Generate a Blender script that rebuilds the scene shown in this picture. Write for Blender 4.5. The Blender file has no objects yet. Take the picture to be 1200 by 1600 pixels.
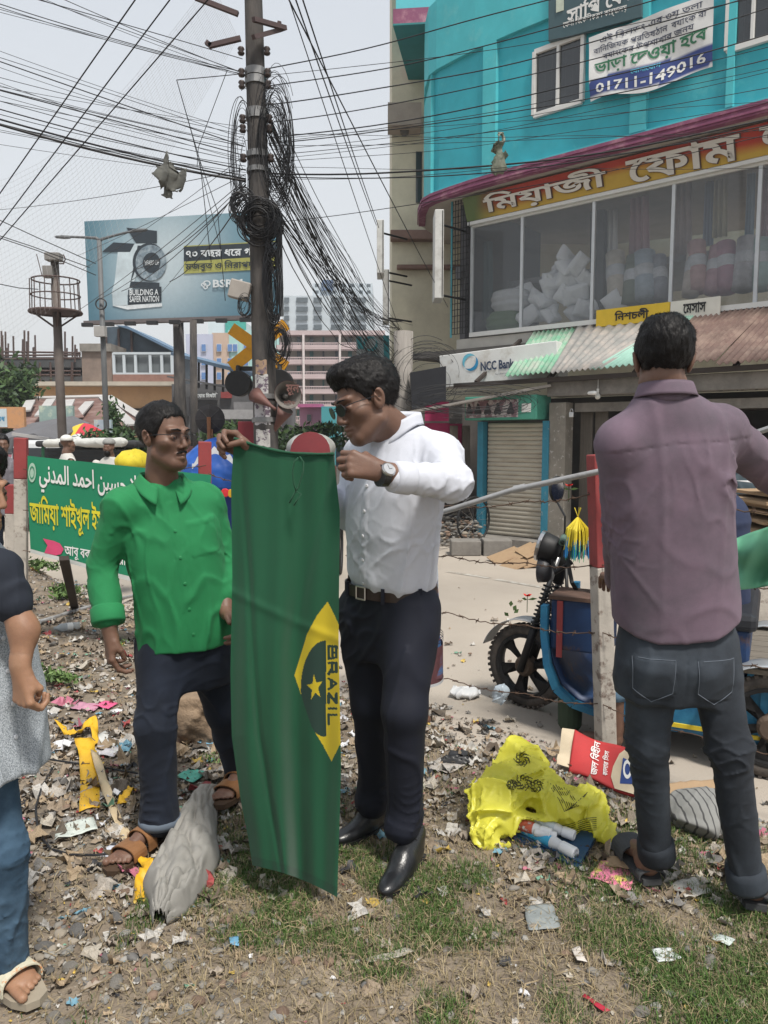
import bpy,bmesh,math,random
import numpy as np
from mathutils import Vector,Matrix
from mathutils.bvhtree import BVHTree
S=bpy.context.scene;COL=S.collection
R=math.radians;PI=math.pi
rng=random.Random(7);nr=np.random.RandomState(5)
# ---------------- camera, sky, sun, exposure ----------------
CAMZ,PITCH,F=1.42,R(5.7),1202.0
cam=bpy.data.objects.new('camera',bpy.data.cameras.new('camera'));COL.objects.link(cam);S.camera=cam
cam.location=(0,0,CAMZ);cam.rotation_euler=(PI/2-PITCH,0,0)
cam.data.sensor_fit='VERTICAL';cam.data.sensor_height=24;cam.data.lens=F/1600*24;cam.data.clip_end=2000;cam.data.clip_start=.02
SUN_EL,SUN_AZ=R(62),R(150)
W=bpy.data.worlds.new('World');S.world=W;W.use_nodes=True
nt=W.node_tree;bg=nt.nodes['Background']
sky=nt.nodes.new('ShaderNodeTexSky');sky.sky_type='NISHITA';sky.sun_disc=False
sky.sun_elevation=SUN_EL;sky.sun_rotation=SUN_AZ;sky.air_density=1.6;sky.dust_density=6;sky.ozone_density=1
tc=nt.nodes.new('ShaderNodeTexCoord');sp=nt.nodes.new('ShaderNodeSeparateXYZ');nt.links.new(tc.outputs['Generated'],sp.inputs[0])
cr=nt.nodes.new('ShaderNodeValToRGB');nt.links.new(sp.outputs['Z'],cr.inputs[0])
cr.color_ramp.elements[0].position=0.0;cr.color_ramp.elements[0].color=(7.3,7.4,7.45,1)
cr.color_ramp.elements[1].position=.75;cr.color_ramp.elements[1].color=(5.2,5.55,6.1,1)
mx=nt.nodes.new('ShaderNodeMixRGB');mx.inputs[0].default_value=.82
nt.links.new(sky.outputs[0],mx.inputs[1]);nt.links.new(cr.outputs[0],mx.inputs[2]);nt.links.new(mx.outputs[0],bg.inputs[0])
bg.inputs[1].default_value=.112
sun=bpy.data.objects.new('sun',bpy.data.lights.new('sun','SUN'));COL.objects.link(sun)
sun.data.energy=3.8;sun.data.angle=R(9);sun.data.color=(1,.955,.88)
_sd=Vector((math.sin(SUN_AZ)*math.cos(SUN_EL),math.cos(SUN_AZ)*math.cos(SUN_EL),math.sin(SUN_EL)))
sun.rotation_euler=_sd.to_track_quat('Z','Y').to_euler()
S.view_settings.view_transform='Standard';S.view_settings.look='None';S.view_settings.gamma=1
S.view_settings.use_curve_mapping=False;S.view_settings.exposure=.27
# ---------------- projection helpers (photo pixel -> place) ----------------
_c,_s=math.cos(PITCH),math.sin(PITCH)
def ray(px,py):
 a,b=(px-600)/F,(800-py)/F
 return np.array([a,_c+_s*b,-_s+_c*b])
def P(px,py,Y):
 d=ray(px,py);d=d*(Y/d[1]);return np.array([d[0],d[1],CAMZ+d[2]])
def GZ(px,py,z=0.):
 d=ray(px,py);d=d*((z-CAMZ)/d[2]);return np.array([d[0],d[1],z])
def onw(px,py,A,B,off=0.):
 n=np.array([-(B[1]-A[1]),B[0]-A[0]]);n=n/np.hypot(*n)
 if n[1]>0:n=-n
 d=ray(px,py);t=(n@np.array(A[:2])+off)/(n@d[:2]);return np.array([d[0]*t,d[1]*t,CAMZ+d[2]*t])
# ---------------- materials ----------------
MATS={}
CREASE={}
def mat(name,col,rough=.8,var=.18,vs=6.,bump=0.,bs=60.,metal=0.,col2=None,cs=3.,ct=.55,cw=.1,spec=.4,sheen=0.,trans=0.,alpha=1.,stretch=None,sss=0.,emit=0.,crease=None):
 if name in MATS:return MATS[name]
 m=bpy.data.materials.new(name);m.use_nodes=True;MATS[name]=m
 t=m.node_tree;b=t.nodes['Principled BSDF'];L=t.links.new
 c=tuple(col)+(1,)
 b.inputs['Roughness'].default_value=rough;b.inputs['Metallic'].default_value=metal
 b.inputs['Specular IOR Level'].default_value=spec;b.inputs['Sheen Weight'].default_value=sheen
 b.inputs['Transmission Weight'].default_value=trans;b.inputs['Alpha'].default_value=alpha
 b.inputs['Subsurface Weight'].default_value=sss
 if sss:b.inputs['Subsurface Radius'].default_value=(.01,.004,.002);b.inputs['Subsurface Scale'].default_value=1
 tcn=t.nodes.new('ShaderNodeTexCoord');co=tcn.outputs['Object']
 if stretch:
  mp=t.nodes.new('ShaderNodeMapping');mp.inputs['Scale'].default_value=stretch;L(co,mp.inputs[0]);co=mp.outputs[0]
 n=t.nodes.new('ShaderNodeTexNoise');n.inputs['Scale'].default_value=vs;n.inputs['Detail'].default_value=6;n.inputs['Roughness'].default_value=.65
 L(co,n.inputs['Vector'])
 hs=t.nodes.new('ShaderNodeMapRange');hs.inputs[1].default_value=.25;hs.inputs[2].default_value=.75
 hs.inputs[3].default_value=1-var;hs.inputs[4].default_value=1+var;L(n.outputs[0],hs.inputs[0])
 base=t.nodes.new('ShaderNodeMixRGB');base.inputs[0].default_value=0;base.inputs[1].default_value=c
 if col2:
  base.inputs[2].default_value=tuple(col2)+(1,)
  n2=t.nodes.new('ShaderNodeTexNoise');n2.inputs['Scale'].default_value=cs;n2.inputs['Detail'].default_value=8;n2.inputs['Roughness'].default_value=.7
  L(co,n2.inputs['Vector']);r2=t.nodes.new('ShaderNodeMapRange');r2.inputs[1].default_value=ct-cw;r2.inputs[2].default_value=ct+cw
  L(n2.outputs[0],r2.inputs[0]);L(r2.outputs[0],base.inputs[0])
 mul=t.nodes.new('ShaderNodeVectorMath');mul.operation='SCALE'
 L(base.outputs[0],mul.inputs[0]);L(hs.outputs[0],mul.inputs['Scale']);L(mul.outputs[0],b.inputs['Base Color'])
 if bump:
  nb=t.nodes.new('ShaderNodeTexNoise');nb.inputs['Scale'].default_value=bs;nb.inputs['Detail'].default_value=5;L(co,nb.inputs['Vector'])
  bp=t.nodes.new('ShaderNodeBump');bp.inputs['Distance'].default_value=bump;bp.inputs['Strength'].default_value=1
  L(nb.outputs[0],bp.inputs['Height']);L(bp.outputs[0],b.inputs['Normal'])
 if crease:
  nc=t.nodes.new('ShaderNodeTexNoise');nc.noise_type='RIDGED_MULTIFRACTAL';nc.inputs['Scale'].default_value=crease[1];nc.inputs['Detail'].default_value=3;nc.inputs['Distortion'].default_value=.6;L(tcn.outputs['Object'],nc.inputs['Vector'])
  bp2=t.nodes.new('ShaderNodeBump');bp2.inputs['Distance'].default_value=crease[0];L(nc.outputs[0],bp2.inputs['Height'])
  if bump:L(bp.outputs[0],bp2.inputs['Normal'])
  L(bp2.outputs[0],b.inputs['Normal'])
 if emit:b.inputs['Emission Color'].default_value=c;b.inputs['Emission Strength'].default_value=emit
 return m
STEEL=mat('brushed_steel',(.55,.55,.55),.28,.05,20,metal=1.);BLACK=mat('matt_black',(.014,.014,.015),.55,.3,20)
# ---------------- objects ----------------
def setp(o,label=None,cat=None,group=None,kind=None):
 if label:o['label']=label
 if cat:o['category']=cat
 if group:o['group']=group
 if kind:o['kind']=kind
 return o
def thing(name,label,cat,loc=(0,0,0),group=None):
 o=bpy.data.objects.new(name,None);COL.objects.link(o);o.location=tuple(loc);o.empty_display_size=.1
 return setp(o,label,cat,group)
def root_of(o):
 while o.parent:o=o.parent
 return o
def mkobj(name,v,f,m,parent=None,smooth=False,label=None,cat=None,group=None,kind=None,mi=None,bevel=0):
 v=np.asarray(v,dtype=float).reshape(-1,3)
 me=bpy.data.meshes.new(name)
 if parent is not None:off=np.array(root_of(parent).location)
 elif kind in('structure','stuff'):off=np.zeros(3)
 else:off=np.array([v[:,0].mean(),v[:,1].mean(),v[:,2].min()])
 v=v-off
 if isinstance(f,np.ndarray)and f.ndim==2:
  k=f.shape[1];me.vertices.add(len(v));me.vertices.foreach_set('co',v.astype(np.float32).ravel())
  me.loops.add(f.size);me.loops.foreach_set('vertex_index',f.astype(np.int32).ravel())
  me.polygons.add(len(f));me.polygons.foreach_set('loop_start',np.arange(0,f.size,k,dtype=np.int32));me.update(calc_edges=True)
 else:me.from_pydata(v.tolist(),[],[list(map(int,q))for q in f]);me.update()
 for q in(m if isinstance(m,(list,tuple))else[m]):me.materials.append(q)
 if mi is not None:me.polygons.foreach_set('material_index',np.asarray(mi,dtype=np.int32))
 if smooth:me.polygons.foreach_set('use_smooth',np.ones(len(me.polygons),dtype=bool))
 o=bpy.data.objects.new(name,me);COL.objects.link(o)
 if parent is not None:o.parent=parent
 else:o.location=tuple(off)
 if bevel:
  md=o.modifiers.new('bevel','BEVEL');md.width=bevel;md.segments=2;md.limit_method='ANGLE'
 return setp(o,label,cat,group,kind)
def frame(d,up=(0,0,1)):
 d=np.asarray(d,float);d=d/np.linalg.norm(d);u=np.asarray(up,float)
 if abs(d@u)/np.linalg.norm(u)>.98:u=np.array([1.,0,0])
 a=np.cross(u,d);a/=np.linalg.norm(a);b=np.cross(d,a);return a,b,d
class MB:
 def __init__(s):s.v=[];s.f=[];s.m=[];s.cur=0
 def add(s,v,f):
  n=len(s.v);s.v+=[tuple(map(float,p))for p in v];s.f+=[tuple(i+n for i in q)for q in f];s.m+=[s.cur]*len(f);return s
 def box(s,c,size,M=None,taper=1.):
  hx,hy,hz=[q/2 for q in size];v=[]
  for z,t in((-hz,1),(hz,taper)):
   for x,y in((-hx,-hy),(hx,-hy),(hx,hy),(-hx,hy)):v.append(np.array([x*t,y*t,z]))
  if M is not None:v=[np.asarray(M)@p for p in v]
  return s.add([p+np.asarray(c,float)for p in v],[(0,3,2,1),(4,5,6,7),(0,1,5,4),(1,2,6,5),(2,3,7,6),(3,0,4,7)])
 def beam(s,a,b,w,h,up=(0,0,1)):
  a=np.asarray(a,float);b=np.asarray(b,float);x,y,z=frame(b-a,up)
  return s.box((a+b)/2,(w,h,np.linalg.norm(b-a)),np.array([x,y,z]).T)
 def tube(s,pts,r,n=6,cap=True):
  pts=[np.asarray(p,float)for p in pts];k=len(pts);rs=r if isinstance(r,(list,tuple,np.ndarray))else[r]*k
  v=[];f=[];pa=None
  for i,p in enumerate(pts):
   d=pts[min(i+1,k-1)]-pts[max(i-1,0)];d=d/(np.linalg.norm(d)+1e-12)
   if pa is None:a,b,_=frame(d)
   else:
    a=pa-d*(pa@d);a/=np.linalg.norm(a)+1e-12;b=np.cross(d,a)
   pa=a
   for j in range(n):
    t=2*PI*j/n;v.append(p+(a*math.cos(t)+b*math.sin(t))*rs[i])
  for i in range(k-1):
   for j in range(n):f.append((i*n+j,i*n+(j+1)%n,(i+1)*n+(j+1)%n,(i+1)*n+j))
  if cap:f.append(tuple(range(n-1,-1,-1)));f.append(tuple((k-1)*n+j for j in range(n)))
  return s.add(v,f)
 def lathe(s,prof,c,axis=(0,0,1),n=20,cap=True):
  a,b,d=frame(axis);c=np.asarray(c,float);v=[];f=[]
  for r,h in prof:
   for j in range(n):t=2*PI*j/n;v.append(c+d*h+(a*math.cos(t)+b*math.sin(t))*r)
  for i in range(len(prof)-1):
   for j in range(n):f.append((i*n+j,i*n+(j+1)%n,(i+1)*n+(j+1)%n,(i+1)*n+j))
  cap=cap and prof[0]!=prof[-1]
  if cap and prof[0][0]>1e-4:f.append(tuple(range(n-1,-1,-1)))
  if cap and prof[-1][0]>1e-4:f.append(tuple((len(prof)-1)*n+j for j in range(n)))
  return s.add(v,f)
 def prism(s,poly,h):
  k=len(poly);h=np.asarray(h,float);poly=[np.asarray(p,float)for p in poly]
  nrm=sum(np.cross(poly[i]-poly[0],poly[(i+1)%k]-poly[0])for i in range(1,k-1))
  if nrm@h>0:poly=poly[::-1]
  v=poly+[p+h for p in poly]
  return s.add(v,[tuple(range(k)),tuple(range(2*k-1,k-1,-1))]+[(i,k+i,k+(i+1)%k,(i+1)%k)[::1]for i in range(k)])
 def grid(s,fn,nu,nv):
  v=[fn(i/nu,j/nv)for j in range(nv+1)for i in range(nu+1)];w=nu+1
  return s.add(v,[(j*w+i,j*w+i+1,(j+1)*w+i+1,(j+1)*w+i)for j in range(nv)for i in range(nu)])
 def quad(s,a,b,c,d):return s.add([a,b,c,d],[(0,1,2,3)])
 def build(s,name,m,parent=None,**k):
  if isinstance(m,(list,tuple)):k['mi']=s.m
  return mkobj(name,s.v,s.f,m,parent,**k)
def copy_tree(o,loc=None,rz=None,parent=None,label=None):
 c=o.copy();COL.objects.link(c)
 if parent is not None:c.parent=parent
 for ch in[q for q in o.children]:copy_tree(ch,parent=c)
 if loc is not None:c.location=tuple(loc)
 if rz is not None:c.rotation_euler=(0,0,rz)
 if label:c['label']=label
 return c
_tc={}
def text_mesh(body,size=1.,bold=0.,sx=1.,res=2,align='CENTER',shear=0.):
 key=(body,bold)
 if key not in _tc:
  c=bpy.data.curves.new('lettering','FONT');c.body=body;c.size=1;c.align_x=align;c.offset=bold;c.resolution_u=res;c.fill_mode='NONE' if hasattr(c,'fill_mode')else 'BOTH'
  o=bpy.data.objects.new('lettering',c);COL.objects.link(o);bpy.context.view_layer.update()
  me=o.evaluated_get(bpy.context.evaluated_depsgraph_get()).to_mesh();co=[tuple(q.co[:2])for q in me.vertices];nb={}
  for e in me.edges:a,b=e.vertices;nb.setdefault(a,[]).append(b);nb.setdefault(b,[]).append(a)
  seen=set();loops=[]
  for s in nb:
   if s in seen:continue
   L_=[s];seen.add(s);cur=s
   while True:
    n=[q for q in nb[cur]if q not in seen]
    if not n:break
    cur=n[0];seen.add(cur);L_.append(cur)
   L2=[]
   for q in sorted(L_):
    if not L2 or math.dist(co[q],L2[-1])>2e-4:L2.append(co[q])
   if len(L2)>1 and math.dist(L2[0],L2[-1])<2e-4:L2.pop()
   if len(L2)>2:loops.append(L2)
  bpy.data.objects.remove(o);bpy.data.curves.remove(c)
  if bold:
   B_=[]
   for l in loops:
    n=len(l);o2=[]
    for i in range(n):
     a,b,d=l[i-1],l[i],l[(i+1)%n];u1=Vector((b[0]-a[0],b[1]-a[1]));u2=Vector((d[0]-b[0],d[1]-b[1]));u1.normalize();u2.normalize();t=u1+u2
     t=t.normalized()if t.length>.2 else u1;k=1/max(.5,t.dot(u1));o2.append((b[0]+t.y*bold*k,b[1]-t.x*bold*k))
    B_.append(o2)
   LP,loops=loops,B_
  else:LP=loops
  ar=lambda l:sum(l[i][0]*l[(i+1)%len(l)][1]-l[(i+1)%len(l)][0]*l[i][1]for i in range(len(l)))/2
  def ins(p,l):
   r=False;j=len(l)-1
   for i in range(len(l)):
    if(l[i][1]>p[1])!=(l[j][1]>p[1])and p[0]<(l[j][0]-l[i][0])*(p[1]-l[i][1])/(l[j][1]-l[i][1])+l[i][0]:r=not r
    j=i
   return r
  A=[ar(l)for l in LP];sg=1 if sum(A)>0 else-1
  if bold and sg<0:loops=[[(2*p[0]-q[0],2*p[1]-q[1])for p,q in zip(a_,b_)]for a_,b_ in zip(LP,loops)]
  PR=list(zip(LP,loops));outs=[l for l,q in zip(PR,A)if q*sg>0];holes=[l for l,q in zip(PR,A)if q*sg<0];v=[];f=[]
  own={}
  for h in holes:
   k=[i for i,o_ in enumerate(outs)if ins(h[0][0],o_[0])]
   if k:own.setdefault(min(k,key=lambda i:abs(ar(outs[i][0]))),[]).append(h)
  from mathutils.geometry import tessellate_polygon
  for i,o_ in enumerate(outs):
   G_=[o_]+own.get(i,[]);polys=[[Vector((p[0],p[1],0))for p in l[0]]for l in G_];fl=[p for l in G_ for p in l[1]];n=len(v);v+=[(p[0],p[1],.0006*(i%9))for p in fl];f+=[tuple(q+n for q in t)for t in tessellate_polygon(polys)]
  _tc[key]=(np.array(v).reshape(-1,3),f)
 v,f=_tc[key];v=v.copy()
 if len(v):v[:,0]*=sx
 return v*size,f
def lettering(mb,body,org,ex,ey,w=None,h=None,bold=0.,shear=0.):
 """flat letters fitted into a w x h box centred on org, in the plane ex, ey"""
 v,f=text_mesh(body,1.,bold,shear=shear)
 if not len(v):return
 lo,hi=v.min(0),v.max(0);v=v-(lo+hi)/2;sz=hi-lo
 s1=w/sz[0]if w else None;s2=h/sz[1]if h else None
 s1=s1 or s2;s2=s2 or s1
 org=np.asarray(org,float);ex=np.asarray(ex,float);ey=np.asarray(ey,float)
 nz=np.cross(ex,ey);nz=nz/np.linalg.norm(nz);mb.add([org+ex*p[0]*s1+ey*p[1]*s2+nz*p[2]*s2*.3 for p in v],f)
# ---------------- numpy noise and SDF meshing ----------------
_tab=nr.rand(32,32,32)
def vnoise(p):
 p=np.asarray(p);i=np.floor(p).astype(int);t=p-i;t=t*t*(3-2*t);i&=31;j=(i+1)&31
 x0,y0,z0=i.T;x1,y1,z1=j.T;a,b,c=t.T
 T=_tab
 return((T[x0,y0,z0]*(1-a)+T[x1,y0,z0]*a)*(1-b)+(T[x0,y1,z0]*(1-a)+T[x1,y1,z0]*a)*b)*(1-c)+((T[x0,y0,z1]*(1-a)+T[x1,y0,z1]*a)*(1-b)+(T[x0,y1,z1]*(1-a)+T[x1,y1,z1]*a)*b)*c*1.
def fbm(p,o=3):
 s=0;a=.5
 for k in range(o):s=s+a*(vnoise(np.asarray(p)*(2**k)+k*7.3)-.5);a*=.5
 return s
def ridged(p):return 1-np.abs(2*vnoise(p)-1)
def smin(a,b,k):
 if k<=0:return np.minimum(a,b)
 h=np.clip(.5+.5*(b-a)/k,0,1);return b*(1-h)+a*h-k*h*(1-h)
def smax(a,b,k):return-smin(-a,-b,k)
A3=lambda p:np.asarray(p,float)
def cap(a,b,ra,rb,flat=None):
 a,b=A3(a),A3(b);ab=b-a;L2=max(ab@ab,1e-9)
 if flat is not None:n=A3(flat[0]);n=n/np.linalg.norm(n);fl=flat[1]
 def f(p):
  q=p-a;t=np.clip(q@ab/L2,0,1);d=q-t[:,None]*ab
  r=ra+(rb-ra)*t
  if flat is not None:
   e=d@n;d=d+(e/fl-e)[:,None]*n;return(np.linalg.norm(d,axis=1)-r)*min(1,fl)
  return np.linalg.norm(d,axis=1)-r
 return f
def ell(c,r,M=None):
 c,r=A3(c),A3(r)
 def f(p):
  q=p-c
  if M is not None:q=q@M
  k0=np.linalg.norm(q/r,axis=1);k1=np.linalg.norm(q/(r*r),axis=1)+1e-9;return k0*(k0-1)/k1
 return f
def loft(O,M,keys,e=2.3):
 K=np.array(keys,float);O=A3(O)
 zs=np.linspace(K[0,0],K[-1,0],60);T=[np.interp(zs,K[:,0],K[:,i])for i in range(1,5)]
 ker=np.hanning(9);ker/=ker.sum();T=[np.convolve(np.pad(t,4,'edge'),ker,'valid')for t in T]
 def f(p):
  q=(p-O)@M;z=q[:,2]
  cx,cy,a,b=[np.interp(z,zs,t)for t in T]
  r=(np.abs((q[:,0]-cx)/a)**e+np.abs((q[:,1]-cy)/b)**e)**(1/e)
  d=(r-1)*np.minimum(a,b)
  return smax(d,np.maximum(K[0,0]-z,z-K[-1,0]),.012)
 return f
class SDF:
 def __init__(s,f=None):s.ops=[]if f is None else[('u',f,0)];s.disp=[];s.post=[]
 def u(s,f,k=.02):s.ops.append(('u',f,k));return s
 def s_(s,f,k=.01):s.ops.append(('s',f,k));return s
 def i(s,f,k=.005):s.ops.append(('i',f,k));return s
 def __call__(s,p):
  d=None
  for op,f,k in s.ops:
   e=f(p)
   if d is None:d=e
   elif op=='u':d=smin(d,e,k)
   elif op=='s':d=smax(d,-e,k)
   else:d=smax(d,e,k)
  for g in s.disp:d=d+g(p)
  for g in s.post:d=smax(d,g(p),.004)
  return d
def polyg(f,lo,hi,h):
 lo,hi=A3(lo),A3(hi);B=4
 nb=np.ceil((hi-lo)/(h*B)).astype(int);n=nb*B+1
 ax=[lo[i]+np.arange(nb[i]+1)*h*B for i in range(3)]
 cc=np.stack(np.meshgrid(*[lo[i]+(np.arange(nb[i])+.5)*h*B for i in range(3)],indexing='ij'),-1).reshape(-1,3)
 dc=f(cc).reshape(nb)
 val=np.repeat(np.repeat(np.repeat(dc,B,0),B,1),B,2)
 val=np.pad(val,((0,1),)*3,'edge').astype(np.float32)
 act=np.argwhere(np.abs(dc)<h*B*1.35+.006)
 off=np.stack(np.meshgrid(*[np.arange(B+1)]*3,indexing='ij'),-1).reshape(-1,3)
 idx=(act[:,None,:]*B+off[None]).reshape(-1,3)
 flat=np.unique(idx[:,0]*n[1]*n[2]+idx[:,1]*n[2]+idx[:,2])
 ii=np.stack([flat//(n[1]*n[2]),flat//n[2]%n[1],flat%n[2]],1)
 vf=val.ravel()
 for s0 in range(0,len(flat),400000):
  q=ii[s0:s0+400000];vf[flat[s0:s0+400000]]=f((lo+q*h).astype(np.float32))
 val=vf.reshape(n)
 sg=val<0
 c=sg[:-1,:-1,:-1];cnt=np.zeros(c.shape,np.int8)
 for a in(0,1):
  for b in(0,1):
   for d in(0,1):cnt+=sg[a:n[0]-1+a,b:n[1]-1+b,d:n[2]-1+d]
 cells=np.argwhere((cnt>0)&(cnt<8));ids=-np.ones(c.shape,np.int64);ids[tuple(cells.T)]=np.arange(len(cells))
 acc=np.zeros((len(cells),3));num=np.zeros(len(cells))
 for ax_ in range(3):
  o1,o2=[q for q in range(3)if q!=ax_]
  for a in(0,1):
   for b in(0,1):
    e0=cells.copy();e0[:,o1]+=a;e0[:,o2]+=b;e1=e0.copy();e1[:,ax_]+=1
    v0=val[tuple(e0.T)];v1=val[tuple(e1.T)];m_=(v0<0)!=(v1<0)
    t=np.where(m_,v0/np.where(m_,v0-v1,1),0);pt=e0.astype(float);pt[:,ax_]+=t
    acc[m_]+=pt[m_];num+=m_
 V=lo+acc/num[:,None]*h
 Fc=[]
 for ax_ in range(3):
  o1,o2=(ax_+1)%3,(ax_+2)%3
  sl0=[slice(None)]*3;sl1=[slice(None)]*3;sl0[ax_]=slice(0,n[ax_]-1);sl1[ax_]=slice(1,n[ax_])
  a0,a1=sg[tuple(sl0)],sg[tuple(sl1)];ed=np.argwhere(a0!=a1)
  ed=ed[(ed[:,o1]>0)&(ed[:,o2]>0)&(ed[:,o1]<n[o1]-1)&(ed[:,o2]<n[o2]-1)]
  if not len(ed):continue
  q=[]
  for d1,d2 in((0,0),(-1,0),(-1,-1),(0,-1)):
   e=ed.copy();e[:,o1]+=d1;e[:,o2]+=d2;q.append(ids[tuple(e.T)])
  q=np.stack(q,1);fl=~a0[tuple(ed.T)]
  q[fl]=q[fl][:,::-1];Fc.append(q)
 Fc=np.concatenate(Fc);Fc=Fc[(Fc>=0).all(1)]
 return V,Fc
def sdfobj(name,f,lo,hi,h,m,parent,**k):
 v,q=polyg(f,lo,hi,h)
 nv=len(v);acc=np.zeros((nv,3));c=np.zeros(nv)
 for i in range(4):
  np.add.at(acc,q[:,i],v[q[:,(i+1)%4]]);np.add.at(c,q[:,i],1)
 v=v*.5+.5*acc/np.maximum(c,1)[:,None]
 return mkobj(name,v,q,m,parent,smooth=True,**k),v,q
def wr(fr,amp,sc=(1,1,1),M=None,seed=0.,pw=2.):
 r=np.random.RandomState(abs(int(seed*7))+3);sc=A3(sc)
 D=[(lambda u:u/np.linalg.norm(u))(r.randn(3)*sc**1.6)*fr*PI*sc.max()for _ in range(3)];E=[(lambda u:u/np.linalg.norm(u))(r.randn(3))*fr*PI*.42 for _ in range(3)]
 ph=r.rand(6)*6.3
 if M is not None:D=[M@d for d in D];E=[M@e for e in E]
 amp=amp*.62
 D=[d.astype(np.float32)for d in D];E=[e.astype(np.float32)for e in E]
 def g(p):
  t=0
  for k in range(3):t=t+np.sin(p@D[k]+1.7*np.sin(p@E[k]+ph[k])+ph[k+3])*(1,.8,.6)[k]
  m=.6+.4*np.sin(p@E[0]*1.3+ph[1])
  return-amp*m*(1.25*np.exp(-(t/.38)**2)-.32)
 return g
def near(g,c,r,o=1.):
 c=A3(c).astype(np.float32)
 def f(p):
  d2=((p-c)**2).sum(1);m=d2<(1.9*r)**2;o_=np.zeros(len(p),np.float32)
  if m.any():o_[m]=g(p[m])*np.exp(-d2[m]/(r*r))*o
  return o_
 return f
def bounds(pts,m):pts=A3(pts);return pts.min(0)-m,pts.max(0)+m
# ================= ground and road =================
ROADZ=-.17
EDGE=np.array([(-30,20.),(-12,14.6),(-6.5,11.2),(-3.7,8.6),(-1.6,6.1),(0,4.55),(.48,4.13),(.9,3.66),(1.47,3.0),(2.4,1.9),(4.5,-.6),(9,-6)])
def edge_d(x,y):
 return(np.interp(x,EDGE[:,0],EDGE[:,1])-y)*.66
def gh(x,y):
 x=np.asarray(x,float);y=np.asarray(y,float);e=edge_d(x,y)
 e=e+.10*np.sin(x*3.1+y)+.06*np.sin(x*7.7-y*3)
 t=np.clip((e+.05)/.55,0,1);t=t*t*(3-2*t)
 p=np.stack([x,y,0*x],-1).reshape(-1,3)
 n=(fbm(p*1.7,3)*.10+fbm(p*7+5,3)*.045).reshape(x.shape)
 far=np.clip((y-4.2)/3,0,1)
 return-.215+(.215+n*(.35+.65*far)+.05*far*np.sin(x*1.3+1))*t
def gz(x,y):return float(gh(np.array([x]),np.array([y]))[0])
def on_ground(px,py,dz=0.):
 z=0.
 for _ in range(6):p=GZ(px,py,z);z=gz(p[0],p[1])
 p[2]=z+dz;return p
GM=mat('trodden_dirt',(.150,.118,.086),.95,.35,3.5,.012,45,col2=(.235,.195,.15),cs=5,ct=.5,cw=.16)
xs=np.concatenate([np.arange(-9,-3,.06),np.arange(-3,3.2,.022),np.arange(3.2,8,.08)]);ys=np.concatenate([np.arange(.2,5,.022),np.arange(5,13,.05)])
X,Y=np.meshgrid(xs,ys);Z=gh(X,Y);nx,ny=len(xs),len(ys)
ii=np.arange(nx*ny).reshape(ny,nx);Q=np.stack([ii[:-1,:-1],ii[:-1,1:],ii[1:,1:],ii[1:,:-1]],-1).reshape(-1,4)
mkobj('ground',np.stack([X,Y,Z],-1).reshape(-1,3),Q,GM,kind='structure',smooth=True)
mb=MB();mb.quad((-400,-60,-.24),(400,-60,-.24),(400,700,-.24),(-400,700,-.24));mb.build('terrain',mat('dusty_earth',(.17,.145,.11),.95,.3,.5),kind='structure')
RM=mat('dusty_road_surface',(.40,.352,.298),.88,.16,2.2,.003,120,col2=(.31,.275,.235),cs=1.1,ct=.54,cw=.2)
mb=MB();mb.quad((-60,2.2,ROADZ),(-60,60,ROADZ),(9,60,ROADZ),(9,-8,ROADZ));mb.quad((9,-8,ROADZ),(-2,-2,ROADZ),(-60,2.2,ROADZ),(-60,2.0,ROADZ));
mkobj('road',[(-80,6,ROADZ),(-9.2,6,ROADZ),(-1.2,3.9,ROADZ),(8,-6,ROADZ),(30,-6,ROADZ),(30,70,ROADZ),(-80,70,ROADZ)],[(0,1,2,3,4,5,6)],RM,kind='structure')
# faded lane line and tar patches on the road
mb=MB()
for a,b in(((700,893),(765,903)),((775,905),(850,918))):
 p,q=GZ(*a,ROADZ+.004),GZ(*b,ROADZ+.004);d=(q-p)/np.linalg.norm(q-p);w=np.cross(d,(0,0,1))*.04;mb.quad(p-w,q-w,q+w,p+w)
mb.build('lane_line',mat('worn_white_paint',(.42,.40,.36),.9,.3,9,col2=(.29,.26,.22),cs=14,ct=.5,cw=.05),kind='structure')
# ================= the big corner building =================
A0=np.array([1.46,13.0]);U=np.array([3.48,-3.1]);U=U/np.hypot(*U);N=np.array([-.665,-.747]);N=N/np.hypot(*N)
def Wp(s,z,off=0.):q=A0+U*s+N*off;return np.array([q[0],q[1],z])
U3=np.array([U[0],U[1],0]);N3=np.array([N[0],N[1],0]);Z3=np.array([0,0,1.])
def fac(px,py,off=0.):return onw(px,py,Wp(0,0,off)[:2],Wp(5,0,off)[:2])
def s_of(p):return float((p[:2]-A0)@U)
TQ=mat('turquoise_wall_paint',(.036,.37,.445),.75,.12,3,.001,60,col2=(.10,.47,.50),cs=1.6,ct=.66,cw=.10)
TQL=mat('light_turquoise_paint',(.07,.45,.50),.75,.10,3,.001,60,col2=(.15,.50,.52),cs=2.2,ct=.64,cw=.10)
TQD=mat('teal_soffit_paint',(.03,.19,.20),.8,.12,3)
PUR=mat('purple_trim_paint',(.215,.06,.125),.6,.2,4,.001,60,col2=(.33,.17,.21),cs=4,ct=.6)
SOF=mat('pale_soffit',(.42,.38,.34),.85,.12,3)
BEI=mat('beige_render',(.60,.56,.43),.9,.14,2,.002,40,col2=(.48,.44,.34),cs=1.4,ct=.6,cw=.15)
BRN=mat('brown_ledge_paint',(.20,.125,.10),.85,.2,4)
CON=mat('grey_concrete',(.22,.205,.185),.92,.22,3,.003,60,col2=(.13,.12,.11),cs=2.4,ct=.56,cw=.12)
COND=mat('dark_stained_concrete',(.115,.108,.10),.92,.25,3,.003,60)
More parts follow.
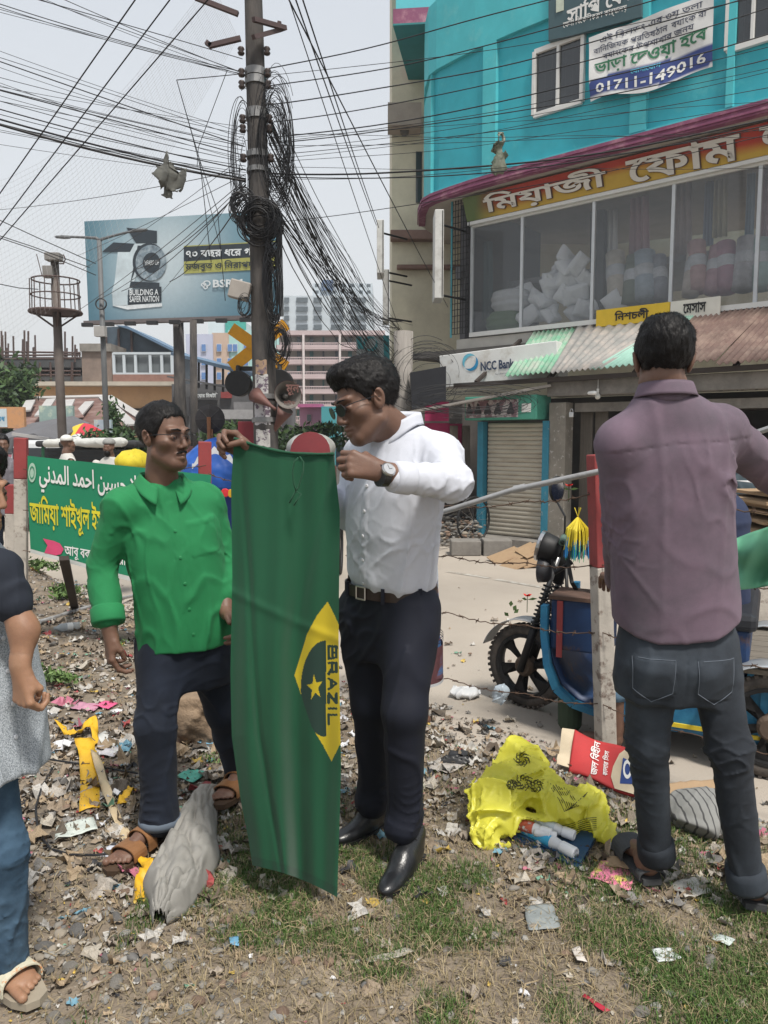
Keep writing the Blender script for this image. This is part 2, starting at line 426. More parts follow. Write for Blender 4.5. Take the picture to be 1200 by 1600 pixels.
DARK=mat('dark_shop_interior',(.022,.02,.02),.9,.2,3)
WFR=mat('white_window_frame',(.62,.62,.60),.5,.06,6)
GLS=mat('window_glass',(.03,.035,.04),.06,.05,4,spec=.8,alpha=.9)
bld=thing('corner_building','turquoise corner building with purple bands over a glass fronted first floor shop','building',(2.5,12.2,-.17))
path=[Wp(9.5,0,.5)[:2],fac(1000,230,.5)[:2],fac(800,262,.5)[:2]]
for px_,Y_ in((735,12.48),(700,12.85),(675,13.15),(662,13.4),(656.5,13.9),(656,14.6)):q=P(px_,300,Y_);path.append(q[:2])
path=[np.array(p)for p in path]
def offpath(pts,o):
 out=[]
 for i,p in enumerate(pts):
  d=pts[min(i+1,len(pts)-1)]-pts[max(i-1,0)];d=d/np.hypot(*d);n=np.array([-d[1],d[0]])
  if i==0:n0=n
  out.append(p+n*o*(1 if n@(-N)>0 or True else 1))
 return out
def strip(mbx,pts,z0,z1,th=.1,inward=1):
 """wall band along a plan path, thickness th behind it"""
 q=offpath(pts,-th*inward)
 for i in range(len(pts)-1):
  a,b,c,d=pts[i],pts[i+1],q[i+1],q[i]
  mbx.prism([(a[0],a[1],z0),(b[0],b[1],z0),(c[0],c[1],z0),(d[0],d[1],z0)],(0,0,z1-z0))
sgn=1 if((offpath(path,1.)[1]-path[1])@N)>0 else-1
def op(o):return offpath(path,sgn*o)
mb=MB();pp=op(0);bk_=[np.array([9.5,16.5]),np.array([2.2,17.5])]
poly=[(p[0],p[1],5.26)for p in pp]+[(1.9,17.4,5.26),(12.5,12,5.26)]
mb.prism(poly,(0,0,.05));mb.build('floor_slab',SOF,bld)
mb=MB();strip(mb,op(.02),5.24,5.39,.12*sgn);mb.build('purple_band',PUR,bld)
mb=MB();strip(mb,op(.045),5.265,5.295,.02*sgn);strip(mb,op(.045),5.335,5.36,.02*sgn);mb.build('band_moulding',PUR,bld)
mb=MB();strip(mb,op(-.14),5.39,8.42,.15*sgn);mb.build('upper_wall',TQ,bld)
mb=MB();strip(mb,op(-.07),7.35,8.42,.07*sgn);strip(mb,op(-.08),5.39,5.45,.06*sgn);mb.build('lintel_band',TQL,bld)
def on_path(px,o):
 pts=op(o);d=ray(px,400)[:2]
 for i in range(len(pts)-1):
  a,b=pts[i],pts[i+1];M_=np.array([d,a-b]).T
  if abs(np.linalg.det(M_))<1e-9:continue
  t,k=np.linalg.solve(M_,a)
  if-.001<=k<=1.001:e=(b-a)/np.hypot(*(b-a));return a+(b-a)*k,e
 return pts[-1],np.array([0,1.])
for x0,x1 in((655.8,672),(750,771),(976,1002),(1122,1134),(1235,1262)):
 a,e=on_path(x0+1,-.07);b,e=on_path(x1,-.07);q=MB();n=-np.array([-e[1],e[0]])*.07
 if(a+n)@a<a@a:n=-n
 q.prism([(a[0],a[1],5.45),(b[0],b[1],5.45),(b[0]+n[0],b[1]+n[1],5.45),(a[0]+n[0],a[1]+n[1],5.45)],(0,0,1.90));q.build('pilaster',TQL,bld)
# roof slab that sticks out at the top left
def at_z(px,py,z):d=ray(px,py);t=(z-CAMZ)/d[2];return d[:2]*t
sl=[at_z(614,40,8.42),at_z(722,34,8.42),at_z(846,-22,8.42),at_z(1300,-170,8.42),np.array([14.,12.]),np.array([3.,20.]),at_z(644,146,8.42)]
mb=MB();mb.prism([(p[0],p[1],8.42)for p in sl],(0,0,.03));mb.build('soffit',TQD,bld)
mb=MB();mb.prism([(p[0],p[1],8.45)for p in sl],(0,0,.24));mb.build('roof_band',PUR,bld)
mb=MB();mb.prism([(p[0]*1.0+.05,p[1]+.08,8.69)for p in sl],(0,0,3));mb.build('upper_storey',mat('pale_turquoise_paint',(.10,.46,.52),.75,.1,3),bld)
# windows
def window(px0,px1,ytop,ybot,parts=2,off=.395):
 a=fac(px0,ytop,off);b=fac(px1,ytop,off);z1=a[2];z0=fac(px0,ybot,off)[2];s0,s1=s_of(a),s_of(b)
 q=MB()
 for s in(s0,s1):q.beam(Wp(s,z0,off),Wp(s,z1,off),.055,.07,N3)
 for z in(z0,z1):q.beam(Wp(s0,z,off),Wp(s1,z,off),.07,.055,N3)
 for i in range(1,parts):s=s0+(s1-s0)*i/parts;q.beam(Wp(s,z0,off),Wp(s,z1,off),.04,.05,N3)
 f=q.build('window',WFR,bld,bevel=.004)
 for i in range(parts):
  g=MB();g.beam(Wp(s0+(s1-s0)*(i+.5)/parts,z0+.02,off-.02),Wp(s0+(s1-s0)*(i+.5)/parts,z1-.02,off-.02),(s1-s0)/parts-.03,.006,N3);g.build('pane',GLS,f)
 g=MB()
 for i in range(7):s=s0+(s1-s0)*(i+.5)/7;g.tube([Wp(s,z0,off-.028),Wp(s,z1,off-.028)],.006,5)
 for i in range(4):z=z0+(z1-z0)*(i+.5)/4;g.tube([Wp(s0,z,off-.028),Wp(s1,z,off-.028)],.006,5)
 g.build('window_grille',WFR,f,kind='stuff')
window(836,911,82,181);window(1140,1262,-22,79,3)
# ---- sign band over the shop window ----
def cmat(name,rough=.5):
 m=mat(name,(1,1,1),rough,.06,8);t=m.node_tree;b=t.nodes['Principled BSDF'];a=t.nodes.new('ShaderNodeVertexColor');a.layer_name='Col'
 l=[k for k in t.links if k.to_socket==b.inputs['Base Color']][0];mix=t.nodes.new('ShaderNodeMixRGB');mix.blend_type='MULTIPLY';mix.inputs[0].default_value=1
 t.links.new(l.from_socket,mix.inputs[1]);t.links.new(a.outputs[0],mix.inputs[2]);t.links.new(mix.outputs[0],b.inputs['Base Color']);return m
def colour(o,fn):
 me=o.data;c=me.color_attributes.new('Col','FLOAT_COLOR','POINT')
 n=len(me.vertices);co=np.zeros(n*3,np.float32);me.vertices.foreach_get('co',co);co=co.reshape(-1,3)
 c.data.foreach_set('color',np.array([tuple(fn(p))+(1,)for p in co],np.float32).ravel())
def lerp(a,b,t):t=max(0,min(1,t));return tuple(a[i]+(b[i]-a[i])*t for i in range(3))
sb=thing('shop_sign','long red and yellow fascia sign with large silver Bengali letters above the shop glass','sign',Wp(2.5,4.95,.1))
mb=MB();mb.grid(lambda u,v:Wp(-.05+6.2*u,4.88+.345*v,.10+.14*v),80,14);o=mb.build('sign_face',cmat('printed_fascia'),sb)
Z0=sb.location.z
def fasc(p):
 v=(p[2]+Z0-4.88)/.345;s=(p[0]+sb.location.x-A0[0])/U[0];w=v+.16*math.sin(s*1.7+.6)
 c=lerp((.46,.30,.05),(.36,.04,.025),(w-.30)/.34)
 if s<.5:c=lerp((.10,.14,.05),c,s/.5)
 return c
colour(o,fasc)
mb=MB();mb.beam(Wp(-.05,4.85,.06),Wp(6.4,4.85,.06),.07,.05);mb.build('lower_rail',WFR,sb)
ex=U3;ey=np.array([N[0]*.14/.345,N[1]*.14/.345,1.]);ey=ey/np.linalg.norm(ey);en=np.cross(ex,ey)
if en@N3<0:en=-en
SIL=mat('silver_letter',(.62,.60,.56),.35,.08,9,metal=.3);LSH=mat('letter_side',(.10,.06,.05),.6)
def fl(px,py):return fac(px,py,.18)
for body,x0,x1,hh in(('িময়াজী',757,948,.33),('েফাম',980,1157,.33),('েশাররুম',1188,1420,.33)):
 a=fl(x0,300-(x0-757)*.19);b=fl(x1,300-(x1-757)*.19);s0,s1=s_of(a),s_of(b);c=Wp((s0+s1)/2,5.052,.10+.070)
 g=MB();lettering(g,body,c+en*.030,ex,ey,(s1-s0),hh,.022);g.build('lettering',SIL,sb)
 g=MB()
 for k in range(5):lettering(g,body,c+en*(.004+k*.005)+ex*.006-ey*.006,ex,ey,(s1-s0)*1.01,hh*1.02,.03)
 g.build('lettering_edge',LSH,sb,kind='stuff')
# ---- glazed shop window ----
sw=thing('shop_window','wide aluminium framed shop window full of pillows, foam rolls and curtains','shop window',Wp(2.5,3.05,0))
zb,zt=3.07,4.82;mull=[s_of(fac(x,400))for x in(738,816,927,1050,1183,1330,1500)]
ALU=mat('aluminium_frame',(.50,.52,.54),.4,.08,8,metal=.2)
for s in mull:q=MB();q.beam(Wp(s,zb,0),Wp(s,zt,0),.045,.045,N3);q.build('mullion',ALU,sw)
mb=MB();mb.beam(Wp(mull[0],zt,0),Wp(mull[-1],zt,0),.06,.05);mb.build('top_rail',WFR,sw);mb=MB();mb.beam(Wp(mull[0],zb,.02),Wp(mull[-1],zb,.02),.10,.07);mb.build('bottom_rail',WFR,sw)
GP=mat('shop_glass',(.22,.24,.26),.03,.02,4,spec=1.,alpha=.22)
for i in range(len(mull)-1):g=MB();g.beam(Wp((mull[i]+mull[i+1])/2,zb,0),Wp((mull[i]+mull[i+1])/2,zt,0),mull[i+1]-mull[i]-.045,.006,N3);g.build('pane',GP,sw)
# cover strip and shop floor, back wall, ceiling of the show room
q=MB();q.prism([Wp(-.3,2.86,.02),Wp(8,2.86,.02),Wp(8,2.86,-2.6),Wp(-.3,2.86,-2.6)],(0,0,.16));q.build('show_floor',mat('pale_ledge',(.48,.46,.42),.85,.15,3),bld)
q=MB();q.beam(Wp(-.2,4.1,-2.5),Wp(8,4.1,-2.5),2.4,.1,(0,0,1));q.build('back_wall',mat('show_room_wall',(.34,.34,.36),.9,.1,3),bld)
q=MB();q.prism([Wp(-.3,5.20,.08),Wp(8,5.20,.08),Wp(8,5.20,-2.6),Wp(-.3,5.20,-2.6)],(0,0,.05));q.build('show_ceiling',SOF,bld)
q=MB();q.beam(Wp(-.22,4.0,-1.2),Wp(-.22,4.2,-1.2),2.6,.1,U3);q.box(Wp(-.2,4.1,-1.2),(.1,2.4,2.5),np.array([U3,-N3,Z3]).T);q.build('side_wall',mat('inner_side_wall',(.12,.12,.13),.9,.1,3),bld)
PIL=mat('white_pillow_cotton',(.75,.77,.80),.8,.06,9,crease=(.02,9));r_=random.Random(3)
def pillow_sdf(L):return L.wrap(SDF(ell((0,0,0),(.19,.09,.13))))
pv,pq=polyg(lambda p:(np.abs(p[:,1])/.095-np.sqrt(np.clip((1-(p[:,0]/.22)**4)*(1-(p[:,2]/.15)**4),0,1)))*.05+.004+.008*fbm(p*9,2)+np.maximum(0,np.maximum(np.abs(p[:,0])-.22,np.abs(p[:,2])-.15))*3,(-.25,-.12,-.18),(.25,.12,.18),.012)
pm=None
spots=[]
for x,y in((832,505),(850,500),(868,503),(890,500),(912,498),(838,480),(858,478),(880,476),(902,474),(920,478),(848,455),(866,452),(886,450),(906,446),(872,430),(880,415),(898,428),(912,420),(872,442),(935,492),(950,488),(825,462)):spots.append((x,y))
for i,(x,y)in enumerate(spots):
 p=fac(x,y,-.35-.012*(i%5)*5);M_=(Matrix.Rotation(r_.uniform(-1.2,1.2),3,'Y')@Matrix.Rotation(r_.uniform(-.5,.5),3,'X')@Matrix.Rotation(r_.uniform(-.8,.8),3,'Z'))
 if pm is None:o=mkobj('pillow',pv,pq,PIL,None,smooth=True,label='white pillow in the heap of pillows behind the shop glass',cat='pillow',group='white pillows heaped in the shop window');pm=o
 else:o=pm.copy();COL.objects.link(o)
 o.location=tuple(p);o.rotation_euler=M_.to_euler();k=r_.uniform(.75,1.0);o.scale=(k,k,k)
for x,y,c,lb in((790,505,(.10,.16,.08),'green folded foam bundle at the left of the shop window'),(798,470,(.5,.52,.54),'white folded foam bundle stacked on a green one in the shop window')):
 p=fac(x,y,-.3);f=lambda q,p=p:(np.abs((q-p)@U3/.33)**3+np.abs((q-p)@N3/.2)**3+np.abs((q[:,2]-p[2])/.2)**3)*.06-.06+.008*np.sin(q[:,2]*60)
 v,q=polyg(f,p-.4,p+.4,.025);mkobj('foam_bundle',v,q,mat('bundle_cloth_'+('green' if c[0]<.2 else 'white'),c,.85,.15,8,crease=(.02,6)),None,smooth=True,label=lb,cat='foam bundle')
rollc=[(965,470,395,30,(.50,.46,.40),'pale cream'),(985,478,400,30,(.17,.20,.16),'dark green'),(1010,470,395,34,(.34,.40,.46),'grey blue'),(1078,462,385,24,(.50,.44,.40),'ivory'),(1092,455,378,26,(.46,.30,.30),'dusty rose'),(1113,458,385,24,(.42,.26,.30),'rose pink'),(1137,455,380,28,(.36,.20,.26),'dark pink'),(1160,452,372,30,(.42,.42,.44),'silver grey'),(1192,450,375,26,(.30,.42,.40),'sea green'),(1215,450,372,26,(.48,.40,.38),'cream'),(1033,468,400,22,(.25,.26,.30),'slate grey')]
for i,(x,y0,y1,w,c,nm)in enumerate(rollc):
 a=fac(x,y0,-.4);b=fac(x+(10 if i%2 else-4),y1,-.6);r=w*.0048;q=MB();d=(b-a)/np.linalg.norm(b-a);L_=np.linalg.norm(b-a)
 root=thing('fabric_roll',nm+' roll of wrapped fabric leaning upright inside the shop window','fabric roll',a,'fabric rolls in the shop window')
 q.lathe([(0,0),(r,.0),(r*1.02,L_*.3),(r*.97,L_*.62),(r*1.0,L_*.97),(r*.4,L_),(0,L_)],a,d,18);q.build('roll',mat('roll_'+nm.replace(' ','_'),c,.6,.2,10,crease=(.012,9)),root,smooth=True)
 q=MB();q.lathe([(r*1.04,L_*.45),(r*1.06,L_*.46),(r*1.06,L_*.66),(r*1.04,L_*.67)],a,d,18);q.build('wrapper_band',mat('plastic_wrap',(.50,.52,.55),.25,.15,14,crease=(.01,20)),root,smooth=True)
def curtain(x0,x1,y0,y1,c,nm,off=-1.0):
 a,b=fac(x0,y0,off),fac(x1,y0,off);s0,s1=s_of(a),s_of(b);z1=a[2];z0=fac(x0,y1,off)[2];q=MB();k=max(3,int((s1-s0)/.09))
 q.grid(lambda u,v:Wp(s0+(s1-s0)*u*(1-.15*v),z0+(z1-z0)*v,off+.035*math.sin(u*k*2*PI)),k*8,3);o=q.build('curtain',mat('curtain_'+nm.replace(' ','_'),c,.85,.12,12),None,smooth=True,label=nm+' pleated curtain hanging inside the shop window',cat='curtain');md=o.modifiers.new('t','SOLIDIFY');md.thickness=.004
curtain(945,968,330,470,(.60,.60,.60),'plain white',-.7);curtain(985,1018,310,400,(.50,.33,.38),'pink striped');curtain(1055,1085,290,400,(.42,.36,.36),'taupe');curtain(1102,1118,285,385,(.30,.36,.48),'blue grey');curtain(1116,1140,282,372,(.50,.48,.36),'olive cream');curtain(1168,1182,272,390,(.32,.44,.55),'light blue');curtain(1190,1260,262,400,(.42,.30,.34),'rose');curtain(1060,1180,262,285,(.25,.2,.2),'maroon pelmet');curtain(750,772,380,500,(.1,.15,.17),'dark teal',-.5)
q=MB();q.beam(fac(935,330,-.6),fac(935,515,-.6),.22,.12,N3);q.build('inner_column',mat('dark_column',(.05,.05,.055),.6),bld)
# beige building behind
bb=thing('beige_building','plain beige rendered building with brown ledges behind the turquoise corner building','building',(2,17,-.17))
a=P(606,200,16.0);zt_=14
q=MB();x0=P(612,400,16.)[0];q.box(((x0+9)/2,19.0,zt_/2-.2),(9-x0,6.,zt_));q.build('wall',BEI,bb)
for y0,y1,xa,xb,pr in((362,377,610,740,.25),(414,421,620,720,.15)):
 p0,p1=P(xa,y0,15.9),P(xb,y0,15.9);z1=p0[2];z0=P(xa,y1,15.9)[2];q=MB();q.box(((p0[0]+p1[0])/2,15.98-pr/2,(z0+z1)/2),(p1[0]-p0[0],pr,z1-z0));q.build('ledge',BRN,bb,bevel=.02)
p0,p1=P(606,165,15.6),P(658,200,15.6);q=MB();q.box(((p0[0]+p1[0])/2,15.7,(p0[2]+p1[2])/2),(p1[0]-p0[0],.5,p0[2]-p1[2]));q.build('box_ledge',mat('faded_brown_render',(.33,.28,.24),.9,.2,3),bb)
q=MB();p0,p1=P(650,236,15.95),P(659,316,15.95);q.box(((p0[0]+p1[0])/2,15.99,(p0[2]+p1[2])/2),(p1[0]-p0[0],.03,p0[2]-p1[2]));q.build('window',GLS,bb)
q=MB();q.tube([P(632,205,15.9),P(632,200,15.7)],.1,10);q.build('vent',COND,bb)
# projecting box signs seen edge on
def boxsign(x0,x1,y0,y1,Y_,dp,lb,col=(.5,.5,.48),sh=0):
 p0,p1=P(x0,y0,Y_),P(x1,y1,Y_);c=((p0[0]+p1[0])/2,Y_,(p0[2]+p1[2])/2);rt=thing('box_sign',lb,'sign',(c[0],Y_,p1[2]))
 q=MB();q.box(c,(p1[0]-p0[0],dp,p0[2]-p1[2]));q.build('sign_case',mat('aged_white_sheet',col,.5,.15,4,col2=(.33,.32,.3),cs=5,ct=.6),rt,bevel=.01)
 q=MB();q.box((c[0]+(p1[0]-p0[0])*.36,Y_-dp/2-.004,c[2]),((p1[0]-p0[0])*.1,.006,(p0[2]-p1[2])*.97));q.build('edge_strip',BLACK,rt)
 for z in(p0[2]-.15,p1[2]+.1):q=MB();q.tube([(c[0],Y_,z),(c[0]+.5,Y_+.5,z)],.018,6);q.build('bracket',BLACK,rt)
boxsign(678,691,334,470,12.6,.5,'tall white box sign on brackets at the left of the shop window')
boxsign(589,600,350,432,14.5,.6,'narrow grey box sign sticking out left of the beige building',(.38,.39,.39));boxsign(598,608,425,505,14.8,.5,'smaller weathered box sign below the narrow grey one',(.30,.30,.29))
# window security grille at the left end of the glass
gr=thing('security_grille','black lattice security grille left of the shop glass','grille',P(740,520,13.2))
g=MB()
for i in range(7):s=-.16+.03*i-.02;g.tube([Wp(-.34+.055*i,3.1,.1),Wp(-.34+.055*i,5.3,.1)],.007,4)
for i in range(22):g.tube([Wp(-.36,3.1+i*.1,.1),Wp(.0,3.1+i*.1,.1)],.006,4)
g.build('grille_bars',BLACK,gr,kind='stuff');g=MB();g.beam(Wp(-.36,3.05,.1),Wp(-.36,5.35,.1),.03,.03);g.build('grille_frame',mat('teal_painted_steel',(.05,.25,.3),.6),gr)
# ---- notices on the upper wall ----
def plate(px,off=.36):
 return[fac(x,y,off)for x,y in px]
bn=thing('office_sign','dark slate sign with white Bengali lettering at the top of the turquoise wall','sign',fac(930,60,.5))
c4=plate([(857,65),(1002,26),(1002,-70),(857,-45)],.48);q=MB();q.prism(c4,N3*-.06);q.build('sign_board',mat('slate_board',(.05,.095,.11),.6,.1,5),bn)
cW=mat('white_print',(.70,.70,.68),.6,.04,8)
g=MB();c=fac(928,26,.49);lettering(g,'েফনী িবেকন্দ্রীকরণ কার্যালয়'.replace('ন্দ্র','দ'),c,(c4[1]-c4[0])/np.linalg.norm(c4[1]-c4[0]),Z3,s_of(fac(975,26,.49))-s_of(fac(876,26,.49)),.13,.01)
g.build('lettering',cW,bn);g=MB();c=fac(935,3,.49);lettering(g,'সািপ েকা',c,U3,Z3,.95,.26,.02);g.build('lettering',cW,bn)
q=MB();q.prism([fac(869,20,.487),fac(881,16,.487),fac(881,-8,.487),fac(869,-4,.487)],N3*.004);q.build('emblem',mat('pale_print',(.5,.55,.45),.6),bn)
vb=thing('hanging_banner','white to-let banner with green Bengali lettering and a phone number across the turquoise wall','banner',fac(1015,110,.5))
TL,TR=fac(921,60,.46),fac(1117,-12,.46);BL,BR=fac(924,160,.46),fac(1113,106,.46)
def ban(u,v,o=0.):
 sag=-.05*math.sin(PI*u)*(1-v)+.035*math.sin(u*9)*(1-v)**3;p=(BL*(1-u)+BR*u)*(1-v)+(TL*(1-u)+TR*u)*v
 return p+N3*(o+.02+.03*math.sin(u*5+v*3)*(1-v*.5)+.012*math.sin(u*13+v*6))+Z3*sag
q=MB();q.grid(ban,60,24);o=q.build('banner_cloth',cmat('printed_banner',.6),vb,smooth=True)
me=o.data;ca=me.color_attributes.new('Col','FLOAT_COLOR','POINT');cols=[]
for j in range(25):
 for i in range(61):
  u,v=i/60,j/24;w=v-.02*math.sin(u*6);c=(.66,.66,.65)
  if .05<w<.29-.06*u+.1*math.sin(u*2.4):c=(.035,.06,.22)
  cols.append(c+(1,))
ca.data.foreach_set('color',np.array(cols,np.float32).ravel())
def ban_text(body,u0,u1,v0,v1,m,bold=.01,dx=0):
 v,f=text_mesh(body,1,bold);lo,hi=v.min(0),v.max(0);g=MB();g.add([ban(u0+(p[0]-lo[0])/(hi[0]-lo[0])*(u1-u0)+dx,v0+(p[1]-lo[1])/(hi[1]-lo[1])*(v1-v0),.008)for p in v],f);g.build('lettering',m,vb)
INK=mat('dark_ink',(.05,.06,.10),.6);GRN=mat('green_ink',(.03,.16,.08),.6)
ban_text('এই িবিল্ডং এর ৩য় তলা'.replace('িল্ড','ল্ড').replace('্',''),.10,.92,.83,.96,INK);ban_text('বািনিজ্যক প্রিতষ্ঠান, ব্যাংক বা'.replace('্',''),.04,.95,.71,.82,INK);ban_text('ব্যাংেকর উপশাখার জন্য'.replace('্',''),.12,.86,.59,.70,INK)
ban_text('ভাড়া েদওয়া হেব',.05,.96,.36,.57,GRN,.022);ban_text('01711-149016',.06,.95,.08,.235,cW,.02)
ban_text('েযাগােযাগ',.36,.60,.275,.335,mat('cyan_ink',(.10,.45,.60),.6),.02)
# ================= ground floor shops =================
so_=1.10
sh_=thing('shop_row','row of small concrete fronted roadside shops under the corner building','building',Wp(2,-.17,so_))
def shp(px,py,off=so_):return fac(px,py,off)
sA,sB,sC,sD=[s_of(shp(x,700))for x in(746,857,887,1010)]
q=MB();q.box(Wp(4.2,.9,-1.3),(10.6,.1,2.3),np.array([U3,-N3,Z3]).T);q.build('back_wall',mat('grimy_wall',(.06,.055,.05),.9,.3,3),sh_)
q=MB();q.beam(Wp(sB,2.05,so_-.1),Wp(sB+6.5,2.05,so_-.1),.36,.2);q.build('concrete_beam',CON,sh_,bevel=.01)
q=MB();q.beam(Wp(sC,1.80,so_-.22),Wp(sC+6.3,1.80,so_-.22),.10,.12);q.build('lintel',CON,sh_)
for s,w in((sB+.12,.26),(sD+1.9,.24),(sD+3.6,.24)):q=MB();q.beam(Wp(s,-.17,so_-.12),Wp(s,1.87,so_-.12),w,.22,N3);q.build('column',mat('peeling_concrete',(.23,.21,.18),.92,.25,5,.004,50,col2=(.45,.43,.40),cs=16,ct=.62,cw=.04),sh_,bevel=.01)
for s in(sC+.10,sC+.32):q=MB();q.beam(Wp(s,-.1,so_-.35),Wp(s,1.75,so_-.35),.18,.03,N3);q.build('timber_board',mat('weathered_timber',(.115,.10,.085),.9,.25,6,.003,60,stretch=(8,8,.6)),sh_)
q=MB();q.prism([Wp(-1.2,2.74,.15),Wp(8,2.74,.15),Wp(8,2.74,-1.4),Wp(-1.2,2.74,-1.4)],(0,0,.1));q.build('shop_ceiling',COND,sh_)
# pavement in front of the shops with a broken kerb
q=MB();q.prism([Wp(sA-.25,-.169,so_+.22),Wp(9,-.169,so_+.22),Wp(9,-.169,-1.2),Wp(sA-.25,-.169,-1.2)],(0,0,.1));q.build('pavement',CON,kind='structure')
for i,(xa,xb,yy)in enumerate(((704,752,868),(754,800,868))):
 a,b=GZ(xa,yy,ROADZ),GZ(xb,yy,ROADZ);q=MB();d=b-a;q.box((a+b)/2+A3((0,.1,.10)),(np.linalg.norm(d)*.97,.3,.2+.02*i));mkobj('kerb_block',q.v,q.f,CON,None,bevel=.015,label=('left hand' if i==0 else 'right hand')+' rough concrete kerb block in front of the shutter',cat='kerb block')
# roller shutter with blue posts
rs=thing('roller_shutter','closed cream roller shutter between two peeling blue posts','shutter',Wp((sA+sB)/2,-.07,so_))
SHM=mat('cream_shutter',(.46,.42,.345),.6,.12,6,.001,50,col2=(.30,.25,.19),cs=3,ct=.6,cw=.12,stretch=(1,1,5));s0,s1=sA+.13,sB-.10;nsl=26;z0,z1=-.06,1.60
def slat(i):
 h=(z1-z0)/nsl;z=z0+h*i;q=MB()
 q.grid(lambda u,v:Wp(s0+(s1-s0)*u,z+h*v*.94,so_-.10+.016*math.sin(PI*v)),1,5);return q.build('slat',SHM,rs,smooth=True)
for i in range(nsl):slat(i)
q=MB();q.box(Wp((s0+s1)/2,.78,so_-.14),(s1-s0,.02,1.7),np.array([U3,-N3,Z3]).T);q.build('shutter_backing',COND,rs)
BLP=mat('peeling_blue_paint',(.035,.20,.29),.7,.2,6,.002,60,col2=(.30,.36,.36),cs=10,ct=.66,cw=.04)
for s in(sA+.055,sB-.045):q=MB();q.beam(Wp(s,-.17,so_-.05),Wp(s,1.62,so_-.05),.10,.12,N3);q.build('blue_post',BLP,rs)
ps=thing('poster_box','green shop fascia box with a row of dark portrait pictures above the shutter','sign',Wp((sA+sB)/2,1.64,so_+.1))
a,b=s_of(shp(726,640,so_+.2)),s_of(shp(838,640,so_+.2));R3=np.array([U3,-N3,Z3]).T
q=MB();q.box(Wp((a+b)/2,1.81,so_+.0),(b-a,.40,.34),R3);q.build('box_case',mat('green_painted_sheet',(.07,.30,.22),.6,.2,5,col2=(.03,.12,.1),cs=5,ct=.62),ps,bevel=.01)
q=MB();q.box(Wp(a+(b-a)*.39,1.80,so_+.203),((b-a)*.74,.006,.25),R3);q.build('picture_strip',mat('pale_picture_paper',(.45,.42,.42),.5,.3,9,col2=(.2,.12,.14),cs=7,ct=.5,cw=.03),ps)
for i,t in enumerate((.07,.20,.34,.48,.66)):
 g=MB();c=Wp(a+(b-a)*t,1.78,so_+.209);w=.055 if i<4 else .075
 for(dx,dz,r)in((0,.075,.024),(0,.0,.05),(-.03,-.03,.035),(.035,-.03,.035),(.02,.05,.02)):
  g.add([c+U3*(dx+r*math.cos(k*PI/6)*.9)+Z3*(dz+r*math.sin(k*PI/6)*1.15)+N3*.0006*len(g.v)/12 for k in range(12)],[tuple(range(12))])
 g.build('portrait',mat('dark_portrait_ink',(.035,.03,.035),.5),ps)
q=MB();q.box(Wp(a+(b-a)*.87,1.80,so_+.203),((b-a)*.12,.006,.12),R3);q.build('white_label',cW,ps)
# bank sign
nb=thing('bank_sign','white light box sign reading NCC Bank with a blue swirl, beside the green corrugated awning','sign',P(775,600,11.0))
c4=[P(690,606,11.9),P(872,588,11.0),P(870,532,11.0),P(686,556,11.9)];dep=A3((.25,.45,.0));q=MB();q.prism(c4,dep);q.build('light_box',mat('white_acrylic',(.66,.67,.66),.45,.06,4,col2=(.48,.46,.42),cs=3,ct=.62),nb,bevel=.01)
nx_=(c4[1]-c4[0])/np.linalg.norm(c4[1]-c4[0]);ny_=(c4[3]-c4[0]);ny_=ny_-nx_*(nx_@ny_);ny_/=np.linalg.norm(ny_);nn=np.cross(nx_,ny_);nn=nn if nn[1]<0 else-nn
pc=lambda px,py:(lambda d:d*((nn@(c4[0]))/(nn@d)))(ray(px,py))if False else None
def onpl(px,py,p0,n,o=.006):d=ray(px,py);p0=p0-A3((0,0,CAMZ));t=(n@p0)/(n@d);return A3((0,0,CAMZ))+d*t+n*o
g=MB();c=onpl(777,570,c4[0],nn);lettering(g,'NCC Bank',c,nx_,ny_,np.linalg.norm(onpl(803,570,c4[0],nn)-onpl(751,572,c4[0],nn)),.135,.03);g.build('lettering',mat('navy_ink',(.03,.05,.10),.5),nb);g=MB();c=onpl(788,577,c4[0],nn);lettering(g,'Where Credit and Commerce Integrates',c+ny_*-.06,nx_,ny_,.3,.03,.0);g.build('lettering',mat('navy_ink',(.03,.05,.10),.5),nb)
def swirl(c,ex,ey,r,m1,m2,par):
 for k,m_ in((0,m1),(1,m2)):
  g=MB();pts=[]
  for i in range(13):t=-2.4+i*.26+k*PI;w=.30*math.sin(PI*i/12);pts.append((t,w))
  v=[];
  for t,w in pts:v.append(c+(ex*math.cos(t)+ey*math.sin(t))*r*(1+w*.5));v.append(c+(ex*math.cos(t)+ey*math.sin(t))*r*(1-w))
  g.add(v,[(2*i,2*i+2,2*i+3,2*i+1)for i in range(12)]);g.build('swirl_logo',m_,par)
BLI=mat('bright_blue_ink',(.02,.22,.42),.5);swirl(onpl(735,566,c4[0],nn),nx_,ny_,.115,BLI,mat('sky_blue_ink',(.12,.42,.55),.5),nb)
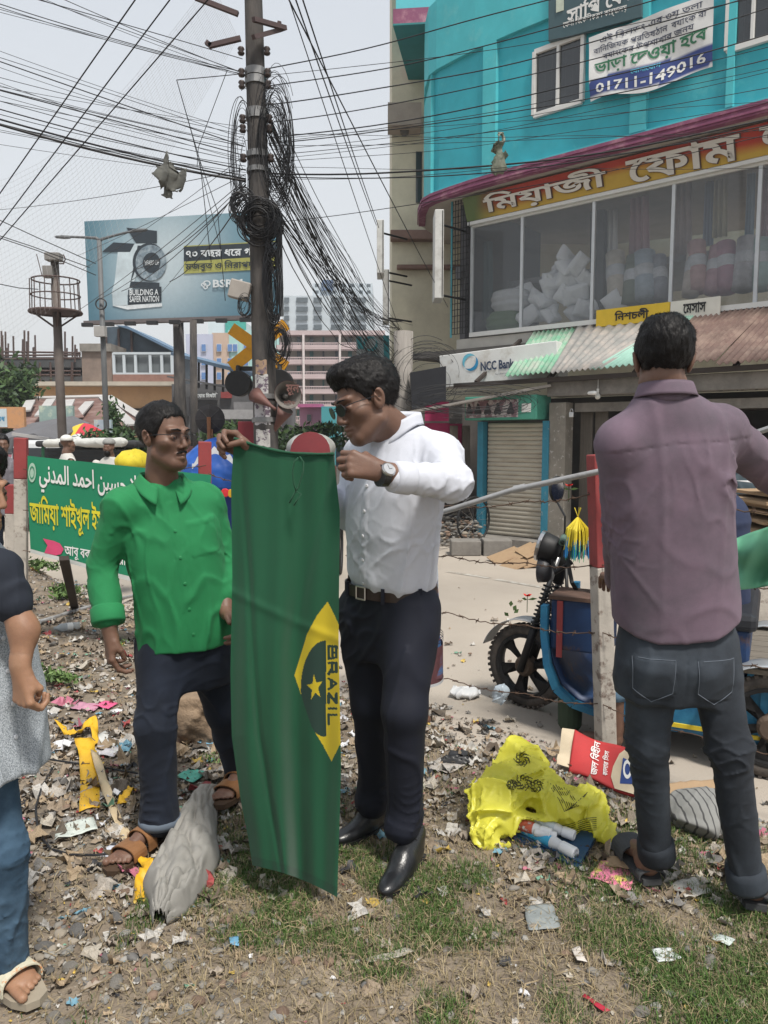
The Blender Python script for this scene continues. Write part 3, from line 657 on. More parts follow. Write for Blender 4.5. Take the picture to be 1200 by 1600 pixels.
# small yellow board and pale board under the shop glass
for i,(x0,x1,ya,yb,c,txt,tw)in enumerate(((932,1046,505,488,(.62,.42,.03),'িনশ্চলী'.replace('্চ','চ'),.5),(1048,1125,486,478,(.60,.58,.52),'েমসার্স'.replace('র্',''),.3))):
 rt=thing('small_signboard',('yellow' if i==0 else 'pale cream')+' signboard with Bengali word fixed below the shop glass','sign',fac((x0+x1)/2,ya,.3))
 s0_,s1_=s_of(fac(x0,ya,.12)),s_of(fac(x1,ya,.12));q=MB();q.box(Wp((s0_+s1_)/2,3.10,.12),(s1_-s0_,.03,.24),R3);q.build('board',mat('board_paint_%s'%('yellow' if i==0 else 'cream'),c,.6,.1,5),rt)
 g=MB();lettering(g,txt,Wp((s0_+s1_)/2,3.11,.142),U3,Z3,tw,.14,.03);g.build('lettering',BLACK,rt)
# corrugated awning sheets
CORR={'green':mat('green_fibre_sheet',(.16,.36,.24),.7,.2,5,col2=(.33,.38,.32),cs=4,ct=.52,cw=.1),'grey':mat('grey_tin_sheet',(.25,.25,.24),.6,.2,5,col2=(.34,.30,.27),cs=5,ct=.55,cw=.12),'mint':mat('mint_fibre_sheet',(.30,.50,.42),.7,.15,5),'rust':mat('rusty_tin_sheet',(.135,.085,.072),.75,.25,5,col2=(.22,.16,.13),cs=4,ct=.56,cw=.12)}
aw=thing('tin_awning','corrugated sheet awning in green, grey and rusty brown over the shops','awning',Wp(2.5,2.3,1.5))
def sheet(xa0,xb0,xa1,xb1,key,dz=0.,y0=None):
 sa0,sb0=s_of(fac(xa0,500,.05)),s_of(fac(xb0,500,.05));sa1,sb1=s_of(fac(xa1,560,1.35)),s_of(fac(xb1,560,1.35));k=max(2,int((sb1-sa1)/.076))
 def fn(u,v):
  p=Wp(sa1+(sb1-sa1)*u,2.24+.03*u+dz,1.38)*(1-v)+Wp(sa0+(sb0-sa0)*u,3.02+dz,.05)*v;return p+Z3*.016*math.sin(2*PI*k*u)
 q=MB();q.grid(fn,k*8,3);o=q.build('corrugated_sheet',CORR[key],aw,smooth=True);md=o.modifiers.new('t','SOLIDIFY');md.thickness=.004
sheet(834,900,790,862,'green');sheet(902,1078,860,945,'grey',.012);sheet(1072,1090,925,992,'mint',.03);sheet(1090,1200,990,1120,'rust',.02);sheet(1196,1330,1118,1260,'rust',.0);sheet(1320,1500,1255,1420,'rust',.015)
q=MB();q.beam(Wp(.6,2.16,1.28),Wp(7,2.20,1.28),.06,.06);q.build('awning_rail',mat('dark_timber',(.05,.04,.035),.9),aw)
for s in(1.0,2.2,3.4,4.6,5.8):q=MB();q.beam(Wp(s,2.19,1.30),Wp(s,2.9,.1),.05,.05);q.build('rafter',MATS['dark_timber'],aw)
# bulb
bl=thing('light_bulb','unlit round light bulb hanging from the concrete beam','light bulb',shp(934,620,so_+.1));c=shp(934,618,so_+.1)
q=MB();q.lathe([(0,-.05),(.02,-.047),(.034,-.03),(.038,-.01),(.030,.012),(.016,.028),(.014,.04)],c,(0,0,1),16);q.build('globe',mat('opal_glass',(.6,.6,.56),.2),bl,smooth=True);q=MB();q.tube([c+Z3*.04,c+Z3*.09],.017,10);q.tube([c+Z3*.09,c+Z3*.22],.004,5);q.build('holder',cW,bl)
q=MB();q.lathe([(.0,0),(.022,.02),(.03,.10),(.025,.13),(0,.14)],c+A3((-.14,0,.03)),U3,10);mkobj('lamp_tube',q.v,q.f,cW,None,smooth=True,label='white compact lamp sticking out sideways beside the round bulb',cat='lamp')
# painted numbers on the beam
g=MB();lettering(g,'০১৩২১৩১৫',shp(1155,603,so_+.002),U3,Z3,.62,.12,.01);g.build('painted_number',mat('faded_black_paint',(.09,.085,.08),.9),sh_);g=MB();lettering(g,'ভাড়া',shp(1082,608,so_+.002),U3,Z3,.26,.09,0);g.build('painted_number',mat('faded_black_paint',(.09,.085,.08),.9),sh_)
lk=thing('padlock','small steel padlock hanging on the concrete column','padlock',shp(893,650));c=shp(893,648,so_+.02);q=MB();q.box(c,(.07,.03,.07),R3);q.build('lock_body',STEEL,lk,bevel=.008);q=MB();q.tube([c+U3*.022*math.cos(t)+Z3*(.035+.045*math.sin(t))for t in np.linspace(0,PI,9)],.006,6);q.build('shackle',STEEL,lk)
# dark goods inside the open shop
r_=random.Random(11)
for i in range(16):
 s=sC+.5+r_.random()*3.2;z=.1+r_.random()*1.3;c=Wp(s,z,-.3-r_.random()*.8);q=MB();q.box(c,(.3+.3*r_.random(),.3,.2+.2*r_.random()),R3)
 mkobj('goods_box',q.v,q.f,mat('box_tone_%d'%(i%4),[(.10,.07,.05),(.05,.07,.09),(.12,.10,.08),(.07,.03,.03)][i%4],.8),None,label='dim goods box stacked in the dark open shop',cat='box',group='goods boxes in the open shop')
for i in range(5):
 z=.25+.38*i;q=MB();q.box(Wp(sC+2.2,z,-.45),(3.6,.5,.03),R3);q.build('shelf',MATS['dark_timber'],sh_)
# stack of flattened cardboard at the right with a blue pipe handle cart and a white post
CB=mat('cardboard',(.34,.235,.14),.9,.2,5,.002,60,col2=(.25,.165,.10),cs=5,ct=.55);cbd=thing('cardboard_stack','waist high stack of flattened brown cardboard behind the man in purple','cardboard',P(1170,870,5.6))
for i in range(22):
 z=.25+i*.035;p=P(1150+10*r_.uniform(-1,1),860,5.6);q=MB();q.box((p[0]+.62+r_.uniform(-.06,.06),5.8,z+r_.uniform(-.005,.005)),(1.0,.7,.022),np.array(Matrix.Rotation(r_.uniform(-.12,.12),3,'Z')@Matrix.Rotation(r_.uniform(-.04,.04),3,'Y')));q.build('cardboard_sheet',CB,cbd)
q=MB();q.box(P(1165,758,5.6)+A3((.2,0,.02)),(.35,.4,.004));mkobj('newspaper',q.v,q.f,mat('newsprint',(.55,.55,.55),.8,.1,9,col2=(.2,.2,.22),cs=30,ct=.6,cw=.03),None,label='white newspaper lying on top of the cardboard stack',cat='newspaper')
cart=thing('hand_cart','dark wooden hand cart with a bent black handle under the cardboard stack','cart',P(1170,900,5.6)*[1,1,0]+A3((.3,.2,ROADZ)))
p=P(1150,850,5.3);q=MB();q.box((p[0]+.62,5.8,.2),(1.1,.8,.06));q.build('cart_bed',MATS['dark_timber'],cart)
q=MB();q.tube([P(1135,872,5.2),P(1136,842,5.2),P(1146,826,5.2),P(1160,826,5.2),P(1166,838,5.2),P(1167,870,5.2)],.028,8);q.build('handle',BLACK,cart,smooth=True)
for dx in(.3,.95):q=MB();q.lathe([(.0,-.02),(.2,-.02),(.22,0),(.2,.02),(0,.02)],(p[0]+dx+.05,5.4,ROADZ+.22),(0,1,0),18);q.build('wheel',BLACK,cart)
# bicycle wheel and rubble by the shutter
bw=thing('bicycle','old black bicycle leaning half hidden behind the blue shutter post','bicycle',P(738,835,10.9));c=P(740,813,10.9)
for k,cx_ in enumerate((0,-1.02)):
 q=MB();q.tube([c+A3((cx_+.33*math.cos(t)*.75,.33*math.cos(t)*.6,.33*math.sin(t)))for t in np.linspace(0,2*PI,29)],.017,6,False);w_=q.build('wheel',BLACK,bw,smooth=True)
 q=MB()
 for t in np.linspace(0,2*PI,13)[:-1]:q.tube([c+A3((cx_,0,0)),c+A3((cx_+.32*math.cos(t)*.75,.32*math.cos(t)*.6,.32*math.sin(t)))],.0025,3)
 q.build('spokes',STEEL,w_,kind='stuff')
q=MB();q.tube([c,c+A3((-.1,0,.55)),c+A3((-.5,.2,.5)),c+A3((-.45,.2,.0)),c+A3((-1.02,0,0))],.015,6);q.tube([c+A3((-.5,.2,.5)),c+A3((-1.02,0,0))],.012,6);q.build('bicycle_frame',BLACK,bw)
# ================= the concrete pole, its cables and the railway signals =================
PCON=mat('weathered_pole_concrete',(.085,.076,.070),.92,.3,4,.004,50,col2=(.034,.033,.034),cs=3,ct=.52,cw=.12,stretch=(2,2,.5))
CABLE=mat('black_cable',(.012,.012,.014),.55,.2,20)
PY=6.6
pole_a,pole_b=P(416,700,PY),P(396,0,PY+.15);pd=(pole_b-pole_a)/np.linalg.norm(pole_b-pole_a);pbase=pole_a-pd*((pole_a[2]+.3)/pd[2])
def pole_at(py,dx=0.,dy=0.):
 t=(700-py)/700;q=pole_a+(pole_b-pole_a)*t
 for _ in range(3):q=q
 return q+A3((dx,dy,0))
pl=thing('utility_pole','tall leaning concrete utility pole wrapped in tangled black cables beside the green flag','utility pole',(pbase[0],pbase[1],-.17))
q=MB();L_=9.5;q.lathe([(.118-.0085*h,h)for h in np.linspace(0,L_,20)],pbase,pd,18);q.build('pole_shaft',PCON,pl,smooth=True)
def pr(py):return .118-.0085*(pole_at(py)-pbase)[2]
for py,h in((112,.03),(125,.03),(178,.03),(238,.025),(262,.02),(618,.02),(655,.02),(172,.02)):
 c=pole_at(py);q=MB();q.lathe([(pr(py)+.001,-h),(pr(py)+.012,-h),(pr(py)+.012,h),(pr(py)+.001,h)],c,pd,18);q.build('clamp_band',mat('galvanised_steel',(.22,.22,.22),.5,.2,12,metal=.6),pl)
GALV=MATS['galvanised_steel']
for(y0,x0,y1,x1)in((22,372,-4,305),(30,396,44,446),(58,396,46,440),(60,376,72,326),(72,330,66,322)):
 q=MB();q.beam(P(x0,y0,PY-.1),P(x1,y1,PY-.1+.3*(x1>400)),.035,.035);q.build('cross_arm',mat('rusty_angle_iron',(.075,.05,.05),.8,.2,9),pl)
q=MB();q.beam(P(434,46,PY+.2),P(437,34,PY+.2),.03,.03);q.build('pin',MATS['rusty_angle_iron'],pl)
for py in(82,115,133,185,200,245):
 for sx in(-1,1):
  c=pole_at(py)+A3((sx*(pr(py)+.03),-.05,0));q=MB();q.lathe([(0,-.035),(.022,-.03),(.03,-.015),(.018,0),(.03,.015),(.022,.03),(0,.035)],c,(0,0,1),10);q.build('insulator',mat('dark_porcelain',(.05,.035,.03),.3),pl,smooth=True)
q=MB();q.box(pole_at(455)+A3((-.17,-.08,.02)),(.17,.09,.15),np.array(Matrix.Rotation(.25,3,'Y')));q.build('junction_box',mat('grey_plastic_case',(.33,.30,.27),.6,.1,9),pl,bevel=.01)
for py,w,h,cc in((600,.12,.17,(.45,.44,.43)),(572,.10,.12,(.32,.22,.15)),(645,.15,.18,(.45,.43,.44)),(684,.13,.14,(.48,.46,.44))):
 q=MB();r_p=pr(py)+.004;c=pole_at(py);q.grid(lambda u,v:c+A3((r_p*math.sin((u-.6)*w/r_p),-r_p*math.cos((u-.6)*w/r_p),(v-.5)*h*(1+.1*math.sin(u*9)))),8,4)
 q.build('torn_poster',mat('torn_poster_%d'%int(py),cc,.85,.25,12,col2=(.12,.09,.12),cs=22,ct=.54,cw=.03),pl,smooth=True)
# cables -----------------------------------------------------------------
rc=random.Random(21)
def wire(a,b,sag,r,n=18,lab=None,grp='overhead cables',wob=0.,name='overhead_cable'):
 a,b=A3(a),A3(b);pts=[];ph=rc.random()*6;k_=rc.uniform(1.5,3.5)
 for i in range(n+1):
  t=i/n;p=a+(b-a)*t;p[2]-=4*sag*t*(1-t)
  if wob:p=p+A3((math.sin(ph+t*k_*6),math.cos(ph*2+t*k_*5),math.sin(ph*3+t*k_*4)))*wob*math.sin(PI*t)
  pts.append(p)
 q=MB();q.tube(pts,r,4 if r<.008 else 6);return q.build(name,CABLE,None,label=lab,cat='cable',group=grp)
LL='black overhead cable running off the left edge of the photo from the utility pole'
for yl,yp,r in((-6,112,.005),(-2,115,.004),(8,116,.0035),(-30,113,.004),(-22,92,.005),(-60,114,.0045),(14,118,.003),(-48,117,.003),(68,205,.003),(84,214,.0035),(88,226,.0065),(92,218,.003),(112,208,.0035),(120,222,.003),(132,226,.005),(136,240,.0065),(140,244,.003),(147,250,.004),(153,232,.0035),(160,262,.007),(166,256,.004),(175,276,.011),(180,279,.014),(184,281,.006),(190,272,.0035),(195,266,.003),(200,270,.003),(220,275,.0025),(128,196,.003),(116,248,.003)):
 wire(P(-140,yl-(yp-yl)*.30,6.0+rc.uniform(-.4,.6)),pole_at(yp)+A3((-.10,-.03,0)),rc.uniform(-.01,.06),r*.68,lab=LL,grp='cables running left from the pole')
RL='black overhead cable crossing in front of the turquoise building from the pole'
for yp,xr,yr,r,sg in((108,700,16,.007,.06),(134,700,47,.0065,.08),(118,700,62,.0035,.05),(163,700,85,.007,.08),(190,700,111,.006,.08),(213,700,139,.007,.08),(220,700,150,.0035,.06),(222,700,160,.006,.06),(232,700,176,.003,.05),(246,700,182,.003,.06),(207,700,209,.0028,.01),(258,700,259,.0028,.01),(250,700,205,.003,.05),(268,700,225,.010,.10),(272,700,232,.006,.10),(276,700,240,.003,.08),(344,700,288,.004,.05),(215,700,192,.0028,.0),(225,700,214,.003,.02),(240,700,196,.004,.04)):
 sl=(yr-yp)/(xr-405.);k_=1.0 if abs(sl)<.05 else rc.uniform(.95,1.1);wire(pole_at(yp)+A3((.10,-.04,0)),P(1330,yp+sl*k_*(1330-405)*.86,5.2+rc.uniform(-.3,.8)),sg*1.6,r*.7,26,RL,'cables running right from the pole',.008)
SL='black cable dropping steeply from the pole towards the beige building'
for i in range(60):
 yp=140+rc.random()*190;xe=600+rc.uniform(-8,45);ye=500+rc.random()*95
 if i<6:xe,ye=560+i*8,545+i*4
 wire(pole_at(yp)+A3((.08+.05*rc.random(),-.05,0)),P(xe,ye,12.5+rc.random()),rc.uniform(.05,.42),rc.choice([.0025,.003,.004,.0055]),20,SL,'cables dropping from the pole to the beige building',.02)
for x0,x1,y1,r,w_ in((424,700,480,.006,'nearest the pole of the'),(449,588,352,.006,'middle one of the'),(462,592,356,.006,'farthest from the pole of the'),(440,640,560,.004,'thinnest of the')):
 wire(P(x0-18,-90,5.0),P(x1,y1,14.),.03,r,14,w_+' long cables slanting down from overhead to the box signs','slanting cables above the street')
for(x0,y0,x1,y1,w_)in((-30,345,232,-30,'leftmost'),(-30,392,284,-25,'middle one'),(-30,410,342,-20,'rightmost')):
 wire(P(x0,y0,5.4),P(x1,y1,4.2),.0,.0045,8,w_+' of the three straight parallel wires slanting across the upper left sky','three parallel wires in the upper left sky')
DL='thin black cable running down left from the pole in front of the billboard'
for(yp,x1,y1,r,sg)in((278,100,500,.004,.05),(282,150,470,.004,.1),(285,190,455,.005,.12),(287,215,420,.005,.1),(262,-30,330,.003,.05),(270,120,400,.003,.02),(240,130,420,.003,.05),(300,265,440,.006,.12),(275,240,470,.003,.06)):
 wire(pole_at(yp)+A3((-.1,-.05,0)),P(x1,y1,11.+rc.random()*2),sg,r*1.1,16,DL,'cables running down left from the pole')
for(x0,y0,x1,y1,x2,y2)in((276,125,300,210,345,390),(276,125,312,250,330,410),(276,125,362,117,372,116),(312,250,340,330,352,470),(355,110,310,230,308,260),(-20,335,60,372,150,412),(-20,362,50,385,140,418),(-20,365,60,392,150,430),(-20,440,30,450,60,452)):
 q=MB();a,b,c=P(x0,y0,6.3),P(x1,y1,6.4),P(x2,y2,6.5);q.tube([a*(1-t)**2+b*2*t*(1-t)+c*t*t if False else(a+(b-a)*min(1,2*t)if t<=.5 else b+(c-b)*(2*t-1))for t in np.linspace(0,1,13)],.0035,4)
 q.build('loose_cable',CABLE,None,label='loose thin wire hanging in the sky left of the pole',cat='cable',group='loose wires left of the pole')
def tangle(name,lab,c,n,rx,rz,r=.004,loops=True,depth=.08,seed=1,m=CABLE):
 rr=random.Random(seed);t_=thing(name,lab,'cable coil',c)
 for i in range(n):
  q=MB();a=rr.uniform(.55,1.15);ox,oz=rr.gauss(0,rx*.18),rr.gauss(0,rz*.18);ph=rr.random()*6.3;tot=rr.uniform(.8,1.6)*2*PI if loops else rr.uniform(.3,.8)*2*PI;dy=rr.uniform(-depth,depth);k1,k2=rr.uniform(0,6),rr.uniform(0,6)
  q.tube([A3(c)+A3((ox+rx*a*math.cos(ph+t*tot)*(1+.1*math.sin(3*t+k1)),dy+.02*math.sin(t*7+k2),oz+rz*a*math.sin(ph+t*tot)*(1+.12*math.sin(4*t+k2))))for t in np.linspace(0,1,26)],r*.68*rr.uniform(.6,1.3),4);q.build('cable_loop',m,t_)
 return t_
tangle('cable_coil','thick round coil of black cable hung on the left of the pole',pole_at(322)+A3((-.13,-.10,0)),26,.085,.12,.0048,seed=1)
tangle('cable_coil','dense knot of black cables round the pole above the junction box',pole_at(345)+A3((.02,-.12,0)),46,.15,.15,.0055,seed=2,depth=.1)
tangle('cable_coil','black cable loops sagging right of the pole below the knot',pole_at(375)+A3((.12,-.10,0)),26,.06,.20,.0048,seed=3)
tangle('cable_coil','black cable loops hanging beside the yellow crossing sign',pole_at(450)+A3((.10,-.10,0)),22,.055,.26,.0048,seed=5)
tangle('cable_coil','loose round coil with pale glints below the cable loops, right of the pole',pole_at(535)+A3((.15,-.10,0)),22,.075,.15,.004,seed=7)
tangle('cable_coil','small black cable loops under the grey junction box',pole_at(478)+A3((-.13,-.12,0)),10,.05,.08,.0045,seed=9)
tangle('cable_coil','curly black wires sprouting from the right side of the upper pole',pole_at(225)+A3((.14,-.05,0)),90,.13,.46,.0034,loops=False,seed=13)
tangle('cable_coil','long looping wires left of the upper pole',pole_at(240)+A3((-.10,-.05,0)),26,.085,.40,.0035,loops=False,seed=17)
tangle('cable_coil','knotted wires in front of the beige building above the awning',P(665,585,12.0),40,.55,.42,.0055,loops=False,seed=19,depth=.4)
tangle('cable_coil','messy wires hanging under the bank sign',P(735,628,10.6),26,.75,.16,.005,loops=False,seed=23,depth=.3)
def bagthing(name,lab,px,py,Y_,w,h,m,seed=1,cat='plastic bag'):
 c=P(px,py,Y_)
 f=SDF(cap(c+A3((0,0,-h*.28)),c+A3((0,0,h*.48)),w*.5,w*.10,((0,1,0),.5)));f.disp=[wr(1.3/w,w*.34,(1,1,.6),None,seed),wr(3./w,w*.14,(1,1,1),None,seed+1)]
 v,q=polyg(f,c-max(w,h),c+max(w,h),max(w,h)/26);return mkobj(name,v,q,m,None,smooth=True,label=lab,cat=cat)
bagthing('snagged_bag','greenish grey plastic bag snagged on the cables in front of the turquoise wall',780,245,6.2,.13,.27,mat('grey_green_plastic',(.15,.16,.12),.5,.3,12,col2=(.05,.08,.05),cs=14,ct=.55,cw=.05),3)
bagthing('snagged_rag','torn grey rag caught on the thick cable bundle against the sky',266,265,6.2,.17,.12,mat('dirty_grey_rag',(.10,.10,.09),.9,.3,12),4,'rag');bagthing('snagged_rag','small torn rag dangling below the grey rag against the sky',262,293,6.2,.08,.16,MATS['dirty_grey_rag'],6,'rag')
# thin bird net above the street
nt_=MB()
nA=lambda u,v:(P(395,20,9)*(1-u)+P(-60,470,12)*u)*(1-v)+(P(250,-60,9)*(1-u)+P(-200,330,12)*u)*v+A3((0,0,-.5*math.sin(PI*u)))
nB=lambda u,v:(P(372,60,9)*(1-u)+P(-20,560,12)*u)*(1-v)+(P(330,-30,9)*(1-u)+P(-60,300,12)*u)*v+A3((0,0,-.5*math.sin(PI*u)))
for i in range(30):nt_.tube([nB(t,i/29)for t in np.linspace(0,1,9)],.0011,3,False)
for i in range(56):nt_.tube([nB(i/55,t)for t in np.linspace(0,1,7)],.0011,3,False)
nt_.build('bird_net',mat('fine_net_cord',(.42,.42,.43),.8),None,label='very fine pale cord net stretched over the street left of the pole',cat='net',kind='stuff')
# ---- level crossing sign, signal discs, loudspeakers ----
XY_=7.3;YEL=mat('signal_yellow',(.62,.29,.012),.5,.12,6,col2=(.42,.20,.02),cs=6,ct=.6)
xs_=thing('crossing_sign','yellow X shaped railway crossing sign behind the pole','sign',P(402,690,XY_)*[1,1,0])
for k,(a,b)in enumerate((((361,513),(447,574)),((361,574),(447,506)))):q=MB();q.beam(P(*a,XY_+.012*k),P(*b,XY_+.012*k),.115,.010,(0,-1,.0));q.v=q.v;o=q.build('sign_arm',YEL,xs_)
q=MB();q.tube([P(402,505,XY_+.06),P(410,900,XY_+.06)],.045,12);q.build('post',mat('signal_post_steel',(.10,.10,.10),.6),xs_)
q=MB();q.beam(P(372,576,XY_+.02),P(440,576,XY_+.02),.04,.04);q.build('cross_bar',BLACK,xs_)
for x,y,nm in((372,599,'black round signal disc hanging left of the pole'),(437,597,'black round signal disc half hidden right of the pole')):
 c=P(x,y,XY_-.05);t_=thing('signal_disc',nm,'signal',c-A3((0,0,.15)));q=MB();q.lathe([(0,0),(.112,0),(.118,.01),(.118,.03),(.112,.035),(0,.035)],c,(0,-1,0),32);q.build('disc',BLACK,t_)
 q=MB();q.lathe([(.118,.0),(.118,-.11),(.113,-.11),(.113,0)],c,(0,-1,0),32,False);q.build('hood',BLACK,t_);q=MB();q.tube([c+A3((0,0,.11)),c+A3((0,.02,.16))],.022,8);q.build('hanger',BLACK,t_)
c=P(328,655,7.6);ds=thing('round_dish','big dark round disc on a rusty support left of the pole','signal',c-A3((0,0,.4)));q=MB();q.lathe([(.0,.03),(.10,.018),(.145,.0),(.145,-.012),(0,.01)],c,(0,-1,.05),32);q.build('dish',mat('dark_disc_paint',(.028,.025,.027),.6,.3,14),ds,smooth=False)
q=MB()
for k in range(8):t=k*PI/4;q.tube([c+A3((0,-.035,0)),c+A3((.138*math.cos(t),-.015,.138*math.sin(t)))],.0025,4)
q.build('dish_ribs',mat('grey_rib',(.07,.065,.065),.6),ds,kind='stuff');q=MB();q.tube([c+A3((.0,-.05,.02)),c+A3((.0,-.05,-.5))],.02,8);q.tube([c+A3((.03,-.05,-.1)),c+A3((.03,-.05,-.5))],.008,6);q.build('support',mat('rust_orange',(.22,.10,.05),.85,.25,9),ds)
HRN=mat('horn_red_white',(.19,.175,.16),.6,.1,9);HRR=mat('horn_red_paint',(.13,.06,.05),.6,.2,9)
def horn(px,py,ax,r,lab,text=None):
 c=P(px,py,PY-.10);ax=A3(ax)/np.linalg.norm(ax);t_=thing('loudspeaker_horn',lab,'loudspeaker',c-A3((0,0,r)))
 q=MB();q.lathe([(r,0),(r*1.02,.004),(r*.74,-.06),(r*.5,-.12),(r*.22,-.2),(r*.2,-.26),(0,-.26)],c,ax,28,False);q.build('horn_shell',HRR,t_,smooth=True)
 q=MB();q.lathe([(r*.99,.002),(r*.72,-.055),(r*.48,-.115),(r*.2,-.19),(0,-.19)],c,ax,28,False);q.build('horn_mouth',HRN,t_,smooth=True)
 q=MB();q.lathe([(.0,-.19),(r*.2,-.18),(r*.2,-.10),(r*.12,-.07),(0,-.065)],c,ax,16);q.build('reflex_cone',mat('horn_grey',(.2,.19,.18),.6),t_,smooth=True)
 if text:
  a_,b_,d_=frame(ax);ex_=np.cross((0,0,1.),ax);ex_=-ex_/np.linalg.norm(ex_)if np.cross((0,0,1.),ax)[0]<0 else ex_/np.linalg.norm(ex_);ey_=np.cross(ax,ex_);ey_=ey_ if ey_[2]>0 else-ey_
  g=MB();lettering(g,'মুন',c+ex_*r*.35+ey_*r*.35+ax*.004,ex_,ey_,r*1.0,r*.8,.035);g.build('painted_lettering',HRR,t_);g=MB();lettering(g,'মাইক',c+ex_*r*.1-ey_*r*.55+ax*.004,ex_,ey_,r*.9,r*.35,.02);g.build('painted_lettering',HRR,t_)
horn(450,617,(.35,-1,.05),.115,'red and white painted loudspeaker horn facing the camera right of the pole',True);horn(399,617,(-.75,.55,.5),.065,'pale loudspeaker horn seen side on left of the pole');horn(446,640,(.5,-.3,.85),.07,'small red loudspeaker horn tucked under the painted one')
q=MB();q.box(P(392,676,7.0),(.20,.2,.2));mkobj('red_box',q.v,q.f,mat('dull_red_paint',(.22,.03,.04),.6,.15,8),None,bevel=.01,label='dull red metal box behind the pole just above the flag',cat='box')
# ================= billboard =================
BY=26.
bb_=thing('billboard','large blue grey billboard with a big 70 and Bengali slogans','billboard',P(285,690,BY)*[1,1,0]+A3((0,0,-.17)))
BTL,BTR,BBL,BBR=P(132,346,BY+1.2),P(433,329,BY-1.0),P(139,502,BY+1.2),P(436,492,BY-1.0)
bU=(BTR-BTL)/np.linalg.norm(BTR-BTL);bN=np.cross(bU,Z3);bN=bN if bN[1]<0 else-bN;bN/=np.linalg.norm(bN);bV=np.cross(bN,bU);bV=bV if bV[2]>0 else-bV
def bpt(px,py,o=0.02):return onpl(px,py,BTL,bN,o)
q=MB();q.prism([BBL,BBR,BTR,BTL],-bN*.35);q.build('billboard_frame',mat('dark_steel',(.05,.055,.06),.6),bb_)
q=MB();q.grid(lambda u,v:(BBL*(1-u)+BBR*u)*(1-v)+(BTL*(1-u)+BTR*u)*v+bN*.012,60,30);o=q.build('billboard_face',cmat('billboard_print',.6),bb_)
bb0=A3(bb_.location)
def bcol(p):
 w=A3(p)+bb0;u=(w-BBL)@bU/np.linalg.norm(BTR-BTL);v=(w-BBL)[2]/(BTL-BBL)[2]
 c=lerp((.055,.155,.22),(.085,.21,.28),v*1.2);g=math.exp(-((u-.42)/.30)**2-((v-.55)/.6)**2);c=lerp(c,(.46,.54,.58),g);c=lerp(c,(.06,.15,.20),max(0,.12-u)*5)
 s=.5+.5*math.sin(u*260+math.sin(u*61)*3);c=lerp(c,(.13,.25,.31),.18*s*max(0,(u-.45))*2);return c
colour(o,bcol)
DKI=mat('dark_print',(.022,.032,.042),.5,.1,5);GRY=mat('pale_blue_print',(.48,.56,.60),.5,.25,1.5);
def bpoly(pts,m,nm,o=.03):g=MB();g.add([bpt(x,y,o)for x,y in pts],[tuple(range(len(pts)))]);return g.build(nm,m,bb_)
bpoly([(198,356),(246,361),(246,380),(214,381)],DKI,'print_block');bpoly([(160,394),(178,379),(211,381),(204,394)],DKI,'print_block')
bpoly([(211,381),(186,384),(180,440),(175,460),(205,461),(222,400),(240,380)],GRY,'print_seven',.028);bpoly([(216,384),(226,384),(206,440),(250,442),(250,450),(203,450)],DKI,'print_shadow',.032)
def ringp(cx,cy,r0,r1,m,nm,o,sx=1.):g=MB();n=40;g.add([bpt(cx+r*sx*math.cos(t),cy+r*math.sin(t),o)for r in(r0,r1)for t in np.linspace(0,2*PI,n,endpoint=False)],[(i,(i+1)%n,n+(i+1)%n,n+i)for i in range(n)]);g.build(nm,m,bb_)
ringp(234,410,11,30,DKI,'print_shadow',.034,.86);ringp(237,411,13,28,mat('metal_texture_print',(.30,.36,.40),.5,.4,5,col2=(.13,.18,.22),cs=6,ct=.5),'print_zero',.040,.86);ringp(238,411,0.1,16,DKI,'print_disc',.044,.86)
WPR=mat('white_blue_print',(.62,.66,.68),.5)
def btext(body,x0,x1,y,h,m,bold=.0):
 a,b=bpt(x0,y),bpt(x1,y);g=MB();lettering(g,body,(a+b)/2+bN*.035,bU,bV,np.linalg.norm(b-a),h,bold);g.build('lettering',m,bb_)
btext('YEARS OF',227,250,411,.16,WPR,.01);bpoly([(201,453),(253,448),(253,472),(201,477)],DKI,'print_block');btext('BUILDING A',204,249,457,.20,WPR,.02);btext('SAFER NATION',204,250,467.5,.20,WPR,.02)
bpoly([(176,452),(200,449),(200,478),(177,478)],GRY,'print_block',.027);bpoly([(177,478),(254,474),(254,479),(200,484)],WPR,'print_block',.027)
bpoly([(288,386),(432,378),(433,400),(288,409)],DKI,'print_band');bpoly([(288,409),(433,400),(433,420),(288,428)],mat('lime_print',(.33,.33,.09),.5),'print_band');bpoly([(288,384.5),(432,376.5),(432,378),(288,386)],MATS['lime_print'],'print_rule')
btext('৭০ বছর ধের গড়িছ',292,424,394.5,.36,WPR,.025);btext('মজবুত ও িনরাপদ েদশ',291,428,415,.33,DKI,.02);btext('BSRM',334,380,443,.25,WPR,.03);ringp(324,443,3,4.6,WPR,'logo_ring',.03,1.3);ringp(319,445,2,3.2,WPR,'logo_ring',.03,1.3);ringp(322,449,1.4,2.8,WPR,'logo_ring',.03,1.3)
for px in(281,360):
 q=MB();a,b=P(px,496,BY+.3),P(px+4,692,BY+.3);a[0]=b[0]=P(px,600,BY+.3)[0];b[2]=-.2;q.lathe([(.22,0),(.17,a[2]-b[2])],b,(0,0,1),14);q.build('billboard_post',PCON,bb_,smooth=True)if px<300 else None
q=MB();q.beam(BBL+A3((0,-.25,-.1)),BBR+A3((0,-.25,-.1)),.3,.12);q.build('catwalk',mat('catwalk_steel',(.14,.12,.12),.7),bb_)
for t in np.linspace(.03,.97,9):q=MB();p=BBL*(1-t)+BBR*t;q.tube([p+A3((0,0,-.1)),p+A3((0,-.6,-.22))],.03,5);q.build('lamp_arm',BLACK,bb_);q=MB();q.box(p+A3((0,-.65,-.22)),(.35,.15,.12));q.build('lamp',BLACK,bb_)
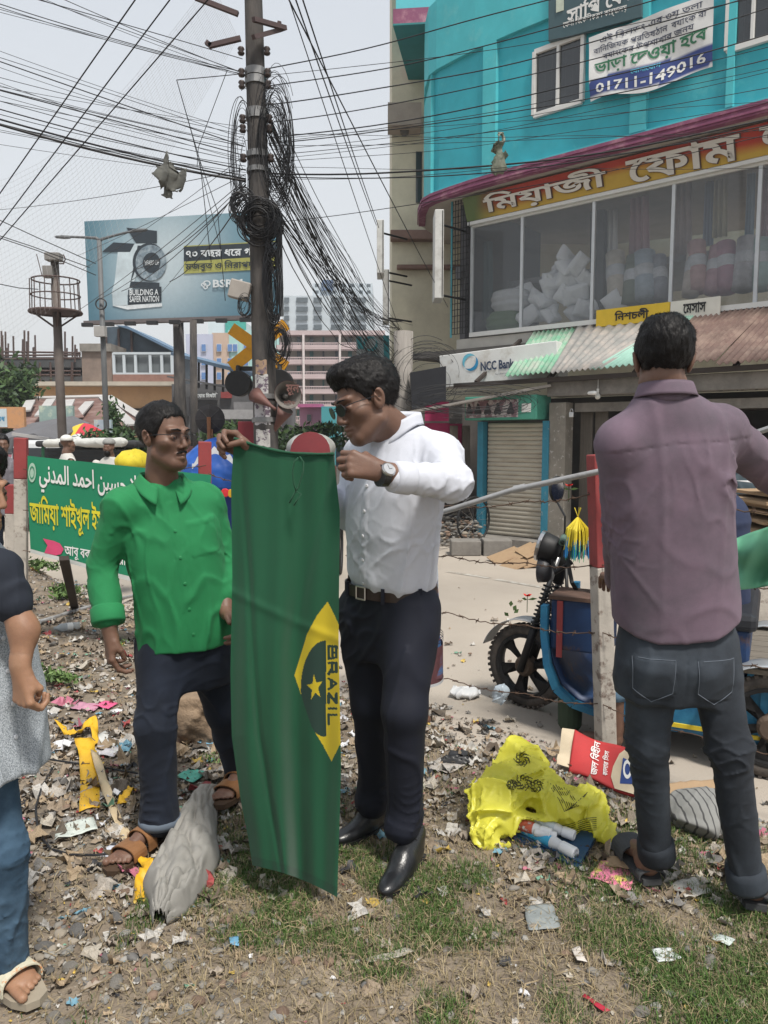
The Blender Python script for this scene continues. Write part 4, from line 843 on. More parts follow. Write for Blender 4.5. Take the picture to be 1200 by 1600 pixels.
def pole(x,y0,y1,Y_,r0,r1,lab,m=PCON,x1=None):
 a,b=P(x,y0,Y_),P(x1 or x,y1,Y_);b[2]=-.2;t_=thing('street_pole',lab,'pole',b);q=MB();q.lathe([(r0,0),(r1,np.linalg.norm(a-b))],b,a-b,12);q.build('shaft',m,t_,smooth=True);return t_,a,b
pole(302,500,690,20,.11,.09,'plain grey concrete pole just right of the billboard post');
# watch tower pole with a caged platform
t_,a,b=pole(85,398,690,14,.085,.07,'rusty pole with a round caged platform and a camera on top at the left',mat('dark_grey_steel',(.11,.09,.08),.7,.2,6),98)
RST=mat('dark_rusty_rail',(.075,.05,.045),.8,.3,9);cc=a*.0+P(87,488,14);
for(py,r,th)in((488,.43,.03),(462,.41,.012),(438,.40,.014)):
 c=P(87,py,14);q=MB();q.tube([c+A3((r*math.cos(t),r*math.sin(t),0))for t in np.linspace(0,2*PI,33)],th,6,False);q.build('cage_ring',RST,t_,smooth=True)
z0,z1=P(87,488,14)[2],P(87,438,14)[2]
for k in range(12):t=k*PI/6;q=MB();q.tube([A3((cc[0]+.42*math.cos(t),14+.42*math.sin(t),z0)),A3((cc[0]+.405*math.cos(t),14+.405*math.sin(t),z1))],.010,5);q.build('cage_bar',RST,t_)
q=MB();q.lathe([(0,0),(.42,0),(.42,.025),(0,.025)],(cc[0],14,z0),(0,0,1),24);q.build('platform',RST,t_)
for k in range(4):t=k*PI/2+.5;q=MB();q.beam(A3((cc[0]+.4*math.cos(t),14+.4*math.sin(t),z0)),P(89,514,14),.03,.03);q.build('brace',RST,t_)
q=MB();q.box(P(84,402,13.9),(.26,.2,.13));q.build('camera_box',mat('weathered_grey_box',(.20,.19,.18),.6),t_,bevel=.01);q=MB();q.box(P(76,425,13.9),(.17,.14,.2));q.build('control_box',MATS['weathered_grey_box'],t_,bevel=.01)
q=MB();q.tube([P(99,398,13.8),P(102,405,13.8),P(99,412,13.8),P(93,412,13.9)],.012,5);q.tube([P(57,397,13.8),P(66,432,13.8)],.008,5);q.build('bracket_arm',RST,t_)
# street lamp with two arms
t_,a,b=pole(155,376,700,15,.06,.045,'slim street lamp pole with two curved arms in front of the billboard',mat('grey_lamp_steel',(.11,.115,.12),.6,.15,6),168)
for pts in(((156,376),(150,372),(135,371),(110,370),(95,369)),((155,380),(158,374),(175,369),(198,363),(212,361))):
 q=MB();q.tube([P(x,y,15)for x,y in pts],[.035,.03,.025,.022,.022],8);q.build('lamp_arm',MATS['grey_lamp_steel'],t_,smooth=True)
for x,y in((97,370),(216,361)):q=MB();c=P(x,y,15);q.lathe([(0,0),(.025,.04),(.035,.18),(.025,.30),(0,.34)],c+A3((-.15,0,0)),(1,0,.08 if x>150 else-.04),10);q.build('lamp_head',MATS['grey_lamp_steel'],t_,smooth=True)
q=MB();c=P(158,475,14.9);q.tube([c+A3((.10*math.cos(t),0,.10*math.sin(t)))for t in np.linspace(0,2*PI,21)],.014,5,False);q.build('cable_ring',BLACK,t_);q=MB();q.box(P(157,518,14.9),(.2,.14,.19));q.build('meter_box',mat('pale_grey_box',(.36,.35,.34),.6),t_)
# ================= distant buildings =================
def block(name,lab,x0,x1,ytop,Y_,m,dp=8,base=-.2,cat='building',par=None,xr=None):
 p0,p1=P(x0,ytop,Y_),P(x1,ytop,Y_);t_=par or thing(name,lab,cat,((p0[0]+p1[0])/2,Y_,base));q=MB();z1=p0[2]
 q.box(((p0[0]+p1[0])/2,Y_+dp/2,(z1+base)/2),(p1[0]-p0[0],dp,z1-base));q.build('wall',m,t_);return t_,p0,p1
def win_at(t_,x0,x1,y0,y1,Y_,mg,mf=None,dp=.12):
 a,b=P(x0,y0,Y_),P(x1,y1,Y_);c=((a[0]+b[0])/2,Y_-.02,(a[2]+b[2])/2);w,h=b[0]-a[0],a[2]-b[2]
 if mf is not None:q=MB();q.box(c,(w*1.14,.08,h*1.12));f=q.build('window',mf,t_)
 else:f=t_
 q=MB();q.box((c[0],Y_-.065,c[2]),(w,.02,h));q.build('pane',mg,f)
BG=mat('far_window_glass',(.10,.12,.135),.2,.2,1);WHB=mat('far_white_wall',(.47,.52,.56),.85,.1,.6);PKB=mat('far_pink_grey_wall',(.36,.33,.34),.85,.12,.6);
t_,p0,p1=block('tower_block','pale blue white tall block far away behind the pink grey flats',441,582,462,95,WHB,20)
q=MB();a,b=P(487,440,97),P(582,462,97);q.box(((a[0]+b[0])/2,105,a[2]/2+b[2]/2),(b[0]-a[0],14,a[2]-b[2]));q.build('roof_storey',WHB,t_)
q=MB();a,b=P(502,436,97),P(520,452,97);q.box(((a[0]+b[0])/2,100,a[2]/2+b[2]/2),(b[0]-a[0],5,a[2]-b[2]));q.build('roof_cabin',mat('far_dark_blue',(.12,.17,.27),.8),t_)
for r in range(9):
 for k,(x0,x1)in enumerate(((444,452),(463,481),(490,503),(517,537),(548,572))):win_at(t_,x0,x1,465+r*14,473+r*14,94.9,BG)
for r in range(2):
 for x in(492,505,519,533,547,561,573):win_at(t_,x,x+6,444+r*10,449+r*10,96.9,BG)
t_,p0,p1=block('apartment_block','long pink grey block of flats with open galleries behind the loudspeakers',436,600,523,52,PKB,12)
fy=[523,545,567.5,590,613,636,660];_gs=mat('far_gallery_shade',(.13,.13,.135),.9,.2,.8);RLM=mat('far_gallery_rail',(.46,.38,.39),.8,.1,1)
for r in range(6):
 a,b=P(438,fy[r],52),P(598,fy[r],52);q=MB();q.box(((a[0]+b[0])/2,51.5,a[2]),(b[0]-a[0]+.3,1.1,.28));q.build('gallery_slab',RLM,t_)
 q=MB();a1=P(438,fy[r]+3,51.9);b1=P(598,fy[r+1]-10,51.9);q.box(((a1[0]+b1[0])/2,51.97,(a1[2]+b1[2])/2),(b1[0]-a1[0],.05,a1[2]-b1[2]));q.build('gallery_recess',mat('far_inner_wall',(.36,.36,.33),.9,.15,.5),t_)
 for k in range(8):x=442+k*20;win_at(t_,x+2,x+(8 if k%3 else 5),fy[r]+4,fy[r+1]-6,51.85,BG if(k+r)%3 else mat('far_green_door',(.09,.20,.20),.7))
 q=MB()
 for k in range(60):x=438+k*160/59;a2=P(x,fy[r+1]-9,50.98);q.box((a2[0],50.98,a2[2]-.25),(.035,.035,.5))
 for dz in(0,-.25):a2,b2=P(438,fy[r+1]-9,50.97),P(598,fy[r+1]-9,50.97);q.box(((a2[0]+b2[0])/2,50.97,a2[2]+dz),(b2[0]-a2[0],.05,.06))
 q.build('railing',RLM,t_,kind='stuff')
for x in(474,531):a,b=P(x,523,50.9),P(x,690,50.9);q=MB();q.box((a[0],50.9,(a[2]+b[2])/2),(.14,.14,a[2]-b[2]));q.build('column',mat('far_white_column',(.55,.5,.5),.8),t_)
for x0,x1,yt,nm,c in((290,332,522,'lilac',(.42,.45,.57)),(331,357,520,'peach brown',(.46,.35,.28)),(356,436,516,'mint green',(.34,.54,.52))):
 t_,_,_=block('painted_house',nm+' painted tall house far behind the billboard post',x0,x1,yt,62+x0*.005,mat('far_paint_'+nm.replace(' ','_'),c,.85,.08,.6),10)
 for r in range(3):
  for k in range(2 if x1-x0<50 else 4):xw=x0+8+k*17;win_at(t_,xw,xw+7,538+r*22,549+r*22,61.9+x0*.005,mat('far_blue_window',(.10,.20,.42),.3),mat('far_white_frame',(.6,.6,.6),.7))
t_,_,_=block('painted_house','pale white and green house rising behind the mint green house',325,380,500,72,mat('far_pale_wall',(.50,.58,.60),.85,.08,.6),8);q=MB();a,b=P(352,498,71.8),P(384,520,71.8);q.box(((a[0]+b[0])/2,71.9,(a[2]+b[2])/2),(b[0]-a[0],.3,a[2]-b[2]));q.build('green_panel',mat('far_green_panel',(.05,.30,.25),.8),t_)
t_,_,_=block('pink_house','small bright pink house seen over the top edge of the flag',468,502,632,30,mat('bright_pink_wall',(.50,.27,.38),.85,.1,1),5);win_at(t_,480,486,648,658,29.9,BG,mat('cream_frame',(.5,.45,.42),.7));q=MB();a=P(466,634,29.7);b=P(504,630,29.7);q.box(((a[0]+b[0])/2,30,a[2]),(b[0]-a[0],1,.12));q.build('cornice',mat('magenta_trim',(.40,.12,.25),.8),t_)
t_,_,_=block('teal_stall','teal roofed stall next to the pink house',502,525,635,29,mat('teal_boards',(.07,.30,.34),.8,.15,1),4)
# roof shed building with glazed balcony
BRK=mat('far_brick',(.24,.135,.11),.9,.25,3);OCH=mat('ochre_wall',(.50,.31,.17),.88,.12,.8,col2=(.38,.25,.16),cs=1.2,ct=.6);BLR=mat('blue_roof_sheet',(.10,.17,.26),.6,.15,1.5)
t_,p0,p1=block('market_building','ochre market building with a brick parapet, glazed balcony and blue shed roof',25,278,598,36,OCH,14)
for y,hh,m in((600,.5,MATS['far_white_wall']),(645,.3,MATS['far_white_wall'])):a,b=P(20,y,35.6),P(280,y,35.6);q=MB();q.box(((a[0]+b[0])/2,35.7,a[2]),(b[0]-a[0],.9,.18));q.build('ledge',mat('weathered_cream_ledge',(.42,.38,.32),.9,.2,2),t_)
a,b=P(176,585,35.8),P(272,598,35.8);q=MB();q.box(((a[0]+b[0])/2,36.0,(a[2]+b[2])/2),(b[0]-a[0],.4,a[2]-b[2]));q.build('brick_parapet',BRK,t_)
a,b=P(127,545,36),P(176,600,36);q=MB();q.box(((a[0]+b[0])/2,37.5,(a[2]+b[2])/2),(b[0]-a[0],3,a[2]-b[2]));q.build('brick_tower',mat('far_old_brick',(.20,.155,.13),.9,.3,2),t_);a,b=P(125,543,35.9),P(174,549,35.9);q=MB();q.box(((a[0]+b[0])/2,37.5,a[2]),(b[0]-a[0],3.3,.35));q.build('tower_cap',CON,t_)
a,b=P(178,553,36),P(268,584,36);q=MB();q.box(((a[0]+b[0])/2,36.1,(a[2]+b[2])/2),(b[0]-a[0],.05,a[2]-b[2]));q.build('balcony_glass',mat('balcony_glass',(.16,.18,.19),.12,.1,2,alpha=.75),t_)
for x in(177,193,211,234,252,268):a,b=P(x,551,35.9),P(x,585,35.9);q=MB();q.box((a[0],35.95,(a[2]+b[2])/2),(.12,.1,a[2]-b[2]));q.build('balcony_post',MATS['far_white_wall'],t_)
for y in(552,584):a,b=P(177,y,35.9),P(268,y,35.9);q=MB();q.box(((a[0]+b[0])/2,35.93,a[2]),(b[0]-a[0],.1,.1));q.build('balcony_rail',MATS['far_white_wall'],t_)
a,b=P(168,512,38),P(274,548,38);q=MB();q.prism([P(166,511,38),P(190,510,38),P(276,550,38),P(276,598,38),P(166,598,38)],(0,4,0));q.build('shed_wall',mat('dark_blue_sheet',(.06,.085,.11),.8,.3,1.5),t_)
q=MB();q.prism([P(180,508,37.5),P(198,509,37.5),P(278,549,37.5),P(276,552,37.5),P(200,514,37.5)],(0,5,0));q.build('shed_roof',BLR,t_)
for x in(165,185,205):q=MB();a,b=P(x,514,37.9),P(x,598,37.9);q.box((a[0],37.9,(a[2]+b[2])/2),(.1,.08,a[2]-b[2]));q.build('shed_post',RST,t_)
q=MB();a=P(205,655,35.9);q.box((a[0],35.9,a[2]),(3.2,.06,1.));q.build('doorway',DARK,t_)
# footbridge with blue roof further right
fb=thing('footbridge','covered walkway with a narrow blue roof behind the billboard posts','bridge',P(350,640,30)*[1,1,0]);q=MB();q.beam(P(276,553,31),P(420,590,26),.5,.12);q.build('blue_roof',BLR,fb)
for k in range(12):t=k/11;a=P(276,555,31)*(1-t)+P(420,592,26)*t;b=P(276,600,31)*(1-t)+P(420,625,26)*t;q=MB();q.tube([a,b],.05,5);q.build('walkway_post',BLACK,fb)
q=MB();q.beam(P(270,590,31),P(420,616,26),.06,.5,(0,-1,0));q.build('walkway_wall',mat('grey_cloth_screen',(.13,.13,.135),.9,.25,2),fb)
t_,_,_=block('shop_block','dark grey shop block with faded signs under the covered walkway',268,440,600,32,mat('sooty_grey_wall',(.10,.10,.105),.9,.3,1),5)
for x0,x1,y0,y1,c in((300,340,612,625,(.07,.07,.075)),(345,362,612,622,(.25,.05,.05)),(300,420,640,655,(.30,.30,.31)),(365,398,628,640,(.18,.18,.19)),(270,296,620,650,(.05,.05,.055)),(424,440,640,665,(.26,.3,.28))):
 a,b=P(x0,y0,31.8),P(x1,y1,31.8);q=MB();q.box(((a[0]+b[0])/2,31.85,(a[2]+b[2])/2),(b[0]-a[0],.12,a[2]-b[2]));q.build('shop_sign',mat('far_sign_%d%d'%(x0,y0),c,.7,.3,2,col2=(.4,.4,.4),cs=5,ct=.66,cw=.03),t_)
g=MB();a=P(322,618,31.7);lettering(g,'দেয়ার িমষ্টি'.replace('্',''),a,(1,0,0),(0,0,1),.95,.22,.02);g.build('lettering',WPR,t_)
# scaffolded roof frame on the far left
sc=thing('scaffold_frame','unfinished roof deck bristling with scaffold poles at the far left','scaffolding',P(60,640,38)*[1,1,0]);rr=random.Random(4)
for y in(566,595):a,b=P(-40,y,38),P(128,y+2,38);q=MB();q.box(((a[0]+b[0])/2,41,a[2]),(b[0]-a[0],6,.5));q.build('deck',mat('dark_deck',(.06,.065,.07),.9,.3,1),sc)
a,b=P(-40,620,38),P(128,600,38);q=MB();q.box(((a[0]+b[0])/2,43,b[2]/2),(b[0]-a[0],4,b[2]+.2));q.build('lower_wall',mat('grey_brown_wall',(.14,.12,.11),.9,.25,1),sc)
for k in range(70):x=-30+rr.random()*155;Yk=rr.choice([37.9,40,43]);y0,y1=(rr.uniform(515,550),566)if k%2 else(566,598);q=MB();q.tube([P(x,y0,Yk),P(x+rr.uniform(-1,1),y1,Yk)],.05,4);q.build('scaffold_pole',RST,sc)
for y in(549,556,561,578,586):q=MB();q.tube([P(-30,y,38),P(126,y+rr.uniform(-3,3),38)],.045,4);q.build('scaffold_rail',RST,sc)
# rusty roofs
RRF=mat('rusty_roof_tin',(.155,.085,.07),.8,.25,1.5,col2=(.24,.17,.15),cs=1.6,ct=.56);PAL=mat('pale_ridge',(.40,.39,.38),.7,.15,1)
rf=thing('tin_roofed_shed','shed with two rusty brown hipped tin roofs and pale ridge strips','shed',P(130,680,24)*[1,1,0])
q=MB();q.add([P(20,672,21),P(45,622,27),P(160,620,27),P(205,664,20),P(235,682,20)],[(0,1,2,3),(0,3,4)]);q.add([P(160,620,27),P(178,622,28),P(240,668,23),P(235,682,20)],[(0,1,2,3)]);q.build('roof',RRF,rf)
for a,b in(((45,622,26.8),(163,619,26.8)),((48,626,25),(40,642,23)),((80,624,25),(62,650,22)),((160,620,26.8),(206,664,19.9)),((110,625,25),(95,655,21)),((168,619,26.5),(236,662,22.8)),((140,628,25),(120,650,21.5))):q=MB();q.beam(P(*a),P(*b),.28,.05,(0,-.3,1));q.build('ridge_strip',PAL,rf)
q=MB();a=P(20,682,20.4);b=P(236,682,20.4);q.box(((a[0]+b[0])/2,21.2,.6),(b[0]-a[0],.2,1.5));q.build('shed_front',mat('dim_shed_front',(.09,.08,.075),.9,.3,1),rf)
q=MB();q.add([P(90,640,22),P(120,636,22),P(132,652,20),P(95,655,20)],[(0,1,2,3)]);q.build('patch_sheet',RRF,rf)
for x0,x1,y0,y1,Y_,c,lab,txt in((-20,40,636,669,17,(.48,.25,.12),'orange and pale blue shop hoarding at the far left','ঔষধ'),(62,116,634,664,18,(.26,.36,.34),'pale green faded hoarding behind the platform pole',''),(148,175,656,676,17,(.30,.40,.45),'small pale blue hoarding right of the umbrella','')):
 a,b=P(x0,y0,Y_),P(x1,y1,Y_);rt=thing('hoarding',lab,'sign',((a[0]+b[0])/2,Y_,b[2]));q=MB();q.box(((a[0]+b[0])/2,Y_,(a[2]+b[2])/2),(b[0]-a[0],.1,a[2]-b[2]));q.build('panel',mat('hoarding_%d'%(x0+20),c,.7,.2,3,col2=(.45,.5,.4)if x0>0 else(.35,.2,.12),cs=3,ct=.56,cw=.05),rt)
 if txt:q=MB();c0=P(-2,653,Y_-.06);q.box((c0[0],Y_-.06,c0[2]),(.36,.02,.4));q.build('pale_panel',mat('pale_blue_panel',(.45,.52,.55),.7),rt);g=MB();lettering(g,txt,A3((c0[0],Y_-.075,c0[2])),(1,0,0),(0,0,1),.28,.14,.02);g.build('lettering',BLI,rt)
# market umbrella
um=thing('market_umbrella','market umbrella with blue, yellow and red panels','umbrella',P(132,690,17)*[1,1,0]);c=P(132,661,17);R_=.62
UC=[mat('umbrella_'+n_,c_,.7,.1,5)for n_,c_ in(('blue',(.08,.12,.35)),('yellow',(.62,.45,.04)),('red',(.50,.04,.06)),('pale',(.5,.5,.42)))]
for k in range(8):
 t0,t1=k*PI/4,(k+1)*PI/4;q=MB();q.grid(lambda u,v:c+A3((R_*v*math.cos(t0+(t1-t0)*u)*(1-.06*math.sin(PI*u)*v),R_*v*math.sin(t0+(t1-t0)*u),-.30*v**1.5)),4,6);q.build('canopy_panel',UC[(2,3,0,1,0,1,2,2)[k]],um,smooth=True)
q=MB();q.tube([c,c*[1,1,0]],.02,6);q.build('umbrella_pole',BLACK,um)
# vehicles on the left
GLD=mat('vehicle_glass',(.035,.04,.045),.1,.1,3)
def jeep():
 Y_=12.5;t_=thing('white_jeep','white off road car with a dark windscreen at the far left behind the red post','car',P(60,760,Y_)*[1,1,0]+A3((0,0,ROADZ)));x0,x1=P(18,700,Y_)[0],P(96,700,Y_)[0];xc,w=(x0+x1)/2-.15,1.7
 WV=mat('white_car_paint',(.55,.56,.57),.35,.06,5);q=MB();q.box((xc,Y_+1.9,.45),(w,3.8,.75));q.build('car_body',WV,t_,bevel=.06);q=MB();q.box((xc,Y_+2.2,1.02),(w*.94,2.6,.62),taper=.90);q.build('cabin',WV,t_,bevel=.06)
 q=MB();q.box((xc,Y_+.93,1.0),(w*.8,.06,.40));q.build('windscreen',GLD,t_)
 for s in(-1,1):q=MB();q.lathe([(0,-.1),(.3,-.1),(.34,-.05),(.34,.05),(.3,.1),(0,.1)],(xc+s*w*.43,Y_+.7,ROADZ+.34),(1,0,0),20);q.build('wheel',BLACK,t_);q=MB();q.lathe([(0,0),(.09,.0),(.09,.03),(0,.04)],(xc+s*.6,Y_-.0,.55),(0,-1,0),16);q.build('headlight',cW,t_);q=MB();q.box((xc+s*.98,Y_+.95,.95),(.16,.05,.2));q.build('mirror',BLACK,t_,bevel=.01)
 q=MB();q.box((xc,Y_-.03,.52),(.8,.05,.22));q.build('radiator_grille',BLACK,t_);q=MB();q.lathe([(0,.12),(.1,.09),(.14,.03),(.15,0),(0,0)],(xc+.2,Y_+1.6,1.33),(0,0,1),14);q.build('roof_vent',WV,t_,smooth=True)
jeep()
def auto_rick(px,Y_,lab,tarp=True):
 t_=thing('auto_rickshaw',lab,'auto rickshaw',P(px,760,Y_)*[1,1,0]+A3((0,0,ROADZ)));x=t_.location.x;GA=mat('auto_green_paint',(.03,.16,.08),.5,.1,5)
 q=MB();q.box((x,Y_+1.1,.35),(1.15,2.,.6),taper=.95);q.build('body',GA,t_,bevel=.06);q=MB();q.box((x,Y_+1.0,1.28),(1.2,2.2,.10));q.build('roof',mat('black_hood_cloth',(.03,.03,.032),.8),t_,bevel=.04)
 for sx in(-1,1):
  for dy in(.1,1.9):q=MB();q.beam((x+sx*.56,Y_+dy,.6),(x+sx*.54,Y_+dy,1.26),.05,.05);q.build('roof_post',GA,t_)
  q=MB();q.lathe([(0,-.05),(.18,-.05),(.22,0),(.18,.05),(0,.05)],(x+sx*.5,Y_+1.7,ROADZ+.22),(1,0,0),16);q.build('wheel',BLACK,t_)
 q=MB();q.box((x,Y_+.05,.98),(1.0,.03,.45));q.build('windscreen',GLD,t_);q=MB();q.lathe([(0,-.05),(.18,-.05),(.22,0),(.18,.05),(0,.05)],(x,Y_-.0,ROADZ+.22),(1,0,0),16);q.build('wheel',BLACK,t_)
 for sx in(-.38,.38):q=MB();q.lathe([(0,0),(.07,0),(.07,.03),(0,.035)],(x+sx,Y_+.08,.6),(0,-1,0),14);q.build('headlight',cW,t_)
 q=MB()
 for k in range(9):q.box((x+.0,Y_+.02,.80+k*.05),(.9,.012,.012))
 q.build('guard_bars',BLACK,t_,kind='stuff')
 return t_
auto_rick(158,11.8,'green auto rickshaw with a caged front and rolled white sheet on its roof');auto_rick(118,12.6,'green auto rickshaw half hidden behind the bearded man and the banner')
c=P(135,691,11.7);f=SDF(cap(P(76,693,11.9),P(190,691,11.6),.085,.10,((0,0,1),.75)));f.disp=[wr(3,.035,(1,1,1),None,2),wr(8,.012,(1,1,1),None,3)];v,q_=polyg(f,*bounds([P(76,693,11.9),P(190,691,11.6)],.2),.025);mkobj('rolled_sheet',v,q_,mat('white_tarpaulin',(.55,.55,.52),.7,.1,5),None,smooth=True,label='long rolled white tarpaulin lying on the auto rickshaw roof',cat='tarpaulin')
for x0,x1,y0,y1,Y_,lab in((-20,82,673,690,15.5,'low dark grey awning over the stalls at the far left'),):
 q=MB();q.prism([P(x0,y1,Y_),P(x1-30,y0+4,Y_),P(x1,y1,Y_),P(x1,y1+6,Y_),P(x0,y1+14,Y_)],(0,2,.4));mkobj('stall_awning',q.v,q.f,mat('grey_awning_cloth',(.12,.12,.13),.8,.15,3),None,label=lab,cat='awning')
q=MB();q.beam(P(20,678,15.4),P(78,686,15.4),.08,.06);mkobj('awning_edge',q.v,q.f,PAL,None,label='pale rolled edge sheet lying on the low grey awning',cat='sheet')
# blue tarpaulin hooded rickshaw between the green shirt and the flag
BT=mat('blue_tarpaulin',(.02,.10,.42),.5,.15,6,crease=(.03,5));c=P(338,745,7.2)
rk=thing('cycle_rickshaw','rickshaw with a blue and white hood behind the red post','rickshaw',c*[1,1,0]+A3((0,0,ROADZ)))
f=SDF(ell(c+A3((0,.4,.0)),(.42,.5,.38)));f.i(lambda p:c[2]-.12-p[:,2]);f.disp=[wr(3,.03,(.4,.4,1.6),None,2),wr(7,.012,(.5,.5,1.5),None,5)];v,q_=polyg(f,c-A3((.6,.3,.6)),c+A3((.6,1.1,.6)),.02);mkobj('hood',v,q_,BT,rk,smooth=True)
q=MB();q.grid(lambda u,v:P(300+80*u,700+20*abs(u-.45)**1.5*4+v*9+3*math.sin(u*40)*(1-v),6.85),30,2);q.build('white_fringe',mat('white_plastic_fringe',(.6,.62,.66),.5),rk);q=MB();q.box(c+A3((0,.5,-.42)),(.78,.7,.55));q.build('seat_box',mat('deep_blue_panel',(.015,.035,.20),.5,.2,6),rk,bevel=.03)
for k,(x,y,cc_)in enumerate(((352,770,(.55,.03,.04)),(362,771,(.55,.30,.02)),(340,772,(.55,.03,.10)),(372,800,(.5,.5,.5)))):q=MB();q.lathe([(0,.012),(.035,.01),(.04,0),(0,0)],P(x,y,6.75),(0,-1,0),9);q.build('painted_flower',mat('flower_paint_%d'%k,cc_,.5),rk)
for sx in(-1,1):q=MB();q.tube([A3((c[0]+sx*.45,c[1]+.5+.33*math.cos(t),ROADZ+.34+.33*math.sin(t)))for t in np.linspace(0,2*PI,25)],.02,6,False);q.build('wheel',BLACK,rk,smooth=True)
# second rickshaw hood over the flag
c=P(486,700,8.5);f=SDF(ell(c,(.27,.4,.17)));f.disp=[wr(6,.012,(1,1,1),None,4)];v,q_=polyg(f,c-.6,c+.6,.025);h2=thing('cycle_rickshaw','rickshaw hood with silver rim and dark red lining just above the flag edge','rickshaw',c*[1,1,0]+A3((0,0,ROADZ)));mkobj('hood',v,q_,mat('silver_grey_hood',(.32,.32,.30),.5,.3,14),h2,smooth=True);q=MB();q.lathe([(0,0),(.20,.0),(.21,.01),(0,.02)],c+A3((.03,-.40,-.03)),(0,-1,.2),20);q.build('red_lining',mat('dark_red_lining',(.16,.02,.025),.7),h2)
q=MB();q.box(c+A3((0,.2,-.5)),(.5,.6,.6));q.build('seat_box',HRR,h2,bevel=.03)
for sx in(-1,1):q=MB();q.tube([A3((c[0]+sx*.3,c[1]+.3+.33*math.cos(t),ROADZ+.34+.33*math.sin(t)))for t in np.linspace(0,2*PI,25)],.02,6,False);q.build('wheel',BLACK,h2,smooth=True)
f=SDF(ell(P(208,722,7.2),(.16,.2,.12)));f.disp=[wr(8,.02,(1,1,1),None,5)];c=P(208,722,7.2);v,q_=polyg(f,c-.35,c+.35,.016);mkobj('yellow_sack',v,q_,mat('yellow_sack_cloth',(.62,.50,.03),.7,.15,12,col2=(.3,.22,.03),cs=30,ct=.64,cw=.03),None,smooth=True,label='bright yellow sack with dark printing behind the green shirted man',cat='sack')
# distant stalls clutter along the road
rr=random.Random(8)
for i in range(46):
 px=rr.choice([rr.uniform(430,600),rr.uniform(225,400),rr.uniform(0,225)]);Y_=rr.uniform(14,26);w,h=rr.uniform(.3,1.2),rr.uniform(.2,.9);p=P(px,690,Y_);q=MB();q.box((p[0],Y_,ROADZ+.5+h/2),(w,.5,h));q.box((p[0],Y_,ROADZ+.25),(w*.8,.4,.5));k=rr.randrange(7)
 mkobj('street_stall',q.v,q.f,mat('stall_tone_%d'%k,[(.30,.29,.27),(.14,.05,.05),(.10,.13,.16),(.34,.30,.26),(.06,.06,.065),(.22,.24,.25),(.30,.12,.15)][k],.8,.3,3),None,label='small distant street stall among the clutter along the far road',cat='stall',group='distant street stalls')
# far shops to the right of the white man : posters, black board, pole
for x0,x1,y0,y1,Y_,c,lab in((664,701,628,658,12.2,(.42,.035,.13),'magenta poster on the wall right of the white shirt'),(702,722,627,662,12.2,(.13,.12,.12),'dark photo poster next to the magenta poster'),(664,722,661,700,12.3,(.16,.03,.04),'dark red shop board below the magenta poster')):
 a,b=P(x0,y0,Y_),P(x1,y1,Y_);q=MB();q.box(((a[0]+b[0])/2,Y_,(a[2]+b[2])/2),(b[0]-a[0],.04,a[2]-b[2]));mkobj('poster',q.v,q.f,mat('poster_%d'%x0,c,.6,.25,9,col2=(.4,.36,.35)if x0==702 else None,cs=12,ct=.6,cw=.03),None,label=lab,cat='poster')
q=MB();q.prism([P(641,582,11.6),P(697,572,11.4),P(697,625,11.4),P(644,640,11.6)][::-1],(0,.25,0));mkobj('black_sheet',q.v,q.f,mat('black_plastic_sheet',(.02,.021,.026),.5,.2,6),None,label='black plastic sheet hanging left of the bank sign',cat='sheet')
q=MB();q.prism([P(640,642,11.3),P(860,600,10.6),P(862,604,10.6),P(640,646,11.3)],(0,.5,0));mkobj('awning_strip',q.v,q.f,mat('dirty_strip',(.28,.26,.24),.8,.2,5),None,label='thin dirty strip awning under the bank sign',cat='awning')
t_=thing('market_wall','dark low market wall and stalls behind the white shirted man','wall',P(680,760,12.6)*[1,1,0]);a,b=P(600,640,12.6),P(752,760,12.6);q=MB();q.box(((a[0]+b[0])/2,12.9,.9),(b[0]-a[0],.3,2.2));q.build('wall',mat('dim_plaster',(.10,.09,.085),.9,.3,2),t_)
for x in(709,728):a,b=P(x,665,12.1),P(x,800,12.1);q=MB();q.beam(b,a,.12,.12);q.build('timber_post',MATS['weathered_timber'],t_)
q=MB();q.lathe([(.14,0),(.13,1.6),(.15,3.)],P(630,690,12.0)*[1,1,0],(0,0,1),16);mkobj('drain_column',q.v,q.f,mat('ribbed_concrete',(.27,.25,.23),.9,.25,4,.01,30,stretch=(6,6,.3)),None,smooth=True,label='pale ribbed concrete column in front of the beige building',cat='column')
q=MB();q.prism([P(556,526,15.5),P(606,524,15.5),P(608,600,15.5),P(560,600,15.5)][::-1],(0,.3,0));t_=thing('bank_side_sign','grey green projecting bank sign with a swirl above the white shirted man','sign',P(582,600,15.5));q.build('sign_case',mat('grey_sign_face',(.24,.27,.27),.6,.1,4),t_);q=MB();q.prism([P(556,525,15.48),P(564,526,15.48),P(569,545,15.48),P(560,545,15.48)][::-1],(0,.02,0));q.prism([P(599,524,15.48),P(608,524,15.48),P(610,600,15.48),P(601,600,15.48)][::-1],(0,.02,0));q.build('teal_edge',mat('teal_print',(.02,.16,.18),.6),t_,kind='stuff')
swirl(P(579,537,15.44),A3((1,0,0)),Z3,.13,MATS['teal_print'],MATS['teal_print'],t_);g=MB();lettering(g,'NCC Bank',P(580,547,15.44),(1,0,0),(0,0,1),.33,.08,.01);g.build('lettering',DKI,t_)
